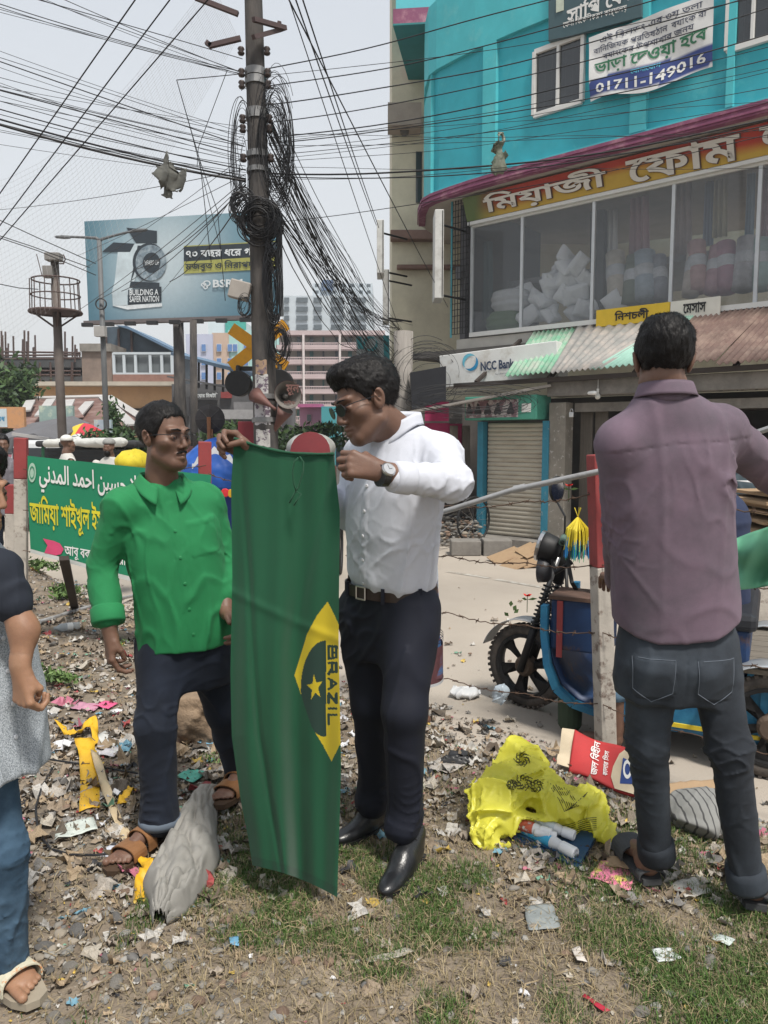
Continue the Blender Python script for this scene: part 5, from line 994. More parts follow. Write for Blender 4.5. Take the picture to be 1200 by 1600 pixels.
# ---- trees and bushes in the distance ----
LEAF=[mat('leaf_green_%d'%i,c,.6,.3,3,spec=.3)for i,c in enumerate([(.045,.085,.03),(.07,.12,.04),(.03,.055,.025)])];WEED=[mat('weed_green_%d'%i,c,.6,.3,9,spec=.3)for i,c in enumerate([(.10,.17,.05),(.14,.22,.07),(.07,.12,.04)])]
def leafy(name,lab,cat,c,rx,ry,rz,n,ls,seed,trunk=None,mats=LEAF,grp=None):
 rr=np.random.RandomState(seed);c=A3(c);t_=thing(name,lab,cat,(c[0],c[1],trunk if trunk is not None else c[2]-rz),grp)
 nc=9;cl=rr.randn(nc,3)*A3((rx,ry,rz))*.45;k=rr.randint(0,nc,n);p=c+cl[k]+rr.randn(n,3)*A3((rx,ry,rz))*.24
 d=rr.randn(n,3);d/=np.linalg.norm(d,axis=1)[:,None];e=np.cross(d,rr.randn(n,3));e/=np.linalg.norm(e,axis=1)[:,None];s=ls*rr.uniform(.5,1.3,n)[:,None]
 V=np.stack([p-d*s,p-e*s*.4,p+d*s,p+e*s*.4],1).reshape(-1,3);mkobj('crown' if trunk is not None else 'foliage',V,np.arange(4*n).reshape(-1,4),list(mats),t_,mi=rr.randint(0,len(mats),n),kind='stuff')
 if trunk is not None:
  q=MB();b=A3((c[0],c[1],trunk));q.tube([b,b+(c-b)*.5+A3((.1,0,0)),c],[rx*.10,rx*.07,rx*.03],8)
  for i in range(5):q.tube([b+(c-b)*(.5+.08*i),c+cl[i]*.8],[rx*.045,rx*.012],5)
  q.build('trunk',mat('bark',(.10,.08,.06),.9,.3,6),t_,smooth=True)
leafy('tree','dark leafy tree cut off by the left edge below the scaffolding','tree',P(-8,610,26),1.2,1.2,1.3,3500,.14,1,-.2)
leafy('tree','small green tree beside the street lamp pole','tree',P(184,668,19),.45,.45,.45,1200,.08,2,-.2)
leafy('bush','bushy green shrub behind the green shirted man','bush',P(190,695,14),.8,.6,.32,1600,.07,3);leafy('bush','distant green shrub left of the pole base','bush',P(355,680,16),.6,.6,.25,900,.08,4);leafy('bush','distant scrub over the top edge of the flag','bush',P(500,690,19),1.6,.6,.3,1600,.09,5)
# ================= fence posts, wire, banner =================
PRD=mat('red_post_paint',(.26,.045,.045),.7,.15,8,.001,80,col2=(.16,.04,.04),cs=9,ct=.6);PWH=mat('white_post_paint',(.42,.385,.34),.8,.2,8,.002,60,col2=(.16,.12,.10),cs=12,ct=.58,cw=.05)
def post(px,pyt,pyj,Y_,lab,w=.083,z0=-.25,x1=None):
 a=P(px,pyt,Y_);j=P(px if x1 is None else px+(x1-px)*.5,pyj,Y_);b=P(px if x1 is None else x1,1150,Y_);b=a+(b-a)*((a[2]-z0)/(a[2]-b[2]));t_=thing('fence_post',lab,'post',b,'red and white fence posts');mid=a+(b-a)*((a[2]-j[2])/(a[2]-b[2]))
 q=MB();q.beam(mid,a,w,w,(.25,-1,0));q.build('red_top',PRD,t_,bevel=.006);q=MB();q.beam(b,mid,w*.99,w*.99,(.25,-1,0));q.build('white_base',PWH,t_,bevel=.006);return a,b
PA=post(934,710,885,3.72,'leaning fence post with red top and peeling white base beside the man in purple',x1=946)
PBt=post(320,690,1100,5.1,'red fence post between the green shirted man and the flag',.085)
PCt=post(33,684,748,5.2,'fence post holding the left end of the green banner',.08);post(20,757,802,7.4,'shorter red and white fence post further back at the left edge',.12)
WIR=mat('rusty_barbed_wire',(.075,.045,.03),.85,.3,20)
def barbed(pts,lab,leaf=0,r=.0028):
 q=MB();P_=[A3(p)for p in pts];fine=[]
 for i in range(len(P_)-1):
  for t in np.linspace(0,1,14,endpoint=False):fine.append(P_[i]+(P_[i+1]-P_[i])*t+A3((0,0,-.02*math.sin(PI*t)+.004*math.sin(t*40))))
 fine.append(P_[-1]);q.tube(fine,r,4);t_=thing('barbed_wire',lab,'barbed wire',P_[0],'barbed wire strands');q.build('strand',WIR,t_)
 L_=sum(np.linalg.norm(fine[i+1]-fine[i])for i in range(len(fine)-1));n=int(L_/.10);fa=np.array(fine);b=MB()
 for k in range(n):
  i=(k+.5)/n*(len(fine)-1);i0=int(i);c=fa[i0]+(fa[min(i0+1,len(fa)-1)]-fa[i0])*(i-i0)
  for s in range(2):d=A3((rc.uniform(-1,1),rc.uniform(-.5,.5),rc.uniform(-1,1)));d/=np.linalg.norm(d);b.tube([c-d*.017,c+d*.017],.0016,3)
  b.tube([c-A3((.008,0,0)),c+A3((.008,0,0))],r*1.8,5)
 b.build('barbs',WIR,t_,kind='stuff')
 return t_
for k,(yl,yr)in enumerate(((790,768),(868,882),(957,988),(1060,1099))):
 barbed([P(540,yl-8*(k>1),4.4),P(700,yl,4.15),P(820,(yl+yr)/2+4,3.95),P(936,yr,3.70)],'rusty barbed wire strand number %s down between the white shirted man and the post'%('one','two','three','four')[k])
for k,(ya,yb)in enumerate(((768,790),(882,910),(988,1040),(1100,1180))):barbed([P(940,ya,3.68),P(1080,(ya+yb)/2+6,3.3),P(1290,yb+10,2.9)],'rusty barbed wire strand %s right of the leaning post'%('at shoulder level','at hip level','at thigh level','nearest the road')[k])
for k,(ya,yb)in enumerate(((733,727),(797,792),(860,880))):barbed([P(36,ya,5.14),P(180,(ya+yb)/2+4,5.1),P(322,yb,5.02)],'rusty barbed wire strand %s the green banner'%('along the top of','across the middle of','across the lower part of')[k])
barbed([P(325,740,5.0),P(420,760,4.8),P(560,782,4.5)],'rusty barbed wire strand behind the flag')
# boom pipe
bm=thing('boom_pipe','long grey steel pipe sloping up to the leaning fence post','pipe',P(935,738,3.62));q=MB();q.tube([P(560,838,4.3),P(705,796,4.05),P(800,766,3.88),P(935,737,3.62),P(1000,722,3.5)],.0145,12);q.build('pipe',mat('galvanised_pipe',(.36,.36,.36),.45,.2,9,metal=.35,col2=(.2,.19,.18),cs=8,ct=.6),bm,smooth=True);q=MB();d=P(935,737,3.62)-P(800,766,3.88);d/=np.linalg.norm(d);q.lathe([(.016,-.03),(.019,-.03),(.019,.03),(.016,.03)],P(812,763,3.87),d,14);q.build('pipe_joint',MATS['galvanised_pipe'],bm)
q=MB();q.tube([P(1176,678,3.2),P(1290,640,3.0)],.012,8);mkobj('steel_rod',q.v,q.f,MATS['galvanised_pipe'],None,label='thin steel rod behind the raised arm of the man in purple',cat='rod')
q=MB();a=on_ground(62,978,.03);b=on_ground(240,928,.03);q.tube([a,(a+b)/2+A3((0,0,.02)),b,b+(b-a)*.6],.016,10);mkobj('ground_pipe',q.v,q.f,MATS['galvanised_pipe'],None,label='grey pipe lying across the rubbish left of the green shirted man',cat='pipe')
# green banner
gb=thing('green_banner','green madrasa banner with Arabic and Bengali lettering tied to the fence','banner',P(180,860,5.1))
gTL,gTR,gBL,gBR=P(43,712,5.12),P(330,742,4.98),P(47,862,5.12),P(322,938,4.98)
def gbp(u,v,o=0.):
 p=(gTL*(1-u)+gTR*u)*(1-v)+(gBL*(1-u)+gBR*u)*v;return p+A3((0,-(o+.010*math.sin(u*7+v*4)+.006*math.sin(u*17)),0))
q=MB();q.grid(gbp,60,26);q.build('banner_cloth',mat('banner_green',(.012,.20,.10),.6,.08,5),gb,smooth=True)
q=MB();q.grid(lambda u,v:gbp(u,.97+.04*v,.004),60,1);q.build('white_edge',mat('banner_white_edge',(.5,.52,.5),.6),gb)
def gpx(px,py):
 u=v=.5
 for _ in range(6):
  yT=712+30*u;yB=862+76*u;v=(py-yT)/(yB-yT);xl=43+4*v;xr=330-8*v;u=(px-xl)/(xr-xl)
 return u,v
def gtext(body,x0,x1,y0,y1,m,bold=.01,slope=0.,flip=False):
 v,f=text_mesh(body,1,bold);lo,hi=v.min(0),v.max(0);g=MB();vs=[]
 for p in v:
  a=(p[0]-lo[0])/(hi[0]-lo[0]);b=(p[1]-lo[1])/(hi[1]-lo[1]);vs.append(gbp(*gpx(x0+(x1-x0)*a,y1+(y0-y1)*b+slope*(x0+(x1-x0)*a-x0)),.006))
 g.add(vs,f);g.build('lettering',m,gb)
YLI=mat('yellow_ink',(.62,.55,.03),.6);PKI=mat('pink_ink',(.55,.06,.15),.6)
gtext('\uFEF2\uFEE7\uFEAA\uFEE4\uFEDF\uFE8D \uFEAA\uFEE4\uFEA3\uFE8D \uFEE6\uFEF4\uFEB4\uFEA3 \uFEFB\uFEEE\uFEE3',64,232,722,768,cW,.018,.14)
gtext('জািময়া শাইখুল ইসলািময়া',48,205,771,828,YLI,.018,.13);gtext('আবু বকর সড়ক েরাড',101,208,852,873,cW,.012,.16)
g=MB();u0,v0=gpx(52,737);g.add([gbp(*gpx(52+6.5*math.cos(t),738+15*math.sin(t)),.005)for t in np.linspace(0,2*PI,24,endpoint=False)],[tuple(range(24))]);g.build('round_emblem',mat('pale_green_print',(.33,.48,.38),.6),gb)
g=MB();g.add([gbp(*gpx(52+4.3*math.cos(t)*r,738+10*math.sin(t)*r),.008)for r in(.8,1)for t in np.linspace(0,2*PI,20,endpoint=False)],[(i,(i+1)%20,20+(i+1)%20,20+i)for i in range(20)]);g.build('emblem_ring',MATS['banner_green'],gb)
g=MB();g.add([gbp(*gpx(x,y),.006)for x,y in((68,841),(75,852),(70,864),(88,868),(96,866),(100,858),(94,849),(85,845))],[tuple(range(8))]);g.build('pink_arrow',PKI,gb)
# concrete lump and dark stake by the banner
q=MB();q.beam(on_ground(118,940,-.1),P(100,872,4.95),.06,.03);mkobj('wood_stake',q.v,q.f,MATS['dark_timber'],None,label='dark slanting stake below the green banner',cat='stake')
# ================= people =================
def basis(front,up=(0,0,1)):
 f=A3(front);f=f/np.linalg.norm(f);u=A3(up);u=u-f*(u@f);u/=np.linalg.norm(u)
 return np.array([np.cross(f,u),f,u]).T
def basis2(front,up):
 u=A3(up);u=u/np.linalg.norm(u);f=A3(front);f=f-u*(f@u);f/=np.linalg.norm(f);return np.array([np.cross(f,u),f,u]).T
class Loc:
 def __init__(s,C,M,k=1.):s.C=A3(C);s.M=A3(M);s.k=k
 def w(s,q):return s.C+s.M@(A3(q)*s.k)
 def wrap(s,f):return lambda p:f(((p-s.C)@s.M)/s.k)*s.k
SKIN=mat('skin',(.150,.082,.056),.52,.10,14,.0004,260,spec=.42,sss=.12,col2=(.115,.058,.040),cs=9,ct=.58,cw=.12)
SKIN_L=mat('skin_light',(.30,.165,.10),.52,.10,14,.0004,260,spec=.42,sss=.12,col2=(.22,.115,.07),cs=9,ct=.58,cw=.12)
HAIR=mat('hair',(.0065,.0055,.0055),.5,.5,120,.002,300,spec=.22,stretch=(1,1,.3))
LENS=mat('glasses_lens',(.03,.03,.035),.08,.05,5,spec=.6,alpha=.12)
LENSD=mat('dark_lens',(.012,.012,.015),.3,.05,5,spec=.25)
FRAMEM=mat('glasses_frame',(.03,.03,.034),.3,.1,5,metal=.6)
LIP=mat('lips',(.16,.06,.05),.45,.1,20)
EYEW=mat('eye_white',(.5,.47,.43),.2,.05,5)
BLACK=mat('matt_black',(.014,.014,.015),.55,.3,20)
def head_sdf(L,neck_w,neck_r=.056,nose=1.,jaw=1.):
 h=SDF(ell((0,-.02,.045),(.074,.094,.082)))
 h.u(ell((0,.022,-.025),(.06*jaw,.066,.083)),.03)
 h.u(cap((0,.064,-.094),(0,.05,-.088),.023,.03),.03)
 for x in(-1,1):
  h.u(cap((x*.05*jaw,.0,-.06),(x*.018,.062,-.092),.018,.018),.025)
  h.u(cap((x*.014,.087,.026),(x*.042,.072,.028),.0095,.009),.014)
  h.u(ell((x*.046,.05,-.018),(.022,.026,.02)),.022)
  h.s_(ell((x*.031,.097,.004),(.019,.016,.012)),.014)
  h.u(ell((x*.031,.074,.002),(.0155,.0125,.0115)),.004)
  h.s_(cap((x*.022,.0885,.0005),(x*.041,.0835,.0005),.0014,.0014),.003)
 h.u(cap((0,.086,.014),(0,.104*nose+.0*nose,-.028),.0075,.0105),.012)
 for x in(-1,1):
  h.u(ell((x*.0125,.094,-.034),(.0085,.0105,.0075)),.008)
  h.s_(ell((x*.007,.1,-.043),(.0035,.005,.004)),.003)
 h.u(cap((-.019,.08,-.060),(0,.0915,-.0575),.0065,.0075),.008);h.u(cap((.019,.08,-.060),(0,.0915,-.0575),.0065,.0075),.008)
 h.u(cap((-.015,.08,-.071),(0,.0885,-.0715),.0065,.0085),.008);h.u(cap((.015,.08,-.071),(0,.0885,-.0715),.0065,.0085),.008)
 h.s_(cap((-.022,.085,-.0655),(0,.0985,-.0645),.0016,.0016),.004);h.s_(cap((.022,.085,-.0655),(0,.0985,-.0645),.0016,.0016),.004)
 for x in(-1,1):
  h.u(ell((x*.078,-.008,-.002),(.009,.019,.033),basis((0,1,.15),(x*.25,0,1))),.008)
  h.s_(ell((x*.085,-.004,.002),(.006,.010,.02)),.006)
  h.u(cap((x*.083,-.006,-.006),(x*.084,.002,.010),.0028,.0028),.003)
 f=SDF(L.wrap(h));f.u(cap(L.w((0,-.022,-.05)),neck_w,neck_r*L.k*.93,neck_r*1.05),.018)
 f.u(cap(L.w((0,.02,-.085)),A3(neck_w)+L.M[:,1]*.02,.026,.036),.018)
 return f
def hair_obj(L,par,top=.012,front=.07,back=-.068,side=.004,bald=0.,n=5500,wave=.0022,seed=1,sweep=(0,-.5,-.9),quiff=0.):
 e1=ell((0,-.022,.046),(.074+top*.75,.096+top*.75,.082+top))
 def h(q):
  d=e1(q)
  if quiff:d=smin(d,ell((0,.045,.105),(.055,.045,.026))(q),.03)
  y=q[:,1]
  g=np.interp(y,[-.12,-.06,-.035,-.02,.0,.022,.036,.05,.075,.11],[back,back+.004,back+.02,-.03,.030,-.012+side,.03,front-.012,front,front+.01])
  g=g+.006*(vnoise(q*90)-.5)*2
  d=smax(d,g-q[:,2],.006)
  st=vnoise(q*np.array([230.,90.,90.])+seed)*1.0
  d=d-wave*(st-.5)*2-.004*(vnoise(q*38+seed*3)-.5)*2
  if bald:d=d+bald*np.exp(-((q[:,0]/.03)**2+((q[:,1]+.04)/.035)**2+((q[:,2]-.13)/.05)**2))
  return d
 lo=L.C-.17*L.k;hi=L.C+.17*L.k
 o,v,q=sdfobj('hair',L.wrap(h),lo,hi,.0034*L.k,HAIR,par)
 r=np.random.RandomState(seed);idx=r.randint(0,len(q),n);c=v[q[idx]].mean(1)
 nrm=np.cross(v[q[idx,1]]-v[q[idx,0]],v[q[idx,2]]-v[q[idx,0]]);nrm/=np.linalg.norm(nrm,axis=1)[:,None]+1e-12
 out=c-L.w((0,-.02,.04));sg=np.sign((nrm*out).sum(1));nrm*=sg[:,None]
 dr=L.M@A3(sweep);dd=dr[None]+r.randn(n,3)*.35;dd-=nrm*(dd*nrm).sum(1)[:,None];dd/=np.linalg.norm(dd,axis=1)[:,None]
 sd=np.cross(dd,nrm)*.0007;ln=r.uniform(.008,.02,n)[:,None]*L.k
 a=c-nrm*.001;tip=c+dd*ln+nrm*r.uniform(.0005,.004,n)[:,None]
 V=np.stack([a-sd,a+sd,tip],1).reshape(-1,3);Fq=np.arange(3*n).reshape(-1,3)
 s_=mkobj('hair_strands',V,Fq,HAIR,par);setp(s_,kind='stuff')
 return o
def face_bits(L,par,glasses=None,brows=True,mous=False,eyes=True):
 def tubeL(mb,pts,r,n=5):mb.tube([L.w(p)for p in pts],[q*L.k for q in r]if isinstance(r,list)else r*L.k,n)
 for x in(-1,1):
  if brows:
   mb=MB();tubeL(mb,[(x*.012,.0985,.0255),(x*.026,.0965,.0305),(x*.045,.0835,.0285)],[.0022,.0036,.0015]);mb.build('eyebrow',HAIR,par)
  if eyes:
   mb=MB();mb.lathe([(0,-.004*L.k),(.0044*L.k,-.001*L.k),(.003*L.k,.0012*L.k),(0,.002*L.k)],L.w((x*.031,.0862,.0005)),L.M[:,1],8);mb.build('eye',BLACK,par,smooth=True)
 if mous:
  mb=MB()
  for x in(-1,1):tubeL(mb,[(0,.0965,-.0495),(x*.012,.0955,-.0505),(x*.025,.086,-.0565)],[.0042,.0045,.001],6)
  mb.build('moustache',HAIR,par)
 if glasses:
  g=MB()
  for x in(-1,1):
   if glasses=='half':ring=[(-.024,.006),(-.023,.013),(-.01,.016),(.01,.016),(.023,.013),(.025,.006)];
   else:ring=[(math.cos(t)*.0245,math.sin(t)*.0185+.001)for t in np.linspace(0,2*PI,17)]
   tubeL(g,[(x*(.034+a),.109-abs(.034+a)*.16,.002+b)for a,b in ring],.0014)
   tubeL(g,[(x*.057,.099,.010),(x*.074,.07,.012),(x*.08,.0,.008),(x*.08,-.018,-.006)],.0015)
   le=MB();k=16
   pts=[L.w((x*(.034+math.cos(t)*.024),.1088-abs(.034+math.cos(t)*.024)*.16,.001+math.sin(t)*.0175))for t in np.linspace(0,2*PI,k,endpoint=False)]
   le.prism(pts,L.M[:,1]*.0012);le.build('lens',LENSD if glasses=='dark' else LENS,par)
  tubeL(g,[(-.011,.1045,.004),(0,.107,.0075),(.011,.1045,.004)],.0014)
  g.build('glasses_frame',FRAMEM,par)
def hand_sdf(L,sx=1,curl=((20,25,15),)*4,thumb=((.05,.055,-.02),(.056,.085,-.028)),spread=.0,fore=None,fr_=.041):
 h=SDF(cap((0,-.03,0),(0,.015,0),.026,.026,((0,0,1),.72)))
 kx=(.030,.0105,-.0095,-.028);ky=(.090,.094,.089,.08)
 for i in range(4):
  h.u(cap((kx[i]*.45*sx,.01,-.001),(kx[i]*sx,ky[i],0),.016,.0115),.012)
 h.u(cap((sx*.014,.018,-.010),(sx*.028,.052,-.012),.018,.014),.015)
 ln=((.042,.025,.019),(.046,.028,.020),(.042,.026,.019),(.033,.019,.017))
 for i in range(4):
  cu=curl[i]if len(curl)>1 else curl[0]
  p=A3((kx[i]*sx,ky[i],0));a=0;sp_=spread*(1.5-i)*sx
  for j in range(3):
   a+=R(cu[j]);d=A3((math.sin(sp_)*math.cos(a),math.cos(a),-math.sin(a)));q=p+d*ln[i][j]
   rr=(.0098,.0088,.0080,.0070);h.u(cap(p,q,rr[j],rr[j+1]),.0035 if j else .006);p=q
 t0=A3((sx*.026,.03,-.012));t1=A3(thumb[0]);t1[0]*=sx;t2=A3(thumb[1]);t2[0]*=sx
 h.u(cap(t0,t1,.0135,.0108),.008);h.u(cap(t1,t2,.0108,.0085),.003)
 f=SDF(L.wrap(h))
 if fore is not None:f.u(cap(L.w((0,-.02,0)),fore,.026*L.k,fr_*L.k),.02)
 return f
def bvh_of(v,q):return BVHTree.FromPolygons([tuple(a)for a in v],[tuple(int(i)for i in f)for f in q])
def hit(b,o,d):
 r=b.ray_cast(Vector(o),Vector(d));return(np.array(r[0]),np.array(r[1]))if r[0]is not None else(None,None)
def shoe(H,yaw_dir,m,par,s=1.,sole=None,up=(0,0,1)):
 L=Loc(H,basis(yaw_dir,up),s)
 f=SDF(ell((0,.035,.042),(.036,.045,.045)));f.u(ell((0,.11,.034),(.042,.07,.042)),.03);f.u(ell((0,.195,.022),(.037,.075,.026)),.03)
 f.u(cap((0,.02,.095),(0,.11,.06),.036,.03),.03);f.s_(ell((0,.005,.135),(.03,.045,.03)),.01);f.i(lambda p:.004-p[:,2],.003)
 f.disp=[near(wr(60,.0025,(.5,2,1)),(0,.13,.06),.05)]
 o,v,q=sdfobj('shoe',L.wrap(f),L.C-.3*s,L.C+.3*s,.0045,m,par)
 k=[(-.03,-.005),(.03,-.005),(.036,.04),(.034,.09),(.043,.15),(.04,.2),(.025,.25),(0,.27),(-.025,.25),(-.042,.2),(-.045,.15),(-.036,.09),(-.036,.04)]
 mb=MB();mb.prism([L.w((a,b,0))for a,b in k],L.M[:,2]*.012*s);mb.build('sole',sole or BLACK,o)
 lc=MB()
 for i in range(4):
  y=.085+i*.016;z=.098-i*.0095
  lc.tube([L.w((-.018,y-.004,z-.006)),L.w((0,y,z+.002)),L.w((.018,y+.004,z-.006))],.002,5)
 lc.tube([L.w((-.03,.07,.098)),L.w((-.012,.078,.108)),L.w((0,.082,.102)),L.w((.015,.076,.11)),L.w((.028,.06,.09))],.002,5)
 lc.build('laces',BLACK,o)
 return L
def foot_sdf(L,ankle):
 f=SDF(ell((0,.028,.03),(.031,.036,.032)));f.u(cap((0,.05,.05),(0,.13,.03),.032,.026),.02)
 f.u(ell((0,.165,.018),(.043,.045,.018)),.02)
 for i in range(5):
  x=(.028,.010,-.006,-.020,-.033)[i];f.u(cap((x*.95,.19,.014),(x*1.05,.232-abs(i)*.008+.004*(i==0),.012),.0125 if i==0 else .0088,.0125 if i==0 else .0075),.004)
 g=SDF(L.wrap(f));g.u(cap(L.w((0,.025,.05)),ankle,.034*L.k,.040*L.k),.03)
 return g
def sandal(L,par,m,ms,wide=True,back=False):
 k=[(-.03,-.012),(.03,-.012),(.04,.03),(.037,.09),(.048,.16),(.046,.21),(.03,.252),(0,.262),(-.03,.248),(-.045,.2),(-.05,.15),(-.04,.09),(-.038,.03)]
 mb=MB();mb.prism([L.w((a,b,-.018))for a,b in k],L.M[:,2]*.020*L.k);s=mb.build('sandal',ms,par)
 def strap(y0,y1,z,w):
  mb=MB()
  def fn(u,v):
   t=-1+2*u;y=y0+(y1-y0)*v;return L.w((w*math.sin(t*PI/2*1.02),y,z*max(0,math.cos(t*PI/2))**.6+.002))
  mb.grid(fn,14,6);o=mb.build('strap',m,s);md=o.modifiers.new('t','SOLIDIFY');md.thickness=.004
 if wide:strap(.13,.19,.047,.054);strap(.075,.115,.068,.05)
 else:strap(.10,.185,.052,.056)
 if back:strap(-.012,.02,.03,.045)
 return s
def person(name_label,loc,cat='person',group=None):return thing('person',name_label,cat,loc,group)
def bounds(pts,m):pts=A3(pts);return pts.min(0)-m,pts.max(0)+m
def limbs(f,pts,rr,k=.03,flat=None):
 for i in range(len(pts)-1):f.u(cap(pts[i],pts[i+1],rr[i],rr[i+1],flat),k)
 return f
def under_body(mb_list):return mb_list
DENIM=mat('dark_denim',(.0045,.0085,.019),.85,.35,9,.0012,700,col2=(.012,.018,.034),cs=4,ct=.6,cw=.15,sheen=.02,crease=(.0022,8))
NAVY=mat('navy_trouser_cloth',(.0055,.0075,.017),.75,.12,9,.0006,800,sheen=0.,crease=(.0022,8))
WHITE=mat('white_cotton',(.56,.58,.645),.85,.05,8,.0010,900,sheen=.02,crease=(.0022,8))
GREENS=mat('green_cotton',(.013,.185,.062),.82,.10,8,.0010,900,sheen=.02,crease=(.0022,8))
PURPLE=mat('faded_purple_cotton',(.155,.108,.145),.9,.16,5,.0012,800,col2=(.095,.078,.098),cs=3.2,ct=.56,cw=.14,sheen=.03,crease=(.0022,8))
LEATHER=mat('black_leather',(.012,.013,.015),.30,.2,30,.0008,220,spec=.6)
BROWNL=mat('brown_leather',(.21,.10,.042),.5,.2,30,.0008,200)
BELT=mat('dark_brown_belt_leather',(.035,.022,.018),.42,.2,30,.0006,260)
STEEL=mat('brushed_steel',(.55,.55,.55),.28,.05,20,metal=1.)
def collar(par,m,c,Mt,rad,h,open_=.9,flare=.02,front_drop=.02):
 """fold-over shirt collar around the neck centre c, open at the front"""
 mb=MB();n=40
 def band(t,v):
  a=PI/2+open_*.18+(2*PI-open_*.36)*t;fr=math.sin(a)
  r=rad;z=h*(1-.25*max(0,fr))-front_drop*max(0,fr)**1.5
  if v<.5:k=v/.5;rr=r;zz=-.02+(z+.02)*k
  else:
   k=(v-.5)/.5;rr=r+.004+(flare*(1+.9*max(0,fr)))*k;zz=z-(h*1.05+.028*max(0,fr)**3)*k
  return A3(c)+Mt@A3((rr*math.cos(a),rr*fr*1.02,zz))
 mb.grid(band,n,10);o=mb.build('collar',m,par,smooth=True)
 md=o.modifiers.new('t','SOLIDIFY');md.thickness=.0035;md.offset=0
 return o
def buttons(par,b,L,pts,m,r=.0055,dirn=(0,-1,0)):
 for p in pts:
  o=L.w(p);h,n=hit(b,o,L.M@A3(dirn))
  if h is None:continue
  mb=MB();mb.lathe([(r,0),(r,.002),(r*.7,.003),(0,.0025)],h-n*0,n,10);mb.build('button',m,par)
# ---- flag geometry (used by the hands too) ----
_LE=np.array([(684,366),(760,361),(900,363),(1050,360),(1150,362),(1250,376),(1310,388),(1402,402)],float)
_RE=np.array([(684,521),(708,521),(800,531),(1000,529),(1200,533),(1402,527)],float)
def flag_px(u,v):
 top=684+24*u+10*math.sin(PI*u)*.9;bot=1352+50*u-6*math.sin(PI*u)
 y=top+(bot-top)*v
 return np.interp(y,_LE[:,0],_LE[:,1])*(1-u)+np.interp(y,_RE[:,0],_RE[:,1])*u,y
FLAG_Y=2.20
def flag_pt(u,v):
 x,y=flag_px(u,v)
 w=.25+.75*v
 dep=.030*w*math.sin(u*9.5+1.2+v*.8)+.016*w*math.sin(u*21+v*2.2+.5)+.05*math.sin(PI*u)*(1-v)*.35+.010*math.sin(v*7+u*3)
 dep+=.012*math.exp(-((u-.08-.25*v)/.035)**2)*min(1,3*v)+.014*math.exp(-((u-.95+.9*v)/.06)**2)*max(0,1-v*1.6)
 dep-=.028*math.exp(-((v-.36-.06*u)/.012)**2)*(.15)
 dep+=.030*max(0,v-.8)*math.sin(u*14)
 return P(x,y,FLAG_Y+dep)
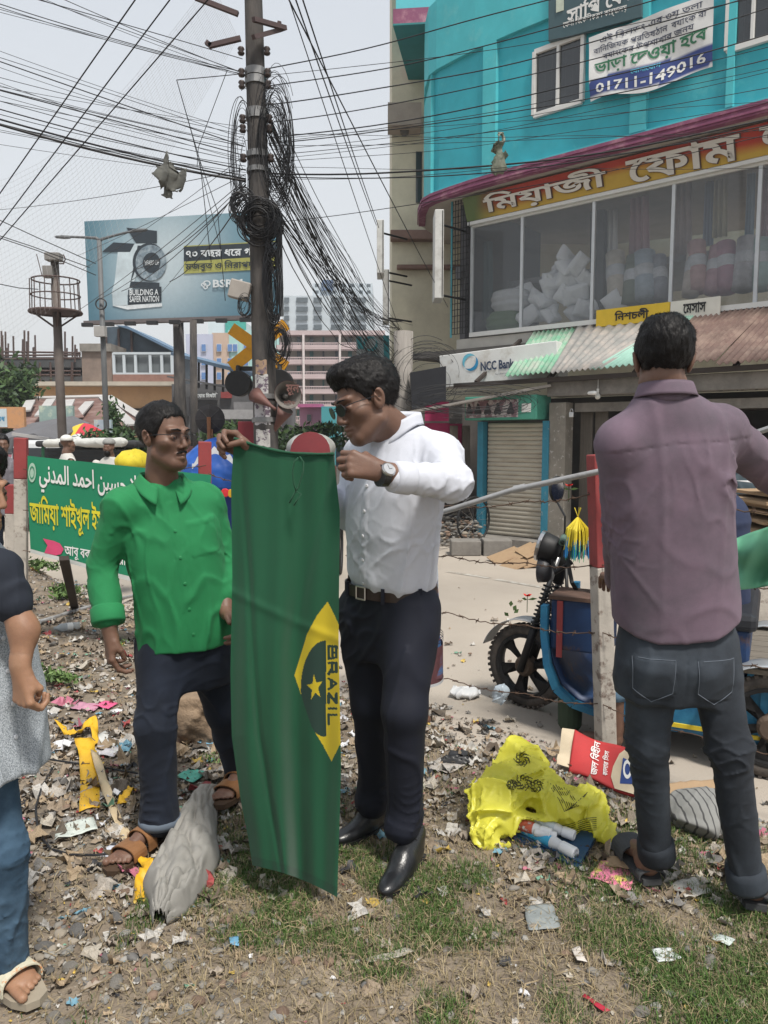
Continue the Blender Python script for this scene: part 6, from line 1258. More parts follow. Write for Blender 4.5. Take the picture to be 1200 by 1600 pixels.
# ---------------- man in the white shirt ----------------
def build_white_man():
 rt=person('man in white shirt, navy trousers and wrist watch, looking down at the flag he holds',GZ(600,1325))
 neck=P(622,668,2.43);pelv=P(610,935,2.52)
 fr=basis2((-.72,-.69,0),neck-pelv)
 sL,sR=P(686,712,2.37),P(572,708,2.60)
 eL,wL=P(707,754,2.24),P(612,745,2.12)
 eR,wR=P(545,800,2.62),P(412,722,2.32)
 hL,hR=P(642,940,2.44),P(566,945,2.58)
 kL,kR=P(632,1110,2.36),P(582,1100,2.56)
 aL,aR=P(633,1270,2.42),P(587,1235,2.62)
 Lh=Loc(P(572,628,2.36),basis((-.84,-.43,-.34),(-.12,.05,1)),1.0)
 body=head_sdf(Lh,neck+A3((0,0,-.02)))
 body.u(ell(neck+A3((-.0,.0,-.10))-fr[:,1]*.012,(.085,.06,.07)),.04)
 Ll=Loc(P(596,737,2.115),basis((-.93,.10,.24),(-.05,-.92,.35)),.98)
 hand=hand_sdf(Ll,1,((38,62,40),(42,62,40),(46,62,38),(50,58,35)),((.045,.06,-.03),(.03,.09,-.042)),.04,wL+(eL-wL)*.45)
 Lr=Loc(P(398,716,2.255),basis((-.80,-.12,.62),(.1,.85,.45)),.95)
 hand2=hand_sdf(Lr,-1,((48,60,40),(52,62,40),(56,62,38),(60,58,35)),((.038,.06,-.028),(.012,.085,-.046)),.03,wR+(eR-wR)*.45)
 v1,q1=polyg(body,*bounds([Lh.C+.19,Lh.C-.19,neck-A3((.14,.14,.2)),neck+.1],.0),.0036)
 v2,q2=polyg(hand,*bounds([Ll.w((0,.2,0)),Ll.w((.06,0,0)),Ll.w((-.06,0,0)),wL+(eL-wL)*.5],.06),.003)
 v3,q3=polyg(hand2,*bounds([Lr.w((0,.2,0)),wR+(eR-wR)*.5],.07),.003)
 arms=SDF(cap(sL,eL,.045,.038));limbs(arms,[eL,wL],[.038,.03]);limbs(arms,[sR,eR,wR],[.045,.038,.03]);limbs(arms,[neck-A3((0,0,.14)),pelv],[.075,.07]);limbs(arms,[sL,neck-A3((0,0,.13)),sR],[.04,.05,.04])
 limbs(arms,[pelv,hL,kL,aL],[.07,.06,.045,.032]);limbs(arms,[pelv,hR,kR,aR],[.07,.06,.045,.032])
 v4,q4=polyg(arms,*bounds([sL,eL,wL,sR,eR,wR,neck,pelv,aL,aR],.13),.012)
 V=np.concatenate([v1,v2,v3,v4]);o1=len(v1);o2=o1+len(v2);o3=o2+len(v3)
 mkobj('body',V,np.concatenate([q1,q2+o1,q3+o2,q4+o3]),SKIN,rt,smooth=True)
 hair_obj(Lh,rt,.012,.066,-.06,.0,n=9000,seed=3,wave=.004,quiff=1)
 face_bits(Lh,rt,'dark')
 T=np.linalg.norm(neck-pelv)
 sh=SDF(loft(pelv,fr,[(-.01,0,0,.134,.094),(.045,0,0,.144,.104),(.075,0,.004,.162,.124),(.13,0,.006,.160,.120),(.25,0,.012,.166,.122),(.38,0,.008,.178,.118),(T-.10,0,0,.175,.105),(T-.05,0,-.01,.12,.082),(T-.012,0,-.012,.062,.062)],2.3))
 sh.u(cap(neck+A3((.03,.0,-.045)),sL,.055,.068),.05).u(cap(neck+A3((-.03,.0,-.045)),sR,.055,.064),.05)
 sh.u(cap(sL,eL,.060,.052),.04).u(cap(eL,wL+(eL-wL)*.10,.055,.040),.03)
 sh.u(cap(sR,eR,.066,.056),.03).u(cap(eR,wR,.056,.040),.02)
 sh.post.append(lambda p:-((p-pelv)@fr)[:,2]-.002);sh.s_(cap(neck+fr[:,1]*.10+fr[:,2]*.03,neck+fr[:,1]*.115-fr[:,2]*.05,.05,.012),.006)
 Lt=Loc(pelv,fr)
 sh.disp=[wr(9,.010,(1,1,.55),fr,2),wr(17,.0048,(1,1,1.3),fr,5),near(wr(14,.012,(1,1,1.8),seed=4),eL,.12),near(wr(14,.007,(.7,1,1.6),seed=7),pelv+A3((0,0,.09)),.13),
      near(wr(16,.012,(1.5,1,.7),seed=11),sL+A3((-.03,0,-.08)),.10)]
 def placket(p):
  q=(p-pelv)@fr;m_=(q[:,1]>0)&(q[:,2]<T-.06);return np.where(m_,-.0022*np.exp(-((np.abs(q[:,0])/.016)**6)),0)+np.where((q[:,1]>0),.0015*np.exp(-((np.abs(q[:,0])-.017)/.002)**2),0)
 sh.disp.append(placket)
 so,sv,sq=sdfobj('shirt',sh,*bounds([sL,eL,wL,sR,eR,wR,neck,pelv,pelv+A3((.12,0,0)),pelv-A3((.12,0,0))],.12),.0052,WHITE,rt)
 b=bvh_of(sv,sq);buttons(so,b,Lt,[(0,.4,z)for z in(.08,.16,.24,.32,.40)],mat('pearl_button',(.6,.6,.62),.3,.05),.0055)
 collar(so,WHITE,neck+fr[:,2]*.012-fr[:,1]*.006,basis((-.68,-.70,-.05),(.12,.05,1)),.0615,.034,1.15,.009,.028)
 cb=MB();d=(eL-wL)/np.linalg.norm(eL-wL);cb.lathe([(.0345,0),(.043,.0),(.0455,.02),(.047,.058),(.045,.062)],wL+d*.000,d,28);cb.build('cuff',WHITE,so,smooth=True)
 wc=wL+d*-.030;wd=MB();wd.lathe([(.0275,-.011),(.0305,-.011),(.0305,.011),(.0275,.011)],wc,d,24);wst=wd.build('watch_strap',LEATHER,rt,smooth=False)
 n_=A3((.05,-.8,.55));n_=n_-d*(n_@d);n_/=np.linalg.norm(n_);wf=MB();wf.lathe([(.0,.0),(.0205,.0),(.0215,.006),(.0195,.0095),(.0175,.008),(0,.008)],wc+n_*.027,n_,28);wf.build('watch_case',STEEL,wst,smooth=False)
 wg=MB();wg.lathe([(.0172,.0),(.0172,.0006),(0,.0008)],wc+n_*.0352,n_,24);dial=wg.build('watch_dial',mat('silver_dial',(.35,.36,.38),.3),wst)
 a_,b_,_=frame(n_);hd=MB();hd.beam(wc+n_*.0364,wc+n_*.0364+a_*.010,.0012,.0006,n_);hd.beam(wc+n_*.0364,wc+n_*.0364+b_*.013,.001,.0006,n_);hd.build('watch_hands',BLACK,wst)
 tr=SDF(loft(pelv,basis((-.72,-.69,0)),[(-.20,.0,.0,.155,.105),(-.10,0,-.012,.168,.125),(.0,0,-.004,.160,.116),(.045,0,0,.150,.106)],2.3))
 for h_,k_,a_2 in((hL,kL,aL),(hR,kR,aR)):
  tr.u(cap(h_+A3((0,0,-.02)),k_,.090,.070),.035).u(cap(k_,a_2,.069,.058),.03);tr.u(cap(a_2,a_2+A3((-.01,-.008,-.035)),.059,.062),.02)
 tr.disp=[wr(8,.009,(1,1,.4),None,3),near(wr(20,.010,(1,1,1.6),seed=6),aL,.13),near(wr(20,.010,(1,1,1.6),seed=8),aR,.13),near(wr(13,.012,(.8,.8,1.6),seed=9),hR+A3((0,-.05,-.05)),.14)]
 creaseL=lambda p:-.004*np.exp(-(((p-kL)@fr[:,0])/.008)**2)*(((p-kL)@fr[:,1])>0)
 tr.disp.append(creaseL)
 sdfobj('trousers',tr,*bounds([hL,kL,aL,hR,kR,aR,pelv],.14),.0056,NAVY,rt)
 bm=MB();Bb=basis((-.72,-.69,0));c0=pelv+A3((0,0,.036));n=48
 def bp(t,z,o=0.):
  a=t*2*PI;ca,sa=math.cos(a),math.sin(a);rr=(abs(ca)**2.3+abs(sa)**2.3)**(-1/2.3);return c0+Bb@A3(((.163+o)*rr*ca,(.121+o)*rr*sa,z))
 vv=[];ff=[]
 for i in range(n):
  for(z,o)in((-.018,0),(-.018,.005),(.018,.005),(.018,0)):vv.append(bp(i/n,z,o))
 for i in range(n):
  for j in range(4):a,c=i*4+j,i*4+(j+1)%4;a2,c2=((i+1)%n)*4+j,((i+1)%n)*4+(j+1)%4;ff.append((a,a2,c2,c))
 bo=mkobj('belt',vv,ff,BELT,rt,smooth=False)
 bk=MB();fc=bp(.245,0,.008);tg=bp(.262,0,.008)-bp(.228,0,.008);tg/=np.linalg.norm(tg);up=A3((0,0,1));w2,h2=.021,.020
 for a,c in(((-w2,-h2),(w2,-h2)),((w2,-h2),(w2,h2)),((w2,h2),(-w2,h2)),((-w2,h2),(-w2,-h2))):bk.beam(fc+tg*a[0]+up*a[1],fc+tg*c[0]+up*c[1],.005,.004)
 bk.build('belt_buckle',STEEL,bo)
 lp=MB()
 for t in(.04,.17,.33,.46):q=bp(t,0,.008);lp.box(q,(.012,.012,.05))
 lp.build('belt_loops',NAVY,bo)
 shoe(P(652,1316,2.47)*[1,1,0]+A3((0,0,.006)),(-.42,-.9,0),LEATHER,rt,1.02)
 shoe(P(608,1262,2.70)*[1,1,0]+A3((0,0,.012)),(-.72,-.70,0),LEATHER,rt,.98)
 return rt
# ---------------- man in the green shirt ----------------
def build_green_man():
 rt=person('man in bright green shirt, dark jeans and brown sandals with thin glasses, left of flag',GZ(300,1300))
 neck=P(252,746,2.66);pelv=P(292,985,2.70)
 fr=basis2((.42,-.90,0),neck-pelv)
 sR,sL=P(190,792,2.58),P(322,784,2.78)
 eR,wR=P(160,885,2.60),P(170,975,2.52)
 eL,wL=P(350,870,2.80),P(352,955,2.66)
 hR,hL=P(255,1000,2.66),P(318,1005,2.78)
 kR,kL=P(243,1135,2.56),P(350,1110,2.82)
 aR,aL=P(250,1262,2.55),P(378,1215,2.98)
 Lh=Loc(P(258,684,2.63),basis((.83,-.55,.0),(0,.0,1)),.93)
 body=head_sdf(Lh,neck+A3((0,0,-.02)),.055,jaw=.93);body.u(ell(neck+A3((0,0,-.11))-fr[:,1]*.008,(.085,.062,.07)),.04)
 v1,q1=polyg(body,*bounds([Lh.C+.19,Lh.C-.19,neck-A3((.14,.14,.2)),neck+.1],.0),.0036)
 Lr=Loc(wR+A3((.003,-.004,-.03)),basis((.03,-.10,-1),(-.8,-.5,0)),.95)
 hand=hand_sdf(Lr,-1,((30,35,25),(34,38,25),(38,40,25),(40,40,25)),((.034,.06,-.028),(.028,.088,-.040)),.03,wR+(eR-wR)*.4)
 v2,q2=polyg(hand,*bounds([Lr.w((0,.2,0)),wR+(eR-wR)*.4],.07),.0032)
 Ll=Loc(wL,basis((.6,-.5,-.5),(0,.6,.6)),.95);hand2=hand_sdf(Ll,1,((40,50,30),)*1,fore=wL+(eL-wL)*.4)
 v3,q3=polyg(hand2,*bounds([Ll.w((0,.2,0)),wL+(eL-wL)*.4],.07),.004)
 Lf=Loc(GZ(252,1312)+A3((.0,.0,.024)),basis((-.42,-.91,-.02)),.98);ft=foot_sdf(Lf,aR+A3((0,0,.03)))
 v4,q4=polyg(ft,*bounds([Lf.w((0,.27,0)),Lf.w((0,-.02,0)),aR+A3((0,0,.05))],.06),.0036)
 Lf2=Loc(P(388,1236,2.98)*[1,1,0]+A3((0,0,.05)),basis((-.3,-.95,0)),.98);ft2=foot_sdf(Lf2,aL+A3((0,0,.03)))
 v5,q5=polyg(ft2,*bounds([Lf2.w((0,.27,0)),Lf2.w((0,-.02,0)),aL+A3((0,0,.05))],.06),.006)
 core=SDF(cap(neck-A3((0,0,.14)),pelv,.07,.07));limbs(core,[sR,eR,wR],[.045,.036,.03]);limbs(core,[sL,eL,wL],[.045,.036,.03]);limbs(core,[sR,neck-A3((0,0,.13)),sL],[.04,.05,.04])
 limbs(core,[pelv,hL,kL,aL],[.07,.055,.042,.03]);limbs(core,[pelv,hR,kR,aR],[.07,.055,.042,.03])
 v6,q6=polyg(core,*bounds([sR,eR,wR,sL,eL,wL,neck,aR,aL],.12),.012)
 V=[];Q=[];n=0
 for v,q in((v1,q1),(v2,q2),(v3,q3),(v4,q4),(v5,q5),(v6,q6)):V.append(v);Q.append(q+n);n+=len(v)
 mkobj('body',np.concatenate(V),np.concatenate(Q),SKIN,rt,smooth=True)
 hair_obj(Lh,rt,.009,.082,-.062,.006,n=6500,seed=9,wave=.002)
 face_bits(Lh,rt,'half',mous=True)
 T=np.linalg.norm(neck-pelv)
 sh=SDF(loft(pelv,fr,[(-.055,0,0,.178,.135),(.04,0,.004,.170,.130),(.15,0,.010,.163,.124),(.28,0,.008,.165,.118),(T-.18,0,.0,.172,.108),(T-.095,0,-.004,.138,.085),(T-.035,0,-.008,.068,.064)],2.25))
 sh.u(cap(neck+A3((-.03,0,-.055)),sR,.05,.062),.05).u(cap(neck+A3((.03,0,-.055)),sL,.05,.062),.05)
 sh.u(cap(sR,eR,.060,.050),.025).u(cap(eR,wR+(eR-wR)*.12,.050,.048),.02).u(cap(sL,eL,.060,.052),.03).u(cap(eL,wL+(eL-wL)*.3,.055,.045),.02)
 sh.disp=[wr(7,.011,(1.2,1.2,.5),fr,1),wr(14,.0055,(1,1,.8),fr,8),near(wr(10,.013,(1.6,1.2,.8),seed=2),sR+A3((.05,-.03,-.10)),.12),near(wr(12,.013,(1,1,2),seed=4),eR,.12),near(wr(12,.012,(1,1,1.8),seed=5),eL,.12),near(wr(10,.016,(1.2,1,.6),seed=15),pelv+A3((.02,-.1,.08)),.16)]
 sh.s_(cap(neck+fr[:,1]*.10+fr[:,2]*.02,neck+fr[:,1]*.125-fr[:,2]*.10,.062,.014),.006);sh.post.append(lambda p:-((p-pelv)@fr)[:,2]-.045+.012*np.sin(((p-pelv)@fr)[:,0]*14))
 def pk(p):
  q=(p-pelv)@fr;x,z=q[:,0],q[:,2];m_=(q[:,1]>0)
  g=np.where(m_&(z<T-.08),-.0022*np.exp(-((np.abs(x)/.016)**6))+.0018*np.exp(-((np.abs(x)-.0175)/.002)**2),0)
  ux=np.abs(x+.095)-.055;uz=np.abs(z-(T-.215))-.062;bd=np.maximum(ux,uz)
  return g+np.where(m_,np.where(bd<0,-.0018,0)+.0018*np.exp(-(bd/.0025)**2),0)+np.where((bd<.003)&m_&(z>T-.17),-.0018,0)
 sh.disp.append(pk)
 so,sv,sq=sdfobj('shirt',sh,*bounds([sR,eR,wR,sL,eL,wL,neck,pelv+A3((.14,0,-.06)),pelv-A3((.14,0,.06))],.11),.0052,GREENS,rt)
 Lt=Loc(pelv,fr);buttons(so,bvh_of(sv,sq),Lt,[(0,.4,z)for z in(.02,.11,.20,.29,.38)],mat('green_button',(.02,.2,.07),.3),.0055)
 collar(so,GREENS,neck+fr[:,2]*-.020-fr[:,1]*.004,basis((.46,-.88,-.05),(0,.05,1)),.069,.032,2.0,.022,.034)
 d=(eR-wR)/np.linalg.norm(eR-wR);cb=MB();cb.lathe([(.036,-.008),(.052,-.010),(.0555,.0),(.055,.045),(.048,.052)],wR+d*.01,d,26);cu=cb.build('rolled_cuff',GREENS,so,smooth=True)
 tr=SDF(loft(pelv,basis((.42,-.9,0)),[(-.20,0,0,.16,.105),(-.08,0,0,.168,.118),(.02,0,0,.155,.11)],2.3))
 for h_,k_,a_ in((hR,kR,aR),(hL,kL,aL)):tr.u(cap(h_,k_,.088,.068),.03).u(cap(k_,a_,.067,.060),.03).u(cap(a_,a_+A3((0,-.006,-.03)),.061,.068),.02)
 tr.disp=[wr(9,.010,(1,1,.5),None,13),near(wr(16,.012,(.8,1,1.5),seed=3),kR,.13),near(wr(20,.012,(1,1,2),seed=6),aR,.12),near(wr(14,.014,(.9,.9,1.5),seed=9),(hR+hL)/2+A3((0,-.08,-.06)),.13)]
 sdfobj('jeans',tr,*bounds([hR,kR,aR,hL,kL,aL,pelv],.14),.0056,DENIM,rt)
 mb=MB();dd=A3((0,-.0,1));mb.lathe([(.058,-.012),(.071,-.014),(.073,0),(.071,.012),(.062,.014)],aR+A3((0,-.006,-.042)),(0,.05,1),26);mb.build('turned_up_hem',mat('denim_inside',(.10,.125,.16),.9,.2),rt,smooth=True)
 sandal(Lf,rt,BROWNL,mat('sandal_sole',(.06,.035,.02),.8),True);sandal(Lf2,rt,BROWNL,MATS['sandal_sole'],True)
 return rt
# ---------------- man in purple, from behind ----------------
def build_purple_man():
 rt=person('man seen from behind in faded purple shirt and dark jeans with turned up hems',GZ(1105,1400))
 neck=P(1040,618,2.16);pelv=P(1055,985,2.22)
 fr=basis2((.10,1,0),neck-pelv)
 sL,sR=P(972,692,2.16),P(1122,672,2.20)
 eL,wL=P(975,838,2.26),P(965,905,2.52)
 eR,wR=P(1212,742,2.40),P(1300,735,2.66)
 hL,hR=P(1018,1010,2.20),P(1108,1010,2.22)
 kL,kR=P(1012,1160,2.24),P(1140,1170,2.16)
 aL,aR=P(1025,1325,2.31),P(1166,1368,2.17)
 Lh=Loc(P(1036,566,2.17),basis((.22,1,-.16),(.04,.12,1)),.94)
 body=head_sdf(Lh,neck+A3((0,0,-.03)),.056);body.u(ell(neck+A3((0,0,-.12)),(.08,.055,.07)),.04)
 v1,q1=polyg(body,*bounds([Lh.C+.18,Lh.C-.18,neck-A3((.14,.14,.2)),neck+.1],.0),.0038)
 Lf=Loc(P(1017,1378,2.30)*[1,1,0]+A3((0,.0,.03)),basis((-.10,1,0)),1.);Lf2=Loc(P(1180,1428,2.17)*[1,1,0]+A3((0,0,.03)),basis((.25,1,0)),1.)
 v4,q4=polyg(foot_sdf(Lf,aL+A3((0,0,.02))),*bounds([Lf.w((0,.27,0)),Lf.w((0,-.02,0)),aL+A3((0,0,.05))],.06),.004)
 v5,q5=polyg(foot_sdf(Lf2,aR+A3((0,0,.02))),*bounds([Lf2.w((0,.27,0)),Lf2.w((0,-.02,0)),aR+A3((0,0,.05))],.06),.004)
 Lw=Loc(wL,basis((0,1,0),(0,0,1)),.95);v2,q2=polyg(hand_sdf(Lw,1,((30,40,30),),fore=wL+(eL-wL)*.3),*bounds([Lw.w((0,.2,0)),wL],.09),.005)
 Lw2=Loc(wR,basis((.6,.8,0),(0,0,1)),.95);v3,q3=polyg(hand_sdf(Lw2,-1,((30,40,30),),fore=wR+(eR-wR)*.3),*bounds([Lw2.w((0,.2,0)),wR],.09),.005)
 core=SDF(cap(neck-A3((0,0,.14)),pelv,.07,.07));limbs(core,[sR,eR,wR],[.045,.036,.03]);limbs(core,[sL,eL,wL],[.045,.036,.03]);limbs(core,[sR,neck-A3((0,0,.13)),sL],[.04,.05,.04])
 limbs(core,[pelv,hL,kL,aL],[.07,.055,.042,.03]);limbs(core,[pelv,hR,kR,aR],[.07,.055,.042,.03])
 v6,q6=polyg(core,*bounds([sR,eR,wR,sL,eL,wL,neck,aR,aL],.12),.012)
 V=[];Q=[];n=0
 for v,q in((v1,q1),(v2,q2),(v3,q3),(v4,q4),(v5,q5),(v6,q6)):V.append(v);Q.append(q+n);n+=len(v)
 mkobj('body',np.concatenate(V),np.concatenate(Q),SKIN,rt,smooth=True)
 hair_obj(Lh,rt,.013,.07,-.066,.0,bald=.004,n=7500,seed=5,wave=.003,sweep=(.1,-.35,-.9))
 T=np.linalg.norm(neck-pelv)
 sh=SDF(loft(pelv,fr,[(.005,0,0,.178,.130),(.10,0,0,.178,.128),(.25,0,0,.172,.122),(.40,0,0,.172,.116),(T-.16,0,.0,.178,.11),(T-.08,0,0,.150,.088),(T-.01,0,0,.070,.068)],2.4))
 sh.u(cap(neck+A3((-.03,0,-.06)),sL,.055,.066),.05).u(cap(neck+A3((.03,0,-.06)),sR,.055,.066),.05)
 sh.u(cap(sL,eL,.064,.058),.03).u(cap(eL,wL,.058,.045),.02).u(cap(sR,eR,.070,.060),.035).u(cap(eR,wR,.060,.048),.02)
 sh.i(lambda p:(lambda q:-(q[:,2]-(-.0-.055*np.cos(np.clip(q[:,0]/.19,-1,1)*PI/2)+.05)))((p-pelv)@fr),.008)
 sh.disp=[wr(4.2,.010,(1.5,1,.45),fr,4),wr(9,.0030,(1,1,.8),fr,16),near(wr(15,.016,(1.5,1,.8),seed=2),sR+A3((-.02,-.05,-.10)),.13),near(wr(12,.008,(1.6,1,.7),seed=22),sL+A3((.03,-.05,-.12)),.12),near(wr(17,.012,(.8,1,1.6),seed=7),eL,.12),near(wr(17,.012,(1.6,1,1),seed=8),eR,.12)]
 def seams(p):
  q=(p-pelv)@fr;x,z=q[:,0],q[:,2];m_=(q[:,1]<.03)
  s=z-(T-.125-.012*np.abs(x/.18));g=np.where(m_,.0024*np.exp(-(s/.0025)**2)-np.where(s>0,.0012,0),0)
  for s_,e_ in((sR,eR),):
   ax=(e_-s_)/np.linalg.norm(e_-s_);t=(p-s_)@ax+.01;g=g+.003*np.exp(-(t/.003)**2)*(np.linalg.norm(p-s_,axis=1)<.11)
  return g
 sh.disp.append(seams)
 hem=lambda p:-.002*np.exp(-((((p-pelv)@fr)[:,2]-.01)/.02)**2)
 sh.disp.append(hem)
 so,sv,sq=sdfobj('shirt',sh,*bounds([sR,eR,eR+(wR-eR)*.4,sL,eL,wL,neck,pelv+A3((.14,0,-.06)),pelv-A3((.14,0,.06))],.12),.0052,PURPLE,rt)
 collar(so,PURPLE,neck+A3((0,0,-.005)),basis((.15,1,-.1),(0,.1,1)),.068,.036,.5,.012,.02)
 tr=SDF(loft(pelv,basis((.10,1,0)),[(-.20,0,0,.165,.105),(-.09,0,-.012,.172,.125),(.02,0,0,.158,.11),(.06,0,0,.155,.11)],2.3))
 for h_,k_,a_ in((hL,kL,aL),(hR,kR,aR)):tr.u(cap(h_,k_,.082,.057),.022).u(cap(k_,a_,.057,.048),.03)
 tr.disp=[wr(9,.010,(1,1,.6),None,17),near(wr(18,.013,(.8,1,1.6),seed=3),kR+A3((0,0,-.05)),.16),near(wr(18,.013,(.8,1,1.6),seed=6),kL+A3((0,0,-.05)),.16),near(wr(14,.010,(.9,.9,1.5),seed=9),(hR+hL)/2+A3((0,-.1,-.1)),.12)]
 Mp=basis((.10,1,0))
 def pockets(p):
  q=(p-pelv)@Mp;x,z=q[:,0],q[:,2];m_=q[:,1]<0;g=0
  for s in(-1,1):
   X=np.abs(x-s*.085)-.056+np.clip(-(z+.15),0,.1)*1.1*.5;Z=np.abs(z+.115)-.062;bd=np.maximum(X,Z);g=g+np.where(bd<0,-.003,0)+.0028*np.exp(-(bd/.003)**2)
  g=g+.003*np.exp(-(x/.003)**2)*(z>-.16)+.0025*np.exp(-((z-.005-.15*np.abs(x))/.003)**2)
  return np.where(m_,g,0)
 tr.disp.append(pockets)
 jeans=mat('faded_black_denim',(.015,.019,.026),.85,.35,7,.0012,700,col2=(.044,.056,.072),cs=2.6,ct=.56,cw=.16)
 to,tv,tq=sdfobj('jeans',tr,*bounds([hR,kR,aR,hL,kL,aL,pelv],.14),.0056,jeans,rt)
 b=bvh_of(tv,tq);th=MB()
 for s in(-1,1):
  pts=[(s*.085-.055,-.055),(s*.085-.05,-.15),(s*.085,-.185),(s*.085+.05,-.15),(s*.085+.055,-.055),(s*.085-.055,-.055)];pl=[]
  for i in range(len(pts)-1):
   for t in np.linspace(0,1,8,endpoint=False):
    a,c=pts[i],pts[i+1];o=pelv+Mp@A3((a[0]+(c[0]-a[0])*t,-.4,a[1]+(c[1]-a[1])*t));h,n=hit(b,o,Mp[:,1])
    if h is not None:pl.append(h+n*.0008)
  if len(pl)>3:th.tube(pl,.0011,4)
 th.build('pocket_stitching',mat('grey_thread',(.12,.14,.17),.9),to)
 for a_,k_ in((aL,kL),(aR,kR)):
  d=(k_-a_)/np.linalg.norm(k_-a_);mb=MB();prof=[(.046,-.04),(.056,-.042),(.0585,-.03),(.058,.0),(.0565,.022),(.048,.025)]
  mb.lathe(prof,a_+d*.004,d,30);mb.build('turned_up_hem',jeans,rt,smooth=True)
 rs=mat('grey_rubber',(.05,.052,.055),.8,.2,30,.0006,200)
 for L in(Lf,Lf2):sandal(L,rt,rs,rs,False,True)
 return rt
# ---------------- boy at the left edge ----------------
def build_boy():
 rt=person('young man at the left edge in grey speckled waistcoat, blue jeans and patterned slippers',GZ(40,1580))
 neck=P(-62,836,1.90);pelv=P(-34,1110,1.86)
 fr=basis2((.93,-.36,0),neck-pelv)
 sR,sL=P(-4,892,1.80),P(-112,880,2.08)
 eR,wR=P(38,985,1.78),P(32,1040,1.75)
 eL,wL=P(-132,1000,2.15),P(-102,1080,2.1)
 hR,hL=P(-22,1150,1.87),P(-92,1150,1.95)
 kR,kL=P(-2,1330,1.83),P(-142,1330,1.98)
 aR,aL=P(8,1520,1.86),P(-192,1500,2.1)
 Lh=Loc(P(-46,766,1.86),basis((.97,-.20,-.12),(0,0,1)),.88)
 body=head_sdf(Lh,neck+A3((0,0,-.02)),.052,jaw=.9)
 v1,q1=polyg(body,*bounds([Lh.C+.17,Lh.C-.17,neck-A3((.1,.1,.1)),neck+.1],.0),.0038)
 Lr=Loc(wR+A3((0,0,-.015)),basis((.1,-.12,-1),(-.45,-.9,0)),.88)
 Lr.k=.80;hand=hand_sdf(Lr,-1,((55,70,40),(60,70,40),(64,70,40),(68,66,40)),((.036,.055,-.03),(.016,.076,-.042)),.0,wR+(eR-wR)*.9,.034)
 v2,q2=polyg(hand,*bounds([Lr.w((0,.15,0)),eR],.08),.0032)
 Lf=Loc(P(-20,1560,1.92)*[1,1,0]+A3((0,0,.03)),basis((.82,-.57,0)),.98);ft=foot_sdf(Lf,aR+A3((0,0,-.02)))
 v4,q4=polyg(ft,*bounds([Lf.w((0,.27,0)),Lf.w((0,-.02,0)),aR],.07),.0036)
 core=SDF(cap(neck-A3((0,0,.08)),pelv,.07,.07));limbs(core,[sR,eR,wR],[.036,.030,.023]);limbs(core,[sL,eL,wL],[.042,.036,.028]);limbs(core,[sR,neck-A3((0,0,.08)),sL],[.045,.07,.045])
 limbs(core,[pelv,hL,kL,aL,aL-A3((0,0,.06))],[.05,.05,.045,.035,.04]);limbs(core,[pelv,hR,kR,aR],[.05,.05,.045,.035])
 v6,q6=polyg(core,*bounds([sR,eR,wR,sL,eL,wL,neck,aR,aL],.12),.008)
 V=[];Q=[];n=0
 for v,q in((v1,q1),(v2,q2),(v4,q4),(v6,q6)):V.append(v);Q.append(q+n);n+=len(v)
 mkobj('body',np.concatenate(V),np.concatenate(Q),SKIN_L,rt,smooth=True)
 hair_obj(Lh,rt,.018,.060,-.06,.0,n=6000,seed=2,wave=.004,quiff=1)
 face_bits(Lh,rt)
 T=np.linalg.norm(neck-pelv)
 ts=SDF(loft(pelv,fr,[(-.02,0,0,.14,.10),(.2,0,0,.135,.10),(T-.12,0,0,.118,.075),(T-.05,0,0,.075,.06),(T+.0,0,0,.062,.062)],2.3))
 ts.u(cap(neck-A3((0,0,.05)),sR,.045,.052),.04).u(cap(neck-A3((0,0,.05)),sL,.045,.058),.04).u(cap(sR,sR+(eR-sR)*.55,.050,.048),.02).u(cap(sL,sL+(eL-sL)*.7,.058,.062),.02)
 ts.disp=[wr(10,.008,(1,1,.6),fr,1),near(wr(15,.01,(1.5,1,.8),seed=4),sR+A3((.02,-.04,-.07)),.09)]
 sdfobj('t_shirt',ts,*bounds([sR,eR,sL,eL,neck,pelv+A3((.1,0,0)),pelv-A3((.1,0,0))],.11),.0055,mat('black_navy_cotton',(.012,.016,.026),.85,.2,9,.001,800),rt)
 ve=SDF(loft(pelv,fr,[(-.165,0,-.002,.168,.134),(.0,0,.0,.168,.130),(.2,0,.002,.155,.118),(T-.14,0,0,.158,.108),(T-.05,0,0,.112,.086),(T-.01,0,0,.072,.072)],2.3))
 ve.s_(cap(sR+fr[:,0]*.035+fr[:,1]*.012+A3((0,0,.005)),sR+fr[:,0]*.035+fr[:,1]*.012+(eR-sR)*.8,.056,.05),.005)
 ve.disp=[wr(7,.010,(1,1,.5),fr,3),lambda p:.006*np.exp(-((((p-pelv)@fr)[:,0])/.003)**2)*(((p-pelv)@fr)[:,1]>0)]
 vm=mat('speckled_grey_tweed',(.17,.19,.21),.9,.15,300,.0014,420,col2=(.46,.50,.54),cs=330,ct=.5,cw=.08)
 vo,vv,vq=sdfobj('waistcoat',ve,*bounds([sR,sL,neck,pelv+A3((.12,0,-.12)),pelv-A3((.12,0,.12))],.11),.0055,vm,rt)
 buttons(vo,bvh_of(vv,vq),Loc(pelv,fr),[(.012,.4,z)for z in(-.06,.02,.1,.18,.26,.34)],mat('grey_button',(.5,.52,.55),.3),.006)
 tr=SDF(ell(pelv+A3((0,0,-.06)),(.11,.10,.12)))
 for h_,k_,a_ in((hR,kR,aR),(hL,kL,aL)):tr.u(cap(h_,k_,.062,.062),.03).u(cap(k_,a_,.066,.058),.03)
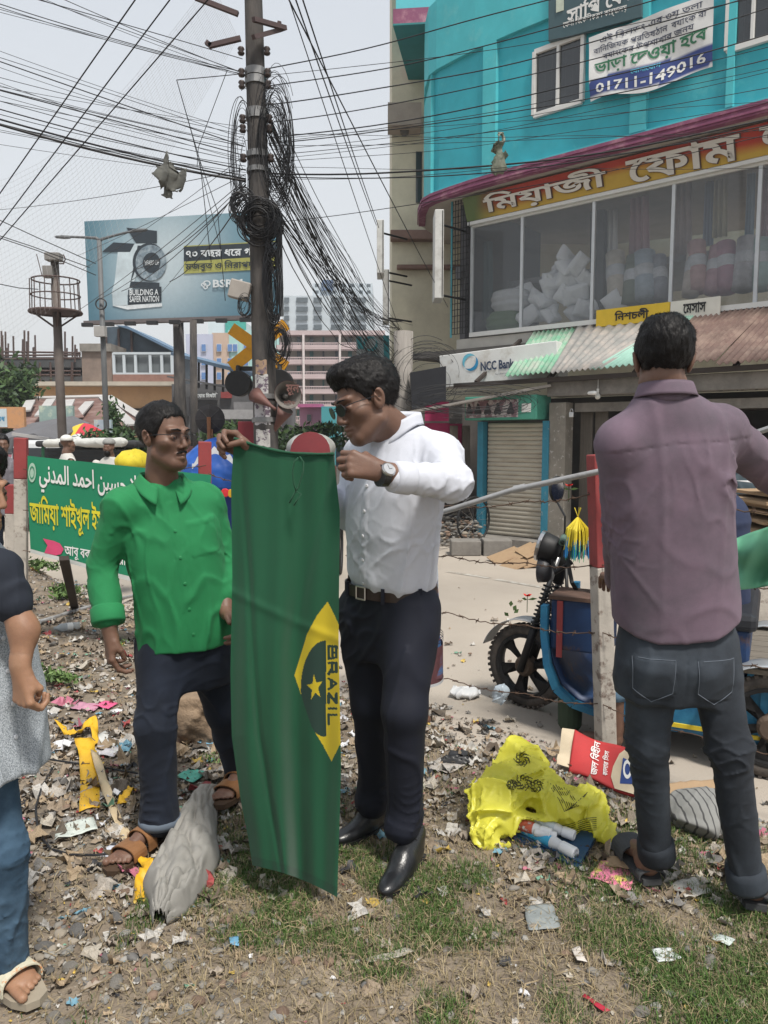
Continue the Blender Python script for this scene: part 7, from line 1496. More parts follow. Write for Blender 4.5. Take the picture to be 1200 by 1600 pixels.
 tr.disp=[wr(9,.011,(1,1,.7),None,7),near(wr(18,.013,(1,1,1.9),seed=3),kR+A3((0,0,-.08)),.15),near(wr(20,.012,(1,1,2),seed=5),aR,.12)]
 sdfobj('jeans',tr,*bounds([hR,kR,aR,hL,kL,aL,pelv],.15),.0058,mat('mid_blue_denim',(.035,.075,.125),.85,.3,8,.0012,700,col2=(.075,.13,.19),cs=4,ct=.56,cw=.15),rt)
 cloth=mat('patterned_slipper_strap',(.55,.52,.40),.8,.2,20,.0008,300,col2=(.55,.24,.09),cs=26,ct=.56,cw=.02)
 sandal(Lf,rt,cloth,mat('pale_sandal_sole',(.30,.26,.2),.8),False)
 return rt
build_white_man();build_green_man();build_purple_man();build_boy()
# ---------------- the flag ----------------
def build_flag():
 nu,nv=170,600
 def inpoly(px,py,poly):
  r=False;n=len(poly);j=n-1
  for i in range(n):
   xi,yi=poly[i];xj,yj=poly[j]
   if(yi>py)!=(yj>py)and px<(xj-xi)*(py-yi)/(yj-yi)+xi:r=not r
   j=i
  return r
 dia=[(512,940),(523,962),(540,1000),(545,1150),(530,1165),(518,1190),(505,1165),(487,1136),(478,1110),(468,1078),(460,1055),(468,1030),(480,990),(495,962)]
 star=[]
 for i in range(10):
  r=(16 if i%2==0 else 6.2);a=R(-98+36*i);star.append((492+r*.80*math.cos(a),1074+r*1.35*math.sin(a)))
 segs=[]
 def L(pts):segs.extend([(pts[i],pts[i+1])for i in range(len(pts)-1)])
 x0,x1=513.5,525.5
 L([(x0,1010),(x1,1010)]);L([(x0,1010),(x0,1029)]);L([(x1,1010),(x1,1019),(x0+6,1020)]);L([(x1,1019),(x1,1027),(x0+3,1029),(x0,1027)]);L([(519.5,1010),(519.5,1027)])
 L([(x0,1036),(x1,1036)]);L([(x1,1036),(x1,1050),(519,1050),(519,1036)]);L([(519,1044),(x0,1053)])
 L([(x0,1060),(x1,1068),(x0,1077)]);L([(518,1063),(518,1074)])
 L([(x1,1084),(x1,1098),(x0,1084),(x0,1098)])
 L([(x0,1107),(x1,1107)])
 L([(x1,1117),(x0,1117),(x0,1131)])
 def instroke(px,py):
  for(a,b)in segs:
   dx,dy=b[0]-a[0],b[1]-a[1];l=dx*dx+dy*dy;t=max(0,min(1,((px-a[0])*dx+(py-a[1])*dy)/l))
   w=2.3 if abs(dx)<abs(dy)else 1.8
   if math.hypot(px-a[0]-dx*t,py-a[1]-dy*t)<w:return True
  return False
 V=[flag_pt(i/nu,j/nv)for j in range(nv+1)for i in range(nu+1)];w=nu+1
 Q=np.array([(j*w+i,(j+1)*w+i,(j+1)*w+i+1,j*w+i+1)for j in range(nv)for i in range(nu)]);mi=np.zeros(len(Q),int)
 k=0
 for j in range(nv):
  for i in range(nu):
   px,py=flag_px((i+.5)/nu,(j+.5)/nv)
   if 455<px<548 and 935<py<1195 and inpoly(px,py,dia):
    c=1
    if((px-508)/38)**2+((py-1076)/75)**2<1 and px<509.5:c=3 if inpoly(px,py,star)else 2
    elif px>511 and instroke(px,py):c=2
    if c==3:c=1
    mi[k]=c
   elif j<12 or j>nv-14:mi[k]=4
   k+=1
 fm=[]
 for nm,c in(('flag_green',(.009,.088,.040)),('flag_yellow',(.60,.46,.02)),('flag_print_dark',(.018,.050,.038)),('x',(0,0,0)),('flag_hem_green',(.008,.070,.034))):
  m=mat(nm,c,.75,.08,6,.0007,900,sheen=.2);fm.append(m)
  t=m.node_tree;b=t.nodes['Principled BSDF'];tl=t.nodes.new('ShaderNodeBsdfTranslucent');tl.inputs[0].default_value=tuple(min(1,q*1.5)for q in c)+(1,)
  ms=t.nodes.new('ShaderNodeMixShader');ms.inputs[0].default_value=.28;t.links.new(b.outputs[0],ms.inputs[1]);t.links.new(tl.outputs[0],ms.inputs[2]);t.links.new(ms.outputs[0],t.nodes['Material Output'].inputs[0])
 rt=thing('flag','large folded green flag with yellow diamond emblem held by the man in white','flag',flag_pt(.5,.9))
 mkobj('flag_cloth',V,Q,fm,rt,smooth=True,mi=mi)
 hm=MB();hm.tube([flag_pt(u,.0)+A3((0,-.003,-.002))for u in np.linspace(0,1,40)],[.0045+.0008*math.sin(i*.5)for i in range(40)],8);hm.build('rolled_hem',fm[0],rt,smooth=True)
 cd=MB()
 px=[(466,715),(460,722),(457,738),(459,756),(463,768)];cd.tube([P(x,y,FLAG_Y-.03)for x,y in px],.0022,5)
 px=[(468,713),(474,722),(473,738),(469,752),(466,762),(458,775),(452,786)];cd.tube([P(x,y,FLAG_Y-.028)for x,y in px],.0022,5)
 px=[(463,768),(470,772),(464,782),(459,790)];cd.tube([P(x,y,FLAG_Y-.032)for x,y in px],.0022,5)
 cd.build('tie_cord',fm[0],rt,smooth=True)
build_flag()
# ================= simple background people =================
def simple_person(x,y,z,H,face,shirt,legs,lab,cap_=None,beard=False,skirt=None,skin=SKIN,arms=None,res=.011,seat=False):
 k=H/1.7;fr=basis(face);B=A3((x,y,z));L=Loc(B,fr,k);t_=person(lab,B);w=lambda*q:L.w(q)
 b=SDF(cap(w(0,.0,1.42),w(0,-.01,1.5),.055*k,.052*k));hd=Loc(w(0,.02,1.60),fr,k*.96)
 hs=head_sdf(hd,w(0,-.01,1.47));b.u(hs,.02);b.u(cap(w(0,0,1.0),w(0,0,1.3),.09*k,.1*k),.03)
 ar=arms or(((.2,0,1.36),(.25,-.02,1.1),(.24,.12,.88)),((-.2,0,1.36),(-.25,-.02,1.1),(-.24,.12,.88)))
 for s,e,h in ar:b.u(cap(w(*s),w(*e),.045*k,.038*k),.02);b.u(cap(w(*e),w(*h),.036*k,.026*k),.02);b.u(ell(w(*h),(.035*k,.035*k,.05*k)),.015)
 for s in(-1,1):b.u(cap(w(s*.09,0,.9),w(s*.10,.02,.5),.06*k,.05*k),.02);b.u(cap(w(s*.10,.02,.5),w(s*.11,0,.08),.046*k,.034*k),.02);b.u(cap(w(s*.11,-.03,.04),w(s*.12,.14,.03),.036*k,.028*k),.02)
 v,q=polyg(b,*bounds([w(-.3,-.3,0),w(.3,.3,1.8),w(-.3,.3,0),w(.3,-.3,0)]+[w(*a[2])for a in ar],.08),res);mkobj('body',v,q,skin,t_,smooth=True)
 s_=SDF(loft(B,fr,[(.80*k,0,0,.175*k,.13*k),(1.1*k,0,0,.165*k,.12*k),(1.33*k,0,0,.175*k,.11*k),(1.43*k,0,0,.12*k,.085*k),(1.47*k,0,0,.065*k,.065*k)]))
 for s,e,h in ar:s_.u(cap(w(*s),w(*e),.062*k,.055*k),.03);s_.u(cap(w(*e),w(*(A3(e)+(A3(h)-A3(e))*.6)),.054*k,.045*k),.02)
 s_.disp=[wr(7,.012,(1,1,.6),None,int(x*7)+2)];v,q=polyg(s_,*bounds([w(-.32,-.3,.7),w(.32,.3,1.6)]+[w(*a[2])for a in ar],.08),res);mkobj('shirt',v,q,shirt,t_,smooth=True)
 if skirt:l_=SDF(loft(B,fr,[(skirt*k,0,0,.225*k,.16*k),(.6*k,0,0,.185*k,.14*k),(.9*k,0,0,.17*k,.125*k)]))
 else:
  l_=SDF(cap(w(-.08,0,.9),w(.08,0,.9),.1*k,.1*k))
  for s in(-1,1):l_.u(cap(w(s*.09,0,.88),w(s*.10,.02,.5),.085*k,.065*k),.02);l_.u(cap(w(s*.10,.02,.5),w(s*.11,0,.1),.064*k,.056*k),.02)
 l_.disp=[wr(8,.012,(1,1,.4),None,int(x*5)+1)];v,q=polyg(l_,*bounds([w(-.3,-.3,0),w(.3,.3,1.1)],.05),res);mkobj('wrap_skirt' if skirt else 'trousers',v,q,legs,t_,smooth=True)
 if cap_ is not None:
  c=SDF(ell(hd.w((0,-.018,.075)),(.088*k,.108*k,.070*k)));c.i(lambda p:-(p-hd.w((0,0,.055)))@A3((0,0,1)),.004);v,q=polyg(c,hd.C-.2,hd.C+.25,.008);mkobj('cap',v,q,cap_,t_,smooth=True)
 else:hair_obj(hd,t_,n=800)
 if beard:c=SDF(hd.wrap(SDF(ell((0,.06,-.085),(.05,.045,.055)))));v,q=polyg(c,hd.C-.2,hd.C+.15,.008);mkobj('beard',v,q,HAIR,t_,smooth=True)
 return t_,L
PW=mat('off_white_cloth',(.50,.49,.46),.85,.08,6)
p=P(107,760,10.4);simple_person(p[0],10.4,ROADZ,1.56,(.75,.6,0),PW,PW,'man in white cap and pale clothes standing beyond the green banner, turned away',mat('white_cap',(.62,.61,.58),.8,.06,9))
p=P(173,760,10.0);simple_person(p[0],10.0,ROADZ,1.52,(-.1,-1,0),PW,PW,'bearded man in grey knitted cap facing the camera beyond the green banner',mat('grey_cap',(.26,.26,.25),.8,.2,40),beard=True)
p=P(6,760,8.2);simple_person(p[0],8.2,ROADZ,1.58,(.5,-.8,0),mat('checked_grey_shirt',(.16,.15,.17),.85,.4,30),DENIM,'man in grey patterned clothes behind the fence at the far left edge')
LUN=mat('checked_lungi',(.045,.11,.24),.85,.2,6,col2=(.12,.05,.06),cs=4,ct=.52,cw=.03,stretch=(.3,.3,3))
t_,L=simple_person(.172,4.18,ROADZ,1.56,(-.9,-.25,0),mat('pale_blue_shirt',(.42,.48,.54),.85,.08,6),LUN,'person in a blue and maroon wrap hidden behind the man in white',None,skirt=.30,arms=(((.2,0,1.36),(.26,-.02,1.1),(.26,.12,.9)),((-.19,0,1.36),(-.22,.08,1.1),(-.15,.34,1.02))))
q=MB();Lz=L.C
for(zz,r_s,m_)in((.40,1.0,(.10,.035,.04)),):
 q.lathe([(.001,.0),(1.0,.0)],(0,0,0))if False else None
g=MB();n=30
ring=lambda z,s:[L.w((.225*s*math.cos(t)*1.01,.162*s*math.sin(t)*1.01,z))for t in np.linspace(0,2*PI,n,endpoint=False)]
v=ring(.29,1.0)+ring(.50,.985);mkobj('skirt_border',v,[(i,(i+1)%n,n+(i+1)%n,n+i)for i in range(n)],mat('maroon_cloth_border',(.095,.035,.04),.85,.3,30),t_,smooth=True)
v=ring(.275,1.015)+ring(.292,1.015);mkobj('skirt_hem',v,[(i,(i+1)%n,n+(i+1)%n,n+i)for i in range(n)],mat('pale_hem',(.45,.46,.48),.85),t_,smooth=True)
for z in(.52,.535,.55):v=ring(z,1.0)+ring(z+.006,1.0);mkobj('stripe',v,[(i,(i+1)%n,n+(i+1)%n,n+i)for i in range(n)],mat('dark_blue_stripe',(.01,.02,.07),.85),t_,smooth=True)
p=P(1155,800,6.6);simple_person(p[0],6.6,ROADZ,1.50,(-.6,-.8,0),mat('dull_teal_shirt',(.06,.085,.10),.85,.2,6),mat('grey_blue_trousers',(.14,.17,.21),.85,.2,6),'person in dark clothes behind the cardboard stack at the right edge')
# ================= electric van rickshaw =================
FW=A3((.835,4.40,ROADZ));RC=A3((1.98,3.82,ROADZ));bx=(RC-FW)/np.linalg.norm(RC-FW);by=np.cross((0,0,1),bx);by=by if by[1]<0 else-by
RM3=np.array([bx,by,Z3]).T
rv=thing('van_rickshaw','blue three wheeled battery van with black fork and wooden flatbed beyond the leaning post','three wheeler',FW)
def V_(x,y,z):return FW+bx*x+by*y+Z3*z
BLU=mat('chipped_blue_paint',(.016,.12,.24),.5,.2,6,.001,60,col2=(.035,.20,.33),cs=5,ct=.55,cw=.12);BLD=mat('dark_blue_paint',(.012,.035,.10),.5,.25,8,col2=(.10,.055,.03),cs=7,ct=.62,cw=.06)
TYR=mat('dusty_tyre_rubber',(.048,.042,.038),.85,.3,14,.002,90,col2=(.12,.10,.085),cs=5,ct=.55,cw=.1)
st=Matrix.Rotation(R(-14),3,'Z');fx=np.array(st)@bx;fy=np.array(st)@by
def wheel(c,ax,r,par,spokes=True):
 t_=MB();prof=[]
 for a in np.linspace(-PI*.78,PI*.78,13):prof.append((r-.038+.038*math.cos(a),.036*math.sin(a)))
 t_.lathe(prof,c,ax,40,False);w=t_.build('wheel',TYR,par,smooth=True)
 tr_=MB();a_,b_,d_=frame(ax)
 for k in range(44):t=2*PI*k/44;e=a_*math.cos(t)+b_*math.sin(t);tr_.beam(c+e*(r-.006)-d_*.03,c+e*(r-.006)+d_*.03,.016,.016,e)
 tr_.build('tread',TYR,w,kind='stuff')
 q=MB();q.lathe([(r-.078,-.035),(r-.062,-.035),(r-.055,-.028),(r-.055,.028),(r-.062,.035),(r-.078,.035),(r-.084,.0),(r-.078,-.035)],c,ax,36);q.build('rim',BLACK,w,smooth=False)
 for k in range(6):
  t=2*PI*k/6+.3;e0=a_*math.cos(t-.22)+b_*math.sin(t-.22);e1=a_*math.cos(t+.22)+b_*math.sin(t+.22);em=a_*math.cos(t)+b_*math.sin(t)
  q=MB();q.prism([c+em*.04-d_*.012-np.cross(em,d_)*.022,c+e0*(r-.075)-d_*.012,c+e1*(r-.075)-d_*.012,c+em*.04-d_*.012+np.cross(em,d_)*.022],d_*.024);q.build('wheel_spoke',BLACK,w)
 q=MB();q.lathe([(0,-.05),(.045,-.05),(.06,-.03),(.06,.03),(.045,.05),(0,.05)],c,ax,20);q.build('hub',mat('brown_hub',(.10,.07,.05),.7,.3,20),w)
 return w
R0=.248;wc=V_(0,0,R0);wheel(wc,fy,R0,rv)
rc_=RC-FW;wheel(FW+rc_+by*.42+Z3*R0,by,R0,rv);wheel(FW+rc_-by*.42+Z3*R0,by,R0,rv)
head=V_(.20,0,.86)
for s in(-1,1):
 o_=fy*.062*s;a,b=wc+o_,head+o_*.9+A3((0,0,.05));d=(b-a)/np.linalg.norm(b-a);Lf_=np.linalg.norm(b-a)
 q=MB();q.tube([a-d*.02,a+d*Lf_*.42],.022,10);q.build('fork_leg',BLACK,rv,smooth=True);q=MB();q.tube([a+d*Lf_*.4,b],.015,10);q.build('fork_tube',mat('dark_chrome',(.2,.2,.2),.3,.1,9,metal=.7),rv,smooth=True)
 q=MB();n=130;a_,b_,_=frame(d);q.tube([a+d*(Lf_*.36+Lf_*.42*i/n)+(a_*math.cos(i*.55)+b_*math.sin(i*.55))*.027 for i in range(n)],.0055,5);q.build('fork_spring',BLACK,rv,smooth=True)
q=MB();q.tube([V_(.17,0,.76),V_(.24,0,1.02)],.035,12);q.build('steering_head',BLACK,rv,smooth=True)
hb=[V_(.22,0,.98)+fy*y+fx*x+Z3*z for x,y,z in((.16,-.36,.06),(.10,-.22,.08),(.0,-.08,.02),(.0,.08,.02),(.10,.22,.08),(.16,.36,.06))]
q=MB();q.tube(hb,.013,8);hbo=q.build('handlebar',BLACK,rv,smooth=True)
for i,j in((0,1),(5,4)):q=MB();d=(hb[j]-hb[i]);q.tube([hb[i],hb[i]+d*.7],.018,10);q.build('grip',mat('grey_green_grip',(.10,.16,.13),.7),hbo,smooth=True)
hl=V_(.10,.03,.96);q=MB();q.lathe([(0,-.10),(.05,-.095),(.075,-.06),(.085,0),(.085,.02),(.0,.028)],hl,-bx+A3((0,0,.25)),24);q.build('headlight',BLACK,rv,smooth=True);q=MB();q.lathe([(.087,.008),(.090,.014),(.090,.028),(.080,.030)],hl,-bx+A3((0,0,.25)),24);q.build('headlight_rim',STEEL,rv)
q=MB();q.lathe([(0,-.08),(.05,-.075),(.07,-.04),(.075,0),(0,.02)],V_(.08,.05,.83),-bx,20);q.build('horn',mat('dusty_black',(.04,.04,.045),.5),rv,smooth=True)
mr=V_(.20,.18,1.30);q=MB();q.tube([hb[4],hb[4]+A3((.0,0,.1)),mr-A3((0,0,.06))],.006,6);q.build('mirror_stalk',BLACK,rv);q=MB();q.lathe([(0,-.018),(.045,-.012),(.054,.0),(.054,.006),(0,.007)],mr,bx*.7-by*.2-A3((0,1,0)),22);q.v=[tuple(mr+(A3(p)-mr)*A3((1,1,1.35)))for p in q.v];mo=q.build('mirror',BLACK,rv,smooth=True);q=MB();q.lathe([(0,.008),(.046,.008),(.046,.0085),(0,.009)],mr,bx*.7-by*.2-A3((0,1,0)),22);q.v=[tuple(mr+(A3(p)-mr)*A3((1,1,1.35)))for p in q.v];q.build('mirror_glass',mat('mirror_silver',(.5,.5,.52),.12,.05,3,metal=1.),mo)
# mudguard
q=MB();q.grid(lambda u,v:wc+Z3*(R0+.03)*math.sin(.35+1.5*u)+fx*(-(R0+.03)*math.cos(.35+1.5*u))+fy*(.062*(2*v-1)),16,4);o=q.build('mudguard',mat('pale_mudguard',(.40,.40,.40),.6,.2,8),rv,smooth=True);md=o.modifiers.new('t','SOLIDIFY');md.thickness=.004
# bent body side rails and step floor
for s in(-1,1):
 pts=[(.20,.70),(.20,.55),(.22,.38),(.27,.26),(.36,.19),(.52,.155),(1.6,.155)]
 q=MB()
 for i in range(len(pts)-1):q.beam(V_(pts[i][0],s*.36,pts[i][1]),V_(pts[i+1][0],s*.36,pts[i+1][1]),.035,.055,by)
 q.build('side_rail',BLU,rv,kind='stuff')
q=MB();q.grid(lambda u,v:V_(np.interp(v,[0,.3,.5,.7,1],[.23,.24,.30,.40,1.05]),-.34+.68*u,np.interp(v,[0,.3,.5,.7,1],[.62,.42,.28,.20,.17])),4,18);o=q.build('front_shield',BLD,rv,smooth=True);md=o.modifiers.new('t','SOLIDIFY');md.thickness=.012
q=MB();q.box(V_(.80,0,.20),(.55,.64,.012),RM3);q.build('floor_mat',mat('muddy_floor',(.12,.10,.085),.9,.3,9),rv)
q=MB();q.box(V_(.38,.24,.60),(.30,.24,.27),RM3);bo=q.build('battery_box',BLD,rv,bevel=.012);q=MB();q.box(V_(.28,.366,.58),(.03,.01,.30),RM3);q.build('red_strap',mat('red_strap',(.28,.05,.05),.7),rv);q=MB();q.box(V_(.38,.24,.745),(.32,.26,.02),RM3);q.build('box_lid',mat('rusty_lid',(.10,.06,.045),.8,.3,10),bo)
q=MB();q.box(V_(1.0,0,.42),(.36,.74,.50),RM3);q.build('seat_base',BLD,rv,bevel=.015);q=MB();q.box(V_(1.0,0,.71),(.42,.78,.09),RM3);q.build('driver_seat',mat('dark_vinyl',(.02,.022,.028),.5),rv,bevel=.03)
q=MB();q.box(V_(1.05,.39,.30),(.95,.03,.30),RM3);q.build('side_panel',BLU,rv,bevel=.008);q=MB();q.box(V_(1.02,.41,.18),(.75,.01,.02),RM3);q.build('yellow_line',mat('yellow_line_paint',(.6,.45,.03),.6),rv)
q=MB();q.box(V_(1.75,0,.46),(1.15,.86,.06),RM3);q.build('bed_frame',BLU,rv,bevel=.008)
for i in range(8):q=MB();q.box(V_(1.75,-.40+.114*i,.505),(1.18,.104,.025),RM3);q.build('plank',mat('worn_planks',(.165,.145,.12),.9,.3,8,.003,60,stretch=(.6,6,6)),rv,bevel=.003)
for x in(1.25,1.9):q=MB();q.beam(V_(x,.4,.16),V_(x,.4,.46),.03,.03,by);q.build('bed_strut',BLU,rv)
for s in(-1,1):
 c=FW+rc_+by*.42*s+Z3*R0;q=MB();q.grid(lambda u,v:c+Z3*(R0+.05)*math.sin(.1+2.9*u)-bx*(R0+.05)*math.cos(.1+2.9*u)+by*(.075*(2*v-1)),18,3);o=q.build('mudguard',mat('bright_mudguard_steel',(.42,.44,.46),.35,.1,9,metal=.5),rv,smooth=True);md=o.modifiers.new('t','SOLIDIFY');md.thickness=.003
q=MB();q.lathe([(.05,0),(.062,.02),(.066,.16),(.06,.18),(0,.18)],V_(.33,.30,.03),(0,0,1),14);q.build('hanging_flap',mat('dark_green_rubber',(.03,.05,.03),.8),rv)
q=MB();q.tube([V_(.24,.12,.98),V_(.3,.2,.8),V_(.33,.1,.7)],.012,6);q.tube([V_(.2,-.05,.97),V_(.25,.1,.75),V_(.4,.2,.72)],.010,6);q.tube([V_(.15,.06,.9),V_(.2,.16,.84),V_(.28,.12,.9)],.014,6);q.build('control_cables',BLACK,rv,kind='stuff')
# things carried on it
bk=thing('ribbed_basket','bright teal ribbed plastic basket behind the fork of the blue van','basket',V_(.62,.05,.78));TEA=mat('teal_plastic',(.02,.24,.32),.4,.1,8)
q=MB();q.box(V_(.62,.05,.85),(.2,.16,.14),RM3,1.15);q.build('tub',TEA,bk)
for i in range(9):q=MB();q.box(V_(.535+i*.021,.137,.86),(.009,.014,.15),RM3);q.build('rib',TEA,bk)
ob=V_(.46,.1,.80);q=MB();q.box(ob+A3((0,0,.06)),(.05,.03,.13),np.array(Matrix.Rotation(.5,3,'Y')));mkobj('red_bottle',q.v,q.f,mat('orange_red_plastic',(.60,.10,.05),.4),None,bevel=.01,label='small orange red plastic container clipped by the fork',cat='bottle')
dw=thing('feather_duster','yellow and blue feather duster standing on the handlebar of the blue van','duster',P(900,865,4.05));c=P(903,808,4.05)
rr=np.random.RandomState(3);cols=[mat('duster_yellow',(.68,.55,.04),.7),mat('duster_blue',(.02,.18,.45),.7),mat('duster_green',(.03,.25,.12),.7)]
for i in range(150):
 t=rr.rand()*2*PI;r=.062*math.sqrt(rr.rand())+.012;k=rr.rand();y0=-.02;a=c+A3((.004*math.cos(t),.004*math.sin(t),0));m_=a+A3((r*.75*math.cos(t),r*.75*math.sin(t),-.05-.03*k));b=c+A3((r*math.cos(t),r*math.sin(t),-.13-.05*k));e=c+A3((r*1.05*math.cos(t),r*1.05*math.sin(t),-.20-.035*k))
 q=MB();q.tube([a,m_,b],[.0015,.003,.003],3);q.build('yellow_bristle',cols[0],dw)
 if i%2==0:q=MB();q.tube([b+(m_-b)*.35,b,e],[.003,.0035,.0015],3);q.build('blue_bristle',cols[1 if k<.7 else 2],dw)
for i in range(14):t=rr.rand()*2*PI;q=MB();q.tube([c,c+A3((.02*math.cos(t),.02*math.sin(t),.05))],[.002,.001],3);q.build('tip_bristle',cols[0],dw)
q=MB();q.tube([P(925,835,4.0),P(905,870,4.02)],.012,8);q.build('handle',STEEL,dw)
def flower(lab,p,r,m,stem=True):
 t_=thing('plastic_flower',lab,'flower',p);q=MB()
 for k in range(9):
  a=k*2.4;d=A3((math.cos(a),math.sin(a)*.6,.6-.05*k));d/=np.linalg.norm(d);s=np.cross(d,(0,0,1));s/=np.linalg.norm(s);rr_=r*(1-.05*k);c=A3(p);q=MB();q.add([c,c+d*rr_*.6+s*rr_*.5,c+d*rr_,c+d*rr_*.6-s*rr_*.5],[(0,1,2,3)]);q.build('petal',m,t_)
 for k in range(3):q=MB();c=A3(p)-A3((0,0,r*.6));a=k*2.1;d=A3((math.cos(a),.2*math.sin(a),.1));q.add([c,c+d*r+A3((0,0,r*.3)),c+d*r*1.9,c+d*r-A3((0,0,r*.2))],[(0,1,2,3)]);q.build('leaf',LEAF[1],t_)
 if stem:q=MB();q.tube([A3(p),A3(p)-A3((.0,0,r*3))],.002,4);q.build('stem',LEAF[0],t_)
RED=mat('red_petal',(.60,.02,.015),.6,.2,20)
flower('red plastic flower stuck on the wire above the mirror',P(889,760,3.85),.026,RED);flower('red plastic rose on the mudguard of the blue van',P(824,932,4.2),.030,RED)
t_=thing('green_sprig','single green leafy sprig in front of the fork','sprig',P(800,958,4.2))
for(x,y,a)in((798,940,1.5),(803,950,.7),(795,955,2.4),(802,946,1.1)):q=MB();c=P(x,y+8,4.2);d=A3((math.cos(a),0,math.sin(a)))*.035;s=A3((-math.sin(a),.3,math.cos(a)))*.012;q.add([c,c+d*.5+s,c+d,c+d*.5-s],[(0,1,2,3)]);q.build('leaf',LEAF[1],t_)
# driver
dr=person('driver in denim shorts on the blue van, hidden behind the man in purple',V_(1.0,0,.0));c=V_(1.02,.06,.76)
DRb=SDF(cap(c+A3((0,0,.12)),c+A3((-.03,0,.42)),.10,.12));nk=c+A3((-.04,0,.54));Ld=Loc(c+A3((-.06,-.02,.70)),basis(-bx),.95);DRb.u(head_sdf(Ld,nk),.03)
shr,elr,har=c+A3((-.0,-.02,.44))+by*.19,P(968,845,3.95),P(950,852,4.02);DRb.u(cap(shr,elr+A3((.12,0,-.02)),.045,.04),.03);DRb.u(cap(elr+A3((.12,0,-.02)),har,.038,.03),.02)
shl=c+A3((-.0,-.02,.44))-by*.19;hl_=hb[0];el2=(shl+hl_)/2-A3((0,0,.14));DRb.u(cap(shl,el2,.045,.04),.03);DRb.u(cap(el2,hl_,.038,.03),.02)
kn=P(962,1055,3.80);ank=P(962,1185,3.78);ft_=ank*[1,1,0]+A3((0,0,ROADZ+.05));ank=A3((ank[0],ank[1],ROADZ+.10));DRb.u(cap(kn,ank,.055,.036),.02);DRb.u(cap(ft_,ft_-bx*.15-A3((0,0,.015)),.035,.03),.02)
k2=V_(.78,-.16,.66);DRb.u(cap(k2,V_(.72,-.16,.27),.055,.04),.02)
v,q_=polyg(DRb,*bounds([ank,Ld.C+.15,har,hl_,c,k2,V_(.7,-.16,.2),ft_-bx*.2],.14),.009);mkobj('body',v,q_,SKIN,dr,smooth=True)
hair_obj(Ld,dr,n=1500)
sj=SDF(cap(c+A3((0,0,.0)),c+A3((-.03,0,.40)),.15,.16));sj.u(cap(shr,elr+A3((.12,0,-.02)),.06,.055),.04);sj.u(cap(shl,el2,.06,.055),.04);sj.disp=[wr(7,.014,(1,1,.7),None,3)];v,q_=polyg(sj,*bounds([c-.2,c+.3,shr,elr,shl,c+A3((0,0,.6))],.12),.012);mkobj('shirt',v,q_,mat('navy_work_shirt',(.02,.03,.07),.85,.2,7),dr,smooth=True)
ds_=SDF(cap(c+by*.1,kn,.09,.075));ds_.u(cap(kn,kn+(ank-kn)*.25,.075,.075),.02);ds_.u(cap(c-by*.1,k2,.09,.075),.03);ds_.disp=[wr(9,.014,(1,1,.7),None,3)];v,q_=polyg(ds_,*bounds([c,kn,k2,kn-A3((0,0,.2))],.14),.011);mkobj('shorts',v,q_,mat('faded_blue_denim',(.16,.26,.36),.85,.2,7,col2=(.08,.15,.24),cs=9,ct=.5),dr,smooth=True)
hs=Loc(P(958,853,3.98),basis((-.8,-.1,.35),(.3,-.8,.5)),.95);v,q_=polyg(hand_sdf(hs,1,((50,60,40),)),hs.C-.16,hs.C+.16,.005);mkobj('hand',v,q_,SKIN,dr,smooth=True)
sk=P(958,895,4.0);f=SDF(ell(sk,(.10,.06,.09)));f.disp=[wr(12,.02,(1,1,1),None,5)];v,q_=polyg(f,sk-.2,sk+.2,.009);mkobj('white_bundle',v,q_,mat('white_bag_plastic',(.55,.52,.54),.5,.1,9),None,smooth=True,label='white plastic bundle hanging on the blue van behind the leaning post',cat='bundle')
# green cloth held at the right edge
gc=thing('green_cloth','pale green cloth stretched out beyond the right side of the purple shirt','cloth',P(1170,900,2.9));q=MB()
def gcf(u,v):
 top=(1138+170*u,846-30*u-18*math.sin(u*2));bot=(1150+160*u,922-45*u+8*math.sin(u*4));return P(top[0]*(1-v)+bot[0]*v,top[1]*(1-v)+bot[1]*v,2.75+.03*math.sin(u*16+v*5)+.02*math.sin(u*5-v*8))
q.grid(gcf,50,20);o=q.build('cloth_sheet',mat('pale_green_cloth',(.10,.30,.19),.8,.1,6,crease=(.002,10)),gc,smooth=True);md=o.modifiers.new('t','SOLIDIFY');md.thickness=.002
q=MB();q.beam(P(1190,910,5.0),P(1190,985,5.0)+A3((0,0,-.08)),.08,.08);mkobj('white_post',q.v,q.f,PWH,None,label='short white post under the pale green cloth',cat='post')
# ================= rubbish =================
def on(px,py,dz=0.):return on_ground(px,py,dz)
# big plastic bag
YP=mat('yellow_thin_plastic',(.84,.80,.10),.35,.08,10,crease=(.004,14),spec=.5)
t=YP.node_tree;b=t.nodes['Principled BSDF'];tl=t.nodes.new('ShaderNodeBsdfTranslucent');tl.inputs[0].default_value=(.88,.84,.12,1);ms=t.nodes.new('ShaderNodeMixShader');ms.inputs[0].default_value=.35
t.links.new(b.outputs[0],ms.inputs[1]);t.links.new(tl.outputs[0],ms.inputs[2]);t.links.new(ms.outputs[0],t.nodes['Material Output'].inputs[0])
yb=thing('yellow_bag','bright yellow plastic carrier bag with dark flower print spilling white bottles','plastic bag',on(830,1290))
def onz(px,py,z):return GZ(px,py,z)
y1,y2,y3,y4,y5,y6=onz(815,1200,.10),onz(775,1262,.08),onz(765,1300,.04),onz(880,1265,.09),onz(918,1262,.07),onz(945,1305,.04)
f=SDF(cap(y1,y2,.075,.095));f.u(cap(y2,y3,.085,.06),.04).u(cap(y1,y4,.07,.075),.05).u(cap(y4,y5,.075,.07),.03).u(cap(y5,y6,.055,.032),.03);f.u(ell(y1+A3((-.0,.02,.06)),(.05,.05,.06)),.04);f.u(cap(y3,onz(830,1285,.06),.035,.03),.03)
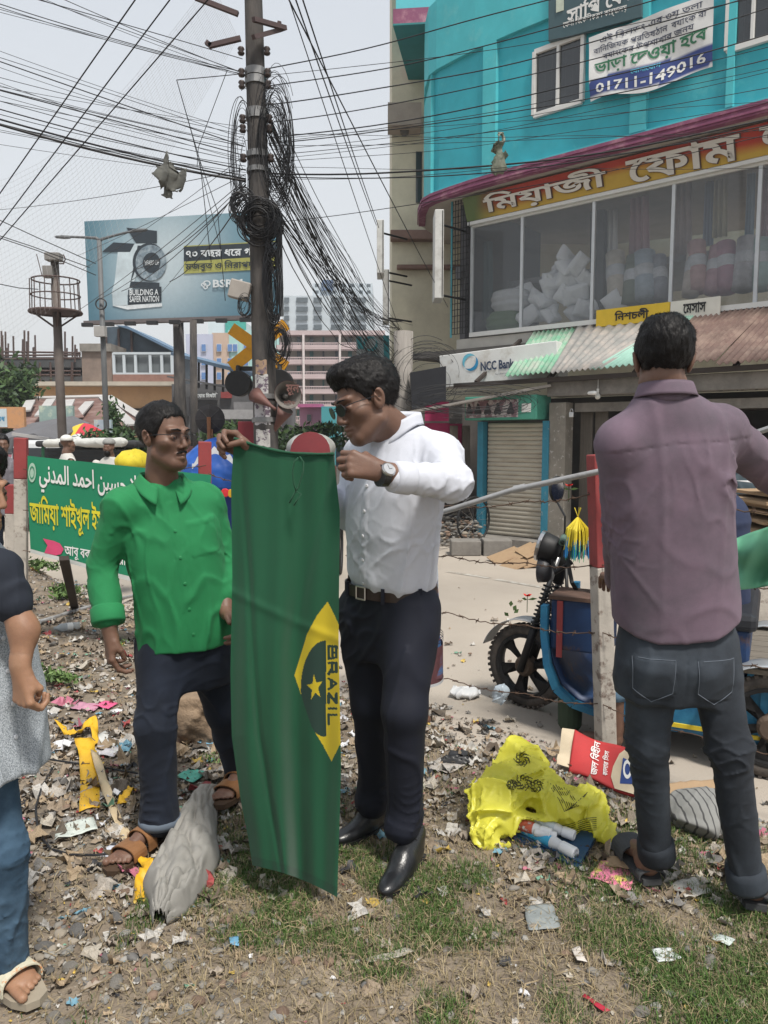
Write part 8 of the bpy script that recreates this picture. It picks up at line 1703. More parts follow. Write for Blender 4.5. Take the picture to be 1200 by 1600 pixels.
f.s_(cap(onz(785,1312,.03),onz(880,1300,.05),.035,.05),.015);f.i(lambda p:-p[:,2]-.0)
f.disp=[wr(9,.045,(1,1,1),None,31),wr(19,.026,(1,1,1),None,33),wr(42,.009,(1,1,1),None,35)]
v,q_=polyg(f,*bounds([y1,y2,y3,y4,y5,y6],.14),.0052);bo=mkobj('bag_film',v,q_,YP,yb,smooth=True);bvh=bvh_of(v,q_)
def on_bag(px,py):
 d=ray(px,py);r=bvh.ray_cast(Vector((0,0,CAMZ)),Vector(d));return(np.array(r[0])-d/np.linalg.norm(d)*.002)if r[0]is not None else None
pr_=MB()
def bprint(pts,w=1.6):
 L_=[]
 for x,y in pts:
  h=on_bag(x,y)
  if h is None:
   if len(L_)>1:pr_.tube(L_,.0011*w,4)
   L_=[]
  else:L_.append(h)
 if len(L_)>1:pr_.tube(L_,.0011*w,4)
rr=random.Random(5)
for(cx,cy,r0)in((816,1186,15),(818,1222,17),(838,1228,13),(800,1226,10)):
 for k in range(7):
  a0=k*.9;bprint([(cx+r0*(.25+.75*t)*math.cos(a0+t*1.4)*.9,cy+r0*(.25+.75*t)*math.sin(a0+t*1.4)*.8)for t in np.linspace(0,1,9)],1.5);bprint([(cx+r0*.5*math.cos(a0)+3*math.cos(t),cy+r0*.5*math.sin(a0)+3*math.sin(t))for t in np.linspace(0,6.3,9)],1.2)
for k in range(9):bprint([(856+k*4.2,1222+k*1.4+(k%3)),(862+k*4.2,1232+k*1.6),(874+k*3.8,1250+k*1.2),(882+k*2.5,1268-k*1.0),(892+k*3.2,1262-k*3)],1.3)
for k in range(7):bprint([(870+t*62,1290+k*3.2-t*12+2*math.sin(t*6))for t in np.linspace(0,1,12)],1.1)
pr_.build('flower_print',mat('brown_black_print',(.06,.06,.02),.6),yb,kind='stuff')
def bottle(lab,p0,p1,z0,z1,r,band=None,capc=(.72,.73,.74),txt=None):
 a,b=onz(*p0,z0),onz(*p1,z1);d=b-a;L_=np.linalg.norm(d);d/=L_;t_=thing('bottle',lab,'bottle',a-A3((0,0,r)),'bottles spilling from the yellow bag');q=MB()
 q.lathe([(0,0),(r*.9,.0),(r,.006),(r,L_*.62),(r*.86,L_*.70),(r*.80,L_*.72),(r*.80,L_*.76)],a,d,24);q.build('bottle_body',mat('white_plastic',(.62,.63,.64),.35,.04,8),t_,smooth=True)
 q=MB();q.lathe([(r*.84,L_*.75),(r*.92,L_*.76),(r*.92,L_*.98),(r*.80,L_),(r*.55,L_),(r*.5,L_*.985),(0,L_*.985)],a,d,24);q.build('bottle_cap',mat('cap_%.2f_%.2f'%(capc[0],capc[2]),capc,.35,.04,8),t_)
 if band:q=MB();q.lathe([(r*1.01,L_*.10),(r*1.015,L_*.11),(r*1.015,L_*.58),(r*1.01,L_*.59)],a,d,24);q.build('label_band',mat('band_%.2f_%.2f'%(band[0],band[2]),band,.4,.25,30,col2=(.55,.6,.65),cs=26,ct=.6,cw=.02),t_,smooth=True)
bottle('white bottle with sky blue label lying in front, cap towards the right',(812,1290),(900,1334),.035,.03,.022,(.05,.36,.60));bottle('white bottle with red and brown emblem at the mouth of the yellow bag',(796,1282),(862,1304),.055,.05,.021,(.45,.10,.06));bottle('white bottle behind the blue labelled one',(826,1278),(898,1306),.06,.045,.020,(.50,.55,.58));bottle('small capped white bottle between the two front bottles',(835,1300),(870,1306),.05,.05,.014)
bottle('slim white tube sticking out right of the yellow bag',(950,1318),(990,1330),.02,.02,.014)
q=MB();c4=[onz(772,1300,.004),onz(905,1360,.004),onz(932,1312,.014),onz(870,1278,.02)];q.prism([A3(p)for p in c4][::-1],(0,0,.008));fo=thing('blue_folder','dark blue plastic folder lying under the spilled bottles','folder',c4[0]);q.build('folder_cover',mat('dark_blue_plastic',(.012,.04,.10),.35,.15,8),fo);q=MB();q.prism([p+A3((.01,.02,.012))for p in c4][::-1],(0,0,.004));q.build('folder_flap',mat('navy_plastic',(.02,.065,.14),.3,.15,8),fo)
# crumpled sheets helper
def sheet_obj(name,lab,cat,corners,m,amp=.012,n=14,seed=1,th=.0015,fr_=22,par=None,dz=0.):
 c=[A3(p)for p in corners];o=np.array([seed*3.1,7,1.])
 def fn(u,v):
  p=(c[0]*(1-u)+c[1]*u)*(1-v)+(c[3]*(1-u)+c[2]*u)*v;h=fbm(((p+o)*fr_)[None],2)[0];return p+A3((.3*h*amp*4,.3*h*amp*3,abs(h)*amp*4+dz))
 q=MB();q.grid(fn,n,n);ob=q.build(name,m,par,smooth=True,label=lab,cat=cat)if par is None else q.build(name,m,par,smooth=True);md=ob.modifiers.new('t','SOLIDIFY');md.thickness=th;return ob
# red cement carton bag
rb=thing('red_paper_sack','flattened red and cream printed paper sack lying on the road edge','paper sack',on(950,1200));k4=[onz(888,1206,-.03),onz(1000,1244,-.03),onz(1000,1180,.06),onz(898,1140,.09)]
RDP=mat('red_printed_paper',(.42,.035,.035),.6,.12,8);CRM=mat('cream_kraft_paper',(.50,.42,.30),.8,.12,8)
def rbp(u,v,o=0.):p=(A3(k4[0])*(1-u)+A3(k4[1])*u)*(1-v)+(A3(k4[3])*(1-u)+A3(k4[2])*u)*v;return p+A3((0,-.4*o,o+.010*math.sin(u*6+v*3)))
q=MB();q.grid(lambda u,v:rbp(u,v),30,14);o=q.build('sack_front',RDP,rb,smooth=True);md=o.modifiers.new('t','SOLIDIFY');md.thickness=.012;md.offset=-1
q=MB();q.add([rbp(.62+.45*(1 if i in(2,3)else 0),v,.004)if False else rbp(u,v,.004)for u,v in((.66,.0),(1.0,.0),(1.0,1.0),(.82,1.0),(.70,.8),(.62,.5),(.60,.25))],[tuple(range(7))]);q.build('cream_panel',CRM,rb)
q=MB();q.add([rbp(.80+.15*a,.45+.3*b,.007)for a,b in((-.5,-1),(.7,-.8),(1.0,.6),(-.3,.9))],[(0,1,2,3)]);q.build('blue_emblem',mat('blue_emblem_ink',(.02,.05,.20),.5),rb);g=MB();g.add([rbp(.82+.06*r*math.cos(t),.48+.2*r*math.sin(t),.010)for r in(.6,1)for t in np.linspace(0,2*PI,16,endpoint=False)],[(i,(i+1)%16,16+(i+1)%16,16+i)for i in range(16)]);g.build('emblem_ring',cW,rb)
def rtext(body,u0,u1,v0,v1):v,f=text_mesh(body,1,.015);lo,hi=v.min(0),v.max(0);g=MB();g.add([rbp(u0+(u1-u0)*(1-(p[1]-lo[1])/(hi[1]-lo[1])),v0+(v1-v0)*(p[0]-lo[0])/(hi[0]-lo[0]),.006)for p in v],[q[::-1]for q in f]);g.build('lettering',cW,rb)
rtext('জল িবহীন',.28,.42,.06,.95);rtext('কালার িসস',.46,.55,.2,.8)
q=MB();q.grid(lambda u,v:A3(k4[3])+A3((-.05*v+.0,.02*v,.02*v*math.sin(u*9)))*1.+(A3(k4[0])-A3(k4[3]))*u*.9,10,3);q.build('torn_lip',CRM,rb,smooth=True)
sheet_obj('brown_carton_flap','brown torn carton flap behind the legs of the man in purple','carton',[onz(1000,1262,.0),onz(1120,1250,.0),onz(1118,1218,.03),onz(1040,1225,.03)],CB,.01,seed=3,th=.004)
# striped cloth bundle
c=on(1092,1290,.05);f=SDF(ell(c,(.10,.13,.07)));f.u(ell(c+A3((.06,.05,-.0)),(.08,.09,.06)),.03);f.disp=[wr(9,.02,(1,1,1),None,41),wr(20,.007,(1,1,1),None,42)];v,q_=polyg(f,c-.22,c+.22,.0065)
STR=mat('grey_striped_cloth',(.22,.22,.21),.9,.12,9);t=STR.node_tree;b=t.nodes['Principled BSDF'];wv=t.nodes.new('ShaderNodeTexWave');wv.inputs['Scale'].default_value=12;wv.inputs['Distortion'].default_value=3;wv.inputs['Detail Scale'].default_value=1.0;tc_=t.nodes.new('ShaderNodeTexCoord');t.links.new(tc_.outputs['Object'],wv.inputs[0]);l=[k for k in t.links if k.to_socket==b.inputs['Base Color']][0];mm=t.nodes.new('ShaderNodeMixRGB');mr_=t.nodes.new('ShaderNodeMapRange');mr_.inputs[1].default_value=.86;mr_.inputs[2].default_value=.93;t.links.new(wv.outputs[1],mr_.inputs[0]);t.links.new(mr_.outputs[0],mm.inputs[0]);t.links.new(l.from_socket,mm.inputs[1]);mm.inputs[2].default_value=(.06,.06,.06,1);t.links.new(mm.outputs[0],b.inputs['Base Color'])
mkobj('striped_cloth',v,q_,STR,None,smooth=True,label='crumpled grey cloth with dark stripes heaped behind the right hand legs',cat='cloth')
# grey crumpled sack near the sandal
SKA=[on(x,y)*A3((1,1,0))for x,y in((352,1236),(322,1262),(306,1300),(294,1345),(280,1390),(262,1432),(250,1448))];SKW=(.012,.050,.075,.098,.100,.062,.02)
def skf(u,v):
 t=u*6;i=min(5,int(t));k=t-i;k=k*k*(3-2*k)if False else k;c=SKA[i]*(1-k)+SKA[i+1]*k;w=SKW[i]*(1-k)+SKW[i+1]*k;d=SKA[6]-SKA[0];d/=np.linalg.norm(d);s_=np.cross(d,(0,0,1));x=2*v-1
 n1=fbm(np.array([[u*3.2,v*1.4,3.]]),3)[0];n2=fbm(np.array([[u*9,v*5,8.]]),3)[0]
 r=abs(math.sin(v*5.5+n1*16+u*4.2));r2=abs(math.sin(v*11-n1*20+u*9+n2*8));r3=abs(math.sin(u*17+v*6+n2*10))
 h=.062*math.sqrt(max(0,1-x*x))*min(1,5*u+.15)*min(1,5*(1-u)+.2)+(.024*r**.6+.012*r2**.7+.008*r3**.6+.02*n2)*(1-abs(x)**6)*min(1,.3+3*u);
 p=c+s_*x*w*(1+.30*fbm(np.array([[u*6,x*2,1.]]),2)[0]*2);p[2]=gz(p[0],p[1])+.004+max(0,h);return p+d*.012*n2
q=MB();q.grid(skf,90,44);o=q.build('grey_sack',mat('dirty_grey_woven_sack',(.27,.26,.24),.8,.16,12,.0008,700,col2=(.19,.185,.17),cs=6,ct=.55,crease=(.0025,18)),None,smooth=True,label='crumpled grey woven sack lying by the front sandal of the man in green',cat='sack');md=o.modifiers.new('t','SOLIDIFY');md.thickness=.002
# yellow ribbons
YT=mat('yellow_tape',(.62,.36,.02),.5,.12,14);BGE=mat('beige_tape',(.48,.38,.24),.7,.12,9)
def ribbon(name,lab,pts,w,m,seed=1,tw=.4):
 P_=[on(x,y,dz)for x,y,dz in pts];fine=[];n=len(P_)
 for i in range(n-1):
  for t in np.linspace(0,1,10,endpoint=False):fine.append(P_[i]*(1-t)+P_[i+1]*t)
 fine.append(P_[-1]);v=[];rr=random.Random(seed);ph=rr.random()*6
 for i,p in enumerate(fine):
  d=fine[min(i+1,len(fine)-1)]-fine[max(i-1,0)];d/=np.linalg.norm(d)+1e-9;s=np.cross(d,(0,0,1));s/=np.linalg.norm(s)+1e-9;a=tw*math.sin(i*.35+ph);e=s*math.cos(a)+Z3*math.sin(a)
  for k in(-1,-.3,.3,1):v.append(p+e*w*k+Z3*(.006*math.sin(i*.9+k*2)+.008))
 q=[(i*4+j,i*4+j+1,i*4+j+5,i*4+j+4)for i in range(len(fine)-1)for j in range(3)];o=mkobj(name,v,q,m,None,smooth=True,label=lab,cat='tape');md=o.modifiers.new('t','SOLIDIFY');md.thickness=.0015
ribbon('yellow_tape','loose yellow tape folded over at the top of the tape tangle',[(90,1138,.03),(108,1152,.01),(128,1155,.03),(146,1140,.05),(150,1165,.02),(140,1182,.01)],.018,YT,1,.7);ribbon('yellow_tape','wide flat yellow strip of printed tape lying straight in the rubbish',[(130,1172,.05),(138,1190,.03),(141,1230,.01),(140,1271,.01)],.036,YT,2,.05);ribbon('beige_tape','long beige tape running down to the front sandal',[(148,1190,.04),(165,1240,.02),(185,1290,.01),(205,1335,.02),(222,1352,.01)],.016,BGE,3,.3);ribbon('yellow_tape','short yellow tape end curled beside the grey sack',[(222,1352,.02),(232,1366,.03),(222,1382,.01),(216,1410,.0)],.020,YT,4,.6);ribbon('yellow_tape','small yellow scrap right of the wide yellow strip',[(190,1262,.01),(200,1245,.02),(208,1238,.01)],.018,YT,5)
q=MB();q.tube([on(x,y,.012+.01*math.sin(i))for i,(x,y)in enumerate(((72,1190),(120,1200),(170,1208),(215,1213)))],.004,6);q.tube([on(x,y,.02)for x,y in((84,1205),(66,1235),(56,1270),(60,1310),(80,1335),(110,1344),(150,1345),(188,1340))],.004,6);mkobj('wire_loop',q.v,q.f,CABLE,None,label='black cable curling through the rubbish left of the green shirted man',cat='cable')
# water bottle, concrete lump, white bags on the road, pink wrapper etc
wb=thing('water_bottle','clear plastic water bottle with white label lying below the grey pipe','bottle',on(103,987));a,b=on(84,988,.03),on(124,984,.03);d=(b-a)/np.linalg.norm(b-a);q=MB();q.lathe([(0,0),(.012,0),(.012,.02),(.03,.05),(.03,.18),(0,.185)],a,d,16);q.build('bottle_body',mat('clear_plastic',(.5,.55,.58),.15,.05,8,alpha=.55),wb,smooth=True);q=MB();q.lathe([(.031,.09),(.031,.13)],a,d,16);q.build('label_band',cW,wb)
c=P(325,1058,3.55);c=A3((c[0],c[1],.09));f=SDF(lambda p:(np.maximum(np.maximum(np.abs((p-c)[:,0])-.15,np.abs((p-c)[:,1])-.13),np.abs((p-c)[:,2])-.12))-.02);f.disp=[lambda p:.10*fbm(p*9,3)+.03*fbm(p*34,2)];v,q_=polyg(f,c-.26,c+.26,.012);mkobj('concrete_lump',v,q_,mat('earthy_concrete_lump',(.23,.165,.11),.95,.3,8,.006,70,col2=(.14,.10,.07),cs=5,ct=.52),None,smooth=True,label='big brown broken lump of masonry between the legs of the man in green',cat='rubble')
WPL=mat('thin_white_plastic',(.62,.63,.64),.35,.06,8,alpha=.85);BPL=mat('thin_bluish_plastic',(.45,.52,.58),.25,.06,8,alpha=.7)
def crumple(name,lab,cat,px,py,z,rx,ry,rz,m,seed,h=.006,grp=None):
 c=GZ(px,py,z)if z is not None else on(px,py,rz*.5)
 f=SDF(ell(c,(rx,ry,rz)));s_=1/max(rx,.02);f.disp=[wr(s_*.9,rx*.45,(1,1,1),None,seed),wr(s_*2.2,rx*.18,(1,1,1),None,seed+1)];v,q_=polyg(f,c-A3((rx,ry,rz))*1.7,c+A3((rx,ry,rz))*1.7,h);return mkobj(name,v,q_,m,None,smooth=True,label=lab,cat=cat,group=grp)
crumple('white_bag','thin white plastic bag crumpled on the road by the front wheel','plastic bag',728,1082,ROADZ+.03,.09,.07,.03,WPL,61);c=P(788,1080,4.05);f=SDF(cap(c,c+A3((-.03,0,-.035)),.02,.035));f.u(ell(c+A3((-.015,0,-.0)),(.045,.03,.04)),.02);f.disp=[wr(22,.02,(1,1,1),None,3)];v,q_=polyg(f,c-.12,c+.12,.005);mkobj('bluish_bag',v,q_,BPL,None,smooth=True,label='bluish thin plastic bag caught on the lowest barbed wire by the wheel',cat='plastic bag')
crumple('black_sheet_scrap','crumpled black plastic sheet on the verge right of the white shirted legs','plastic scrap',740,1150,None,.10,.07,.03,mat('dull_black_plastic',(.025,.025,.027),.4,.2,9),63);crumple('black_sheet_scrap','smaller torn black plastic piece nearer the camera on the verge','plastic scrap',712,1190,None,.07,.05,.02,MATS['dull_black_plastic'],64)
sheet_obj('pink_wrapper','crumpled pink and yellow sweet wrapper by the left sandal of the purple shirted man','wrapper',[onz(918,1372,.005),onz(985,1392,.005),onz(994,1362,.01),onz(938,1345,.012)],mat('pink_foil',(.62,.18,.28),.3,.2,12,col2=(.55,.48,.12),cs=20,ct=.55,cw=.03),.014,seed=9);sheet_obj('brown_cardboard_piece','small flat brown cardboard piece right of the pink wrapper','cardboard',[onz(944,1352,.02),onz(985,1358,.02),onz(992,1338,.025),onz(950,1338,.022)],CB,.006,seed=12)
for i,(x,y,w,h,c_,lab)in enumerate(((845,1440,46,40,(.22,.24,.24),'grey and white torn packet lying in the grass'),(1040,1500,34,18,(.55,.58,.58),'white blister strip on the ground at the lower right'),(1078,1395,50,24,(.42,.40,.36),'pale flat scrap in front of the right sandal'),(118,1300,60,24,(.46,.50,.46),'pale green glassy sheet piece in the rubbish'),(185,1338,40,24,(.50,.52,.58),'white paper scrap left of the front sandal'),(170,1165,30,34,(.52,.52,.50),'pale folded paper right of the yellow tape'),(318,1158,34,22,(.16,.34,.48),'pale blue plastic scrap between the green shirted man’s legs'),(300,1216,36,16,(.10,.40,.30),'mint green plastic scrap low between the legs'),(165,1105,24,10,(.60,.10,.22),'bright pink wrapper scrap in the rubbish'),(135,1108,30,14,(.45,.22,.30),'dull pink wrapper scrap beside a bright pink one'),(165,1178,36,16,(.50,.48,.50),'small pale carton in the rubbish'),(905,1500,30,10,(.5,.46,.42),'thin pale sliver lying in the lower right grass'),(365,1480,16,10,(.12,.28,.42),'small blue scrap in the dirt at the bottom'),(610,1500,14,50,(.33,.31,.26),'dry flat stalk standing in the grass at the bottom centre'),(290,1120,60,26,(.34,.31,.28),'crumpled grey paper behind the front leg of the man in green'),(930,1575,40,8,(.34,.02,.04),'dark red plastic strap at the bottom edge'),(1130,1475,26,14,(.45,.5,.48),'pale green printed scrap at the lower right'),(700,1200,44,22,(.36,.33,.30),'pale leafy paper scrap on the verge right of the trouser leg'),(880,1115,40,10,(.50,.48,.45),'white flat card lying on the road below the van'),(870,1162,30,10,(.55,.56,.6),'folded white paper near the red paper sack'))):
 p=on(x,y);sx=w/F*np.hypot(p[1],1.4)*.5;sy=h/F*p[1]**2/CAMZ*.5*1.2;a=i*.5;R2=np.array([[math.cos(.3*a),-math.sin(.3*a)],[math.sin(.3*a),math.cos(.3*a)]]);cs_=[p+A3((*(R2@np.array((u*sx,w_*sy))),.012))for u,w_ in((-1,-1),(1,-.8),(.9,1),(-.8,.9))]
 sheet_obj('litter_scrap',lab.replace('’',"'"),'litter',cs_,mat('scrap_tone_%d'%i,c_,.6,.25,18),.012,8,seed=i+1)
# cardboard heap on the road by the kerb
ch=0
for i,(x,y,w,a,dz)in enumerate(((800,872,.42,.35,.02),(790,868,.40,.5,.06),(812,864,.44,.28,.10),(822,880,.35,.1,.02),(830,860,.30,.6,.14),(800,884,.28,.2,.0),(845,876,.3,-.2,.05))):
 p=GZ(x,y,ROADZ+.02+dz);q=MB();q.box(p,(w,.30,.012),np.array(Matrix.Rotation(a*.5,3,'Z')@Matrix.Rotation(-.22-.1*(i%3),3,'Y')@Matrix.Rotation(.18,3,'X')));mkobj('cardboard_sheet',q.v,q.f,CB,None,bevel=.002,label=('tilted flat cardboard sheet, %s of the heap on the far roadside'%('lowest','second','middle','front','topmost','nearest white edged','rightmost')[i]),cat='cardboard',group='cardboard heap on the far roadside')
# ---- countable scraps and stones : 300 individuals of each, the rest as stuff ----
def scrap_mesh(seed,m,k=6):
 rr=np.random.RandomState(seed);n=6;v=[];
 for j in range(4):
  for i in range(n):v.append((i/(n-1)-.5+.08*rr.randn(),(j/3-.5)*rr.uniform(.5,.9)+.06*rr.randn(),.16*abs(rr.randn())*(.4+abs(j-1.5))))
 f=[(j*n+i,j*n+i+1,(j+1)*n+i+1,(j+1)*n+i)for j in range(3)for i in range(n-1)];me=bpy.data.meshes.new('litter_piece');me.from_pydata([tuple(map(float,p))for p in v],[],f);me.materials.append(m);me.update();return me
SC=[mat('litter_tone_%d'%i,c,.75,.3,30,col2=tuple(q*.55 for q in c),cs=22,ct=.55,cw=.08)for i,c in enumerate([(.29,.245,.20),(.21,.165,.12),(.37,.335,.295),(.13,.10,.075),(.46,.44,.41),(.28,.22,.16),(.20,.19,.18),(.33,.25,.165),(.11,.09,.07),(.42,.38,.32)])]
SCC=[mat('litter_colour_%d'%i,c,.55,.2,30)for i,c in enumerate([(.42,.14,.20),(.14,.28,.36),(.14,.28,.20),(.48,.34,.08),(.30,.06,.06),(.62,.62,.64),(.03,.03,.035)])]
SM=[scrap_mesh(i,(SC*6+SCC)[i%67])for i in range(67)]
rr=np.random.RandomState(77)
def dens(px,py):
 return 1.0
def zone(x,y):
 e=edge_d(x,y)
 if e<-.10:return .04 if e>-1.2 else .008
 d=.45
 if x<-.25:d=1.0 if y>2.2 else .5
 if-.25<=x<1.0 and y>2.75:d=.95
 if x>.35 and 2.2<y<=3.4:d=max(d,.75)
 if y<2.2 and x>-.5:d=.11
 if-.5<x<.35 and y<2.6:d=.18
 return d
cand=[]
while len(cand)<21000:
 y=.9+rr.rand()**1.1*7.5;x=rr.uniform(-.62*y-.3,.55*y+.2)
 if rr.rand()<zone(x,y)*min(1.0,2.2/y+.25):cand.append((x,y,rr.uniform(.5,1)**2.2,rr.rand(),rr.rand()*6.3))
cand=[(x,y,(.011+.080*s*(k**4.5)+.010*k)*min(1,.45+max(0,y-1.5)*.5),k,a)for x,y,s,k,a in cand]
cand.sort(key=lambda c:-c[2]/c[1]);Gx=np.array([c[0]for c in cand]);Gy=np.array([c[1]for c in cand]);Gzz=gh(Gx,Gy);Gzz=np.maximum(Gzz,ROADZ)
LBL=('flat scrap of paper or plastic lying in the roadside rubbish')
for i in range(300):
 x,y,s,k,a=cand[i];o=bpy.data.objects.new('litter_piece',SM[rr.randint(67)]);COL.objects.link(o);o.location=(x,y,Gzz[i]+.006);o.rotation_euler=(rr.uniform(-.35,.35),rr.uniform(-.35,.35),a);o.scale=(s,s,s*.8)
 setp(o,LBL,'litter','scraps scattered in the roadside rubbish')
V=[];Fc=[];mi=[];nb_=0;allm=SC+SC+SC+SCC;bases=[(np.array([v.co[:]for v in m.vertices]),np.array([p.vertices[:]for p in m.polygons]))for m in SM]
for i in range(300,len(cand)):
 x,y,s,k,a=cand[i];j=rr.randint(67);bv,bf=bases[j];e=Matrix.Rotation(a,3,'Z')@Matrix.Rotation(rr.uniform(-.5,.5),3,'X');V.append(bv*A3((s,s*rr.uniform(.4,1),s*.8))@np.array(e).T+A3((x,y,Gzz[i]+.005)));Fc.append(bf+nb_);nb_+=len(bv);mi+=[j%10 if j<60 else 10+(j-60)]*len(bf)
mm_=SC+SCC;mkobj('scattered_litter',np.concatenate(V),np.concatenate(Fc),mm_,None,mi=[min(q,16)if q<17 else 3 for q in mi],kind='stuff',label='countless small scraps of paper, leaves and plastic covering the verge',cat='litter')
# stones
STN=[mat('stone_tone_%d'%i,c,.92,.25,20,.002,90)for i,c in enumerate([(.20,.185,.165),(.135,.13,.125),(.27,.235,.19),(.19,.13,.095),(.30,.29,.27)])]
def stone_mesh(seed):
 bm=bmesh.new();bmesh.ops.create_icosphere(bm,subdivisions=2,radius=1);r_=np.random.RandomState(seed);o=r_.rand(3)*20;sc_=r_.uniform(.6,1.1,3)*A3((1,.8,.55));cuts=[(lambda n:n/np.linalg.norm(n))(r_.randn(3))for _ in range(7)]
 for v in bm.verts:
  p=np.array(v.co[:])
  for n in cuts:d=p@n-.72;p=p-n*max(0,d)
  p=p*(1+.22*fbm((p*1.6+o)[None],2)[0])*sc_;v.co=Vector(p)
 me=bpy.data.meshes.new('stone');bm.to_mesh(me);bm.free();me.materials.append(STN[seed%5]);return me
STM=[stone_mesh(i)for i in range(12)];st_c=[]
big=[(182,1438,.030),(122,1458,.036),(70,1482,.03),(105,1490,.032),(152,1475,.028),(195,1462,.028),(330,1450,.02),(110,1515,.03),(240,1548,.024),(250,1573,.02),(290,1580,.022),(165,1565,.022),(192,1398,.03),(360,1425,.018),(395,1392,.028),(165,1500,.026),(60,1440,.026),(130,1432,.022),(1110,1460,.018),(1140,1395,.02),(505,1395,.022),(500,1558,.014)]
for x,y,r in big:p=on(x,y);st_c.append((p[0],p[1],r))
while len(st_c)<5200:
 y=.95+rr.rand()**1.3*5.0;x=rr.uniform(-.6*y-.2,.55*y)
 z_=1.0 if x<-.2 and y<2.3 else(.5 if x<-.2 else .30)
 if edge_d(x,y)<-.1:z_=.03
 if rr.rand()<z_:st_c.append((x,y,.004+.024*rr.rand()**4))
st_c[len(big):]=sorted(st_c[len(big):],key=lambda c:-c[2]/c[1])
sb_=[(np.array([v.co[:]for v in m.vertices]),np.array([p.vertices[:]for p in m.polygons]))for m in STM]
V=[];Fc=[];mi=[];nb_=0
for i,(x,y,r)in enumerate(st_c):
 z=max(gz(x,y),ROADZ)if i<300 else None
 if i<300:
  o=bpy.data.objects.new('stone',STM[rr.randint(12)]);COL.objects.link(o);o.location=(x,y,z+r*.2);o.rotation_euler=(rr.uniform(-.4,.4),rr.uniform(-.4,.4),rr.rand()*6.3);o.scale=(r,r,r);setp(o,'broken grey brown stone half sunk in the dirt','stone','stones in the foreground dirt')
 else:V.append((x,y,r))
A_=np.array(V);zz=np.maximum(gh(A_[:,0],A_[:,1]),ROADZ);V=[]
for i in range(len(A_)):
 j=rr.randint(12);bv,bf=sb_[j];a=rr.rand()*6.3;e=np.array(Matrix.Rotation(a,3,'Z'));V.append(bv*A_[i,2]@e.T+A3((A_[i,0],A_[i,1],zz[i]+A_[i,2]*.2)));Fc.append(bf+nb_);nb_+=len(bv);mi+=[j%5]*len(bf)
mkobj('gravel',np.concatenate(V),np.concatenate(Fc),STN,None,mi=mi,kind='stuff',label='fine gravel and broken stone bits scattered over the dirt',cat='gravel')
# rubble heap by the blue shutter post
V=[];Fc=[];nb_=0;mi=[]
for i in range(420):
 p=GZ(rr.uniform(690,760),rr.uniform(846,862),-.16)+A3((0,rr.uniform(0,1.6),0));r=rr.uniform(.02,.06);p[2]=-.16+rr.rand()*.32*min(1,(p[1]-9)/1.5 if p[1]>9 else .2);j=rr.randint(12);bv,bf=sb_[j];V.append(bv*r+p);Fc.append(bf+nb_);nb_+=len(bv);mi+=[j%5]*len(bf)
mkobj('rubble_heap',np.concatenate(V),np.concatenate(Fc),STN,None,mi=mi,kind='stuff',label='heap of broken brick rubble left of the blue shutter post',cat='rubble')
# twigs and dry stems
q=MB()
for i in range(1500):
 y=1.1+rr.rand()**1.2*4.5;x=rr.uniform(-.55*y,.55*y)
 if edge_d(x,y)<0:continue
 z=gz(x,y);a=rr.rand()*6.3;l=rr.uniform(.02,.11);q.tube([A3((x,y,z+.008)),A3((x+l*.5*math.cos(a),y+l*.5*math.sin(a),z+.018)),A3((x+l*math.cos(a+.3),y+l*math.sin(a+.3),z+.008))],rr.uniform(.0006,.0018),3,False)
q.build('dry_twigs',mat('dry_straw',(.26,.20,.12),.9,.3,30),None,label='dry straw and thin twigs strewn over the verge',cat='straw',kind='stuff')
# grass
def grass(n,fn,hmin,hmax,mats,name,lab,lean=.6,w=.0011):
 y=.95+rr.rand(n)**1.0*3.6;x=rr.uniform(-1,1,n)*.62*y;s=fn(x,y)*(edge_d(x,y)>.02);k=rr.rand(n)<s;x,y=x[k],y[k];n=len(x);z=gh(x,y)
 a=rr.rand(n)*6.3;h=rr.uniform(hmin,hmax,n);l=rr.uniform(.2,1.3,n)*lean*h;d=np.stack([np.cos(a),np.sin(a),0*a],1);b=np.stack([x,y,z-.002],1);s_=np.stack([-np.sin(a),np.cos(a),0*a],1)*w*rr.uniform(.6,1.4,n)[:,None]
 m=b+d*l[:,None]*.35+np.stack([0*h,0*h,h*.65],1);t=b+d*l[:,None]+np.stack([0*h,0*h,h*.85],1);V=np.stack([b-s_,b+s_,m+s_*.8,t,m-s_*.8],1).reshape(-1,3);i0=np.arange(n)*5
 Fq=[(i,i+1,i+2,i+4)for i in i0]+[(i+4,i+2,i+3)for i in i0];mi=rr.randint(0,len(mats),n);mkobj(name,V,Fq,mats,None,mi=np.concatenate([mi,mi]),kind='stuff',label=lab,cat='grass')
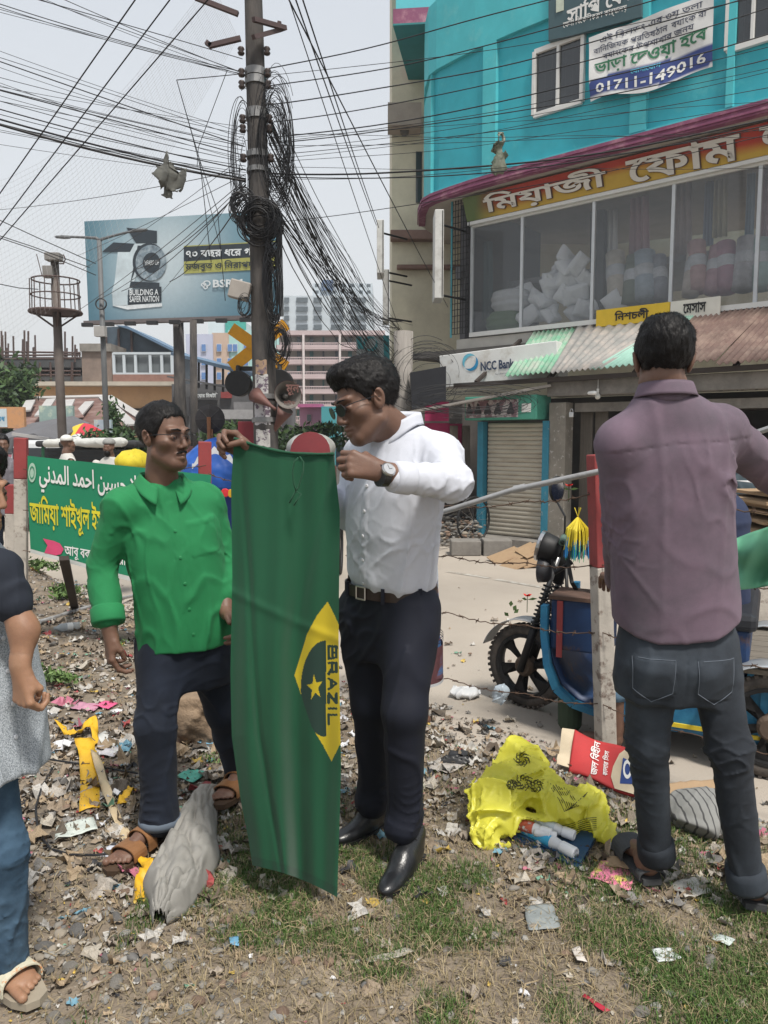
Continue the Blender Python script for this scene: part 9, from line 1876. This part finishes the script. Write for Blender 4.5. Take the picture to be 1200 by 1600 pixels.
def patch(x,y):
 p=np.stack([x*2.2,y*2.2,0*x],1);n1=vnoise(p+3);n2=vnoise(p*3.1+9)
 band=np.exp(-((y-2.05)/.55)**2)*(x>-.75)*(1+.5*(x>.0));core=.8*np.exp(-((x-.6)/.3)**2-((y-1.5)/.16)**2)+np.exp(-((x-.22)/.42)**2-((y-1.95)/.30)**2)+.8*np.exp(-((x+.20)/.25)**2-((y-2.35)/.30)**2)+.5*np.exp(-((x-.55)/.35)**2-((y-1.65)/.25)**2)
 return np.clip((n1*.6+n2*.5-.36)*3.4,0,1)*np.clip(band*.65+core*1.3,0,1)
GG=[mat('grass_green_%d'%i,c,.7,.3,30,spec=.2)for i,c in enumerate([(.065,.125,.028),(.09,.15,.04),(.045,.09,.022),(.11,.145,.05)])];DG=[mat('grass_dry_%d'%i,c,.8,.3,30,spec=.2)for i,c in enumerate([(.27,.21,.12),(.20,.165,.10),(.33,.27,.17)])]
grass(620000,patch,.010,.040,GG,'green_grass','short patchy green grass growing over the dirt in front')
grass(300000,lambda x,y:np.clip(.10+.55*np.exp(-((y-2.25)/.7)**2)*(x>-.6)*vnoise(np.stack([x*3,y*3,0*x],1)),0,1)*(x>-1.2),.008,.035,DG,'dry_grass','dry brown grass and dead roots over the verge',1.6)
for i,(x,y,r,n)in enumerate(((100,1075,.11,420),(112,935,.17,520),(60,895,.16,380),(185,1010,.07,160),(335,1190,.05,120),(315,1140,.06,150),(300,1012,.06,100),(240,905,.1,160))):
 p=on(x,y,r*.45);leafy('weed_plant',('low leafy green weed, %s'%('left of the hanging hand of the man in green','growing below the pink arrow of the banner','at the foot of the banner post','near the hanging hand and grey pipe','beside the mint green scrap','behind the front knee of the man in green','near the masonry lump','under the right half of the banner')[i]),'weed',p,r,r,r*.45,n,r*.17,30+i,mats=WEED)
# ================= hazy air =================
HZ=bpy.data.materials.new('hazy_air');HZ.use_nodes=True;t=HZ.node_tree;t.nodes.remove(t.nodes['Principled BSDF']);pv_=t.nodes.new('ShaderNodeVolumePrincipled');pv_.inputs['Color'].default_value=(.86,.90,.95,1);pv_.inputs['Density'].default_value=.0015;pv_.inputs['Anisotropy'].default_value=.3
t.links.new(pv_.outputs[0],t.nodes['Material Output'].inputs['Volume'])
q=MB();q.box((0,320,14.4),(860,800,31.3));q.build('haze',HZ,None,kind='stuff',label='thin pale haze filling the air of the street',cat='haze')
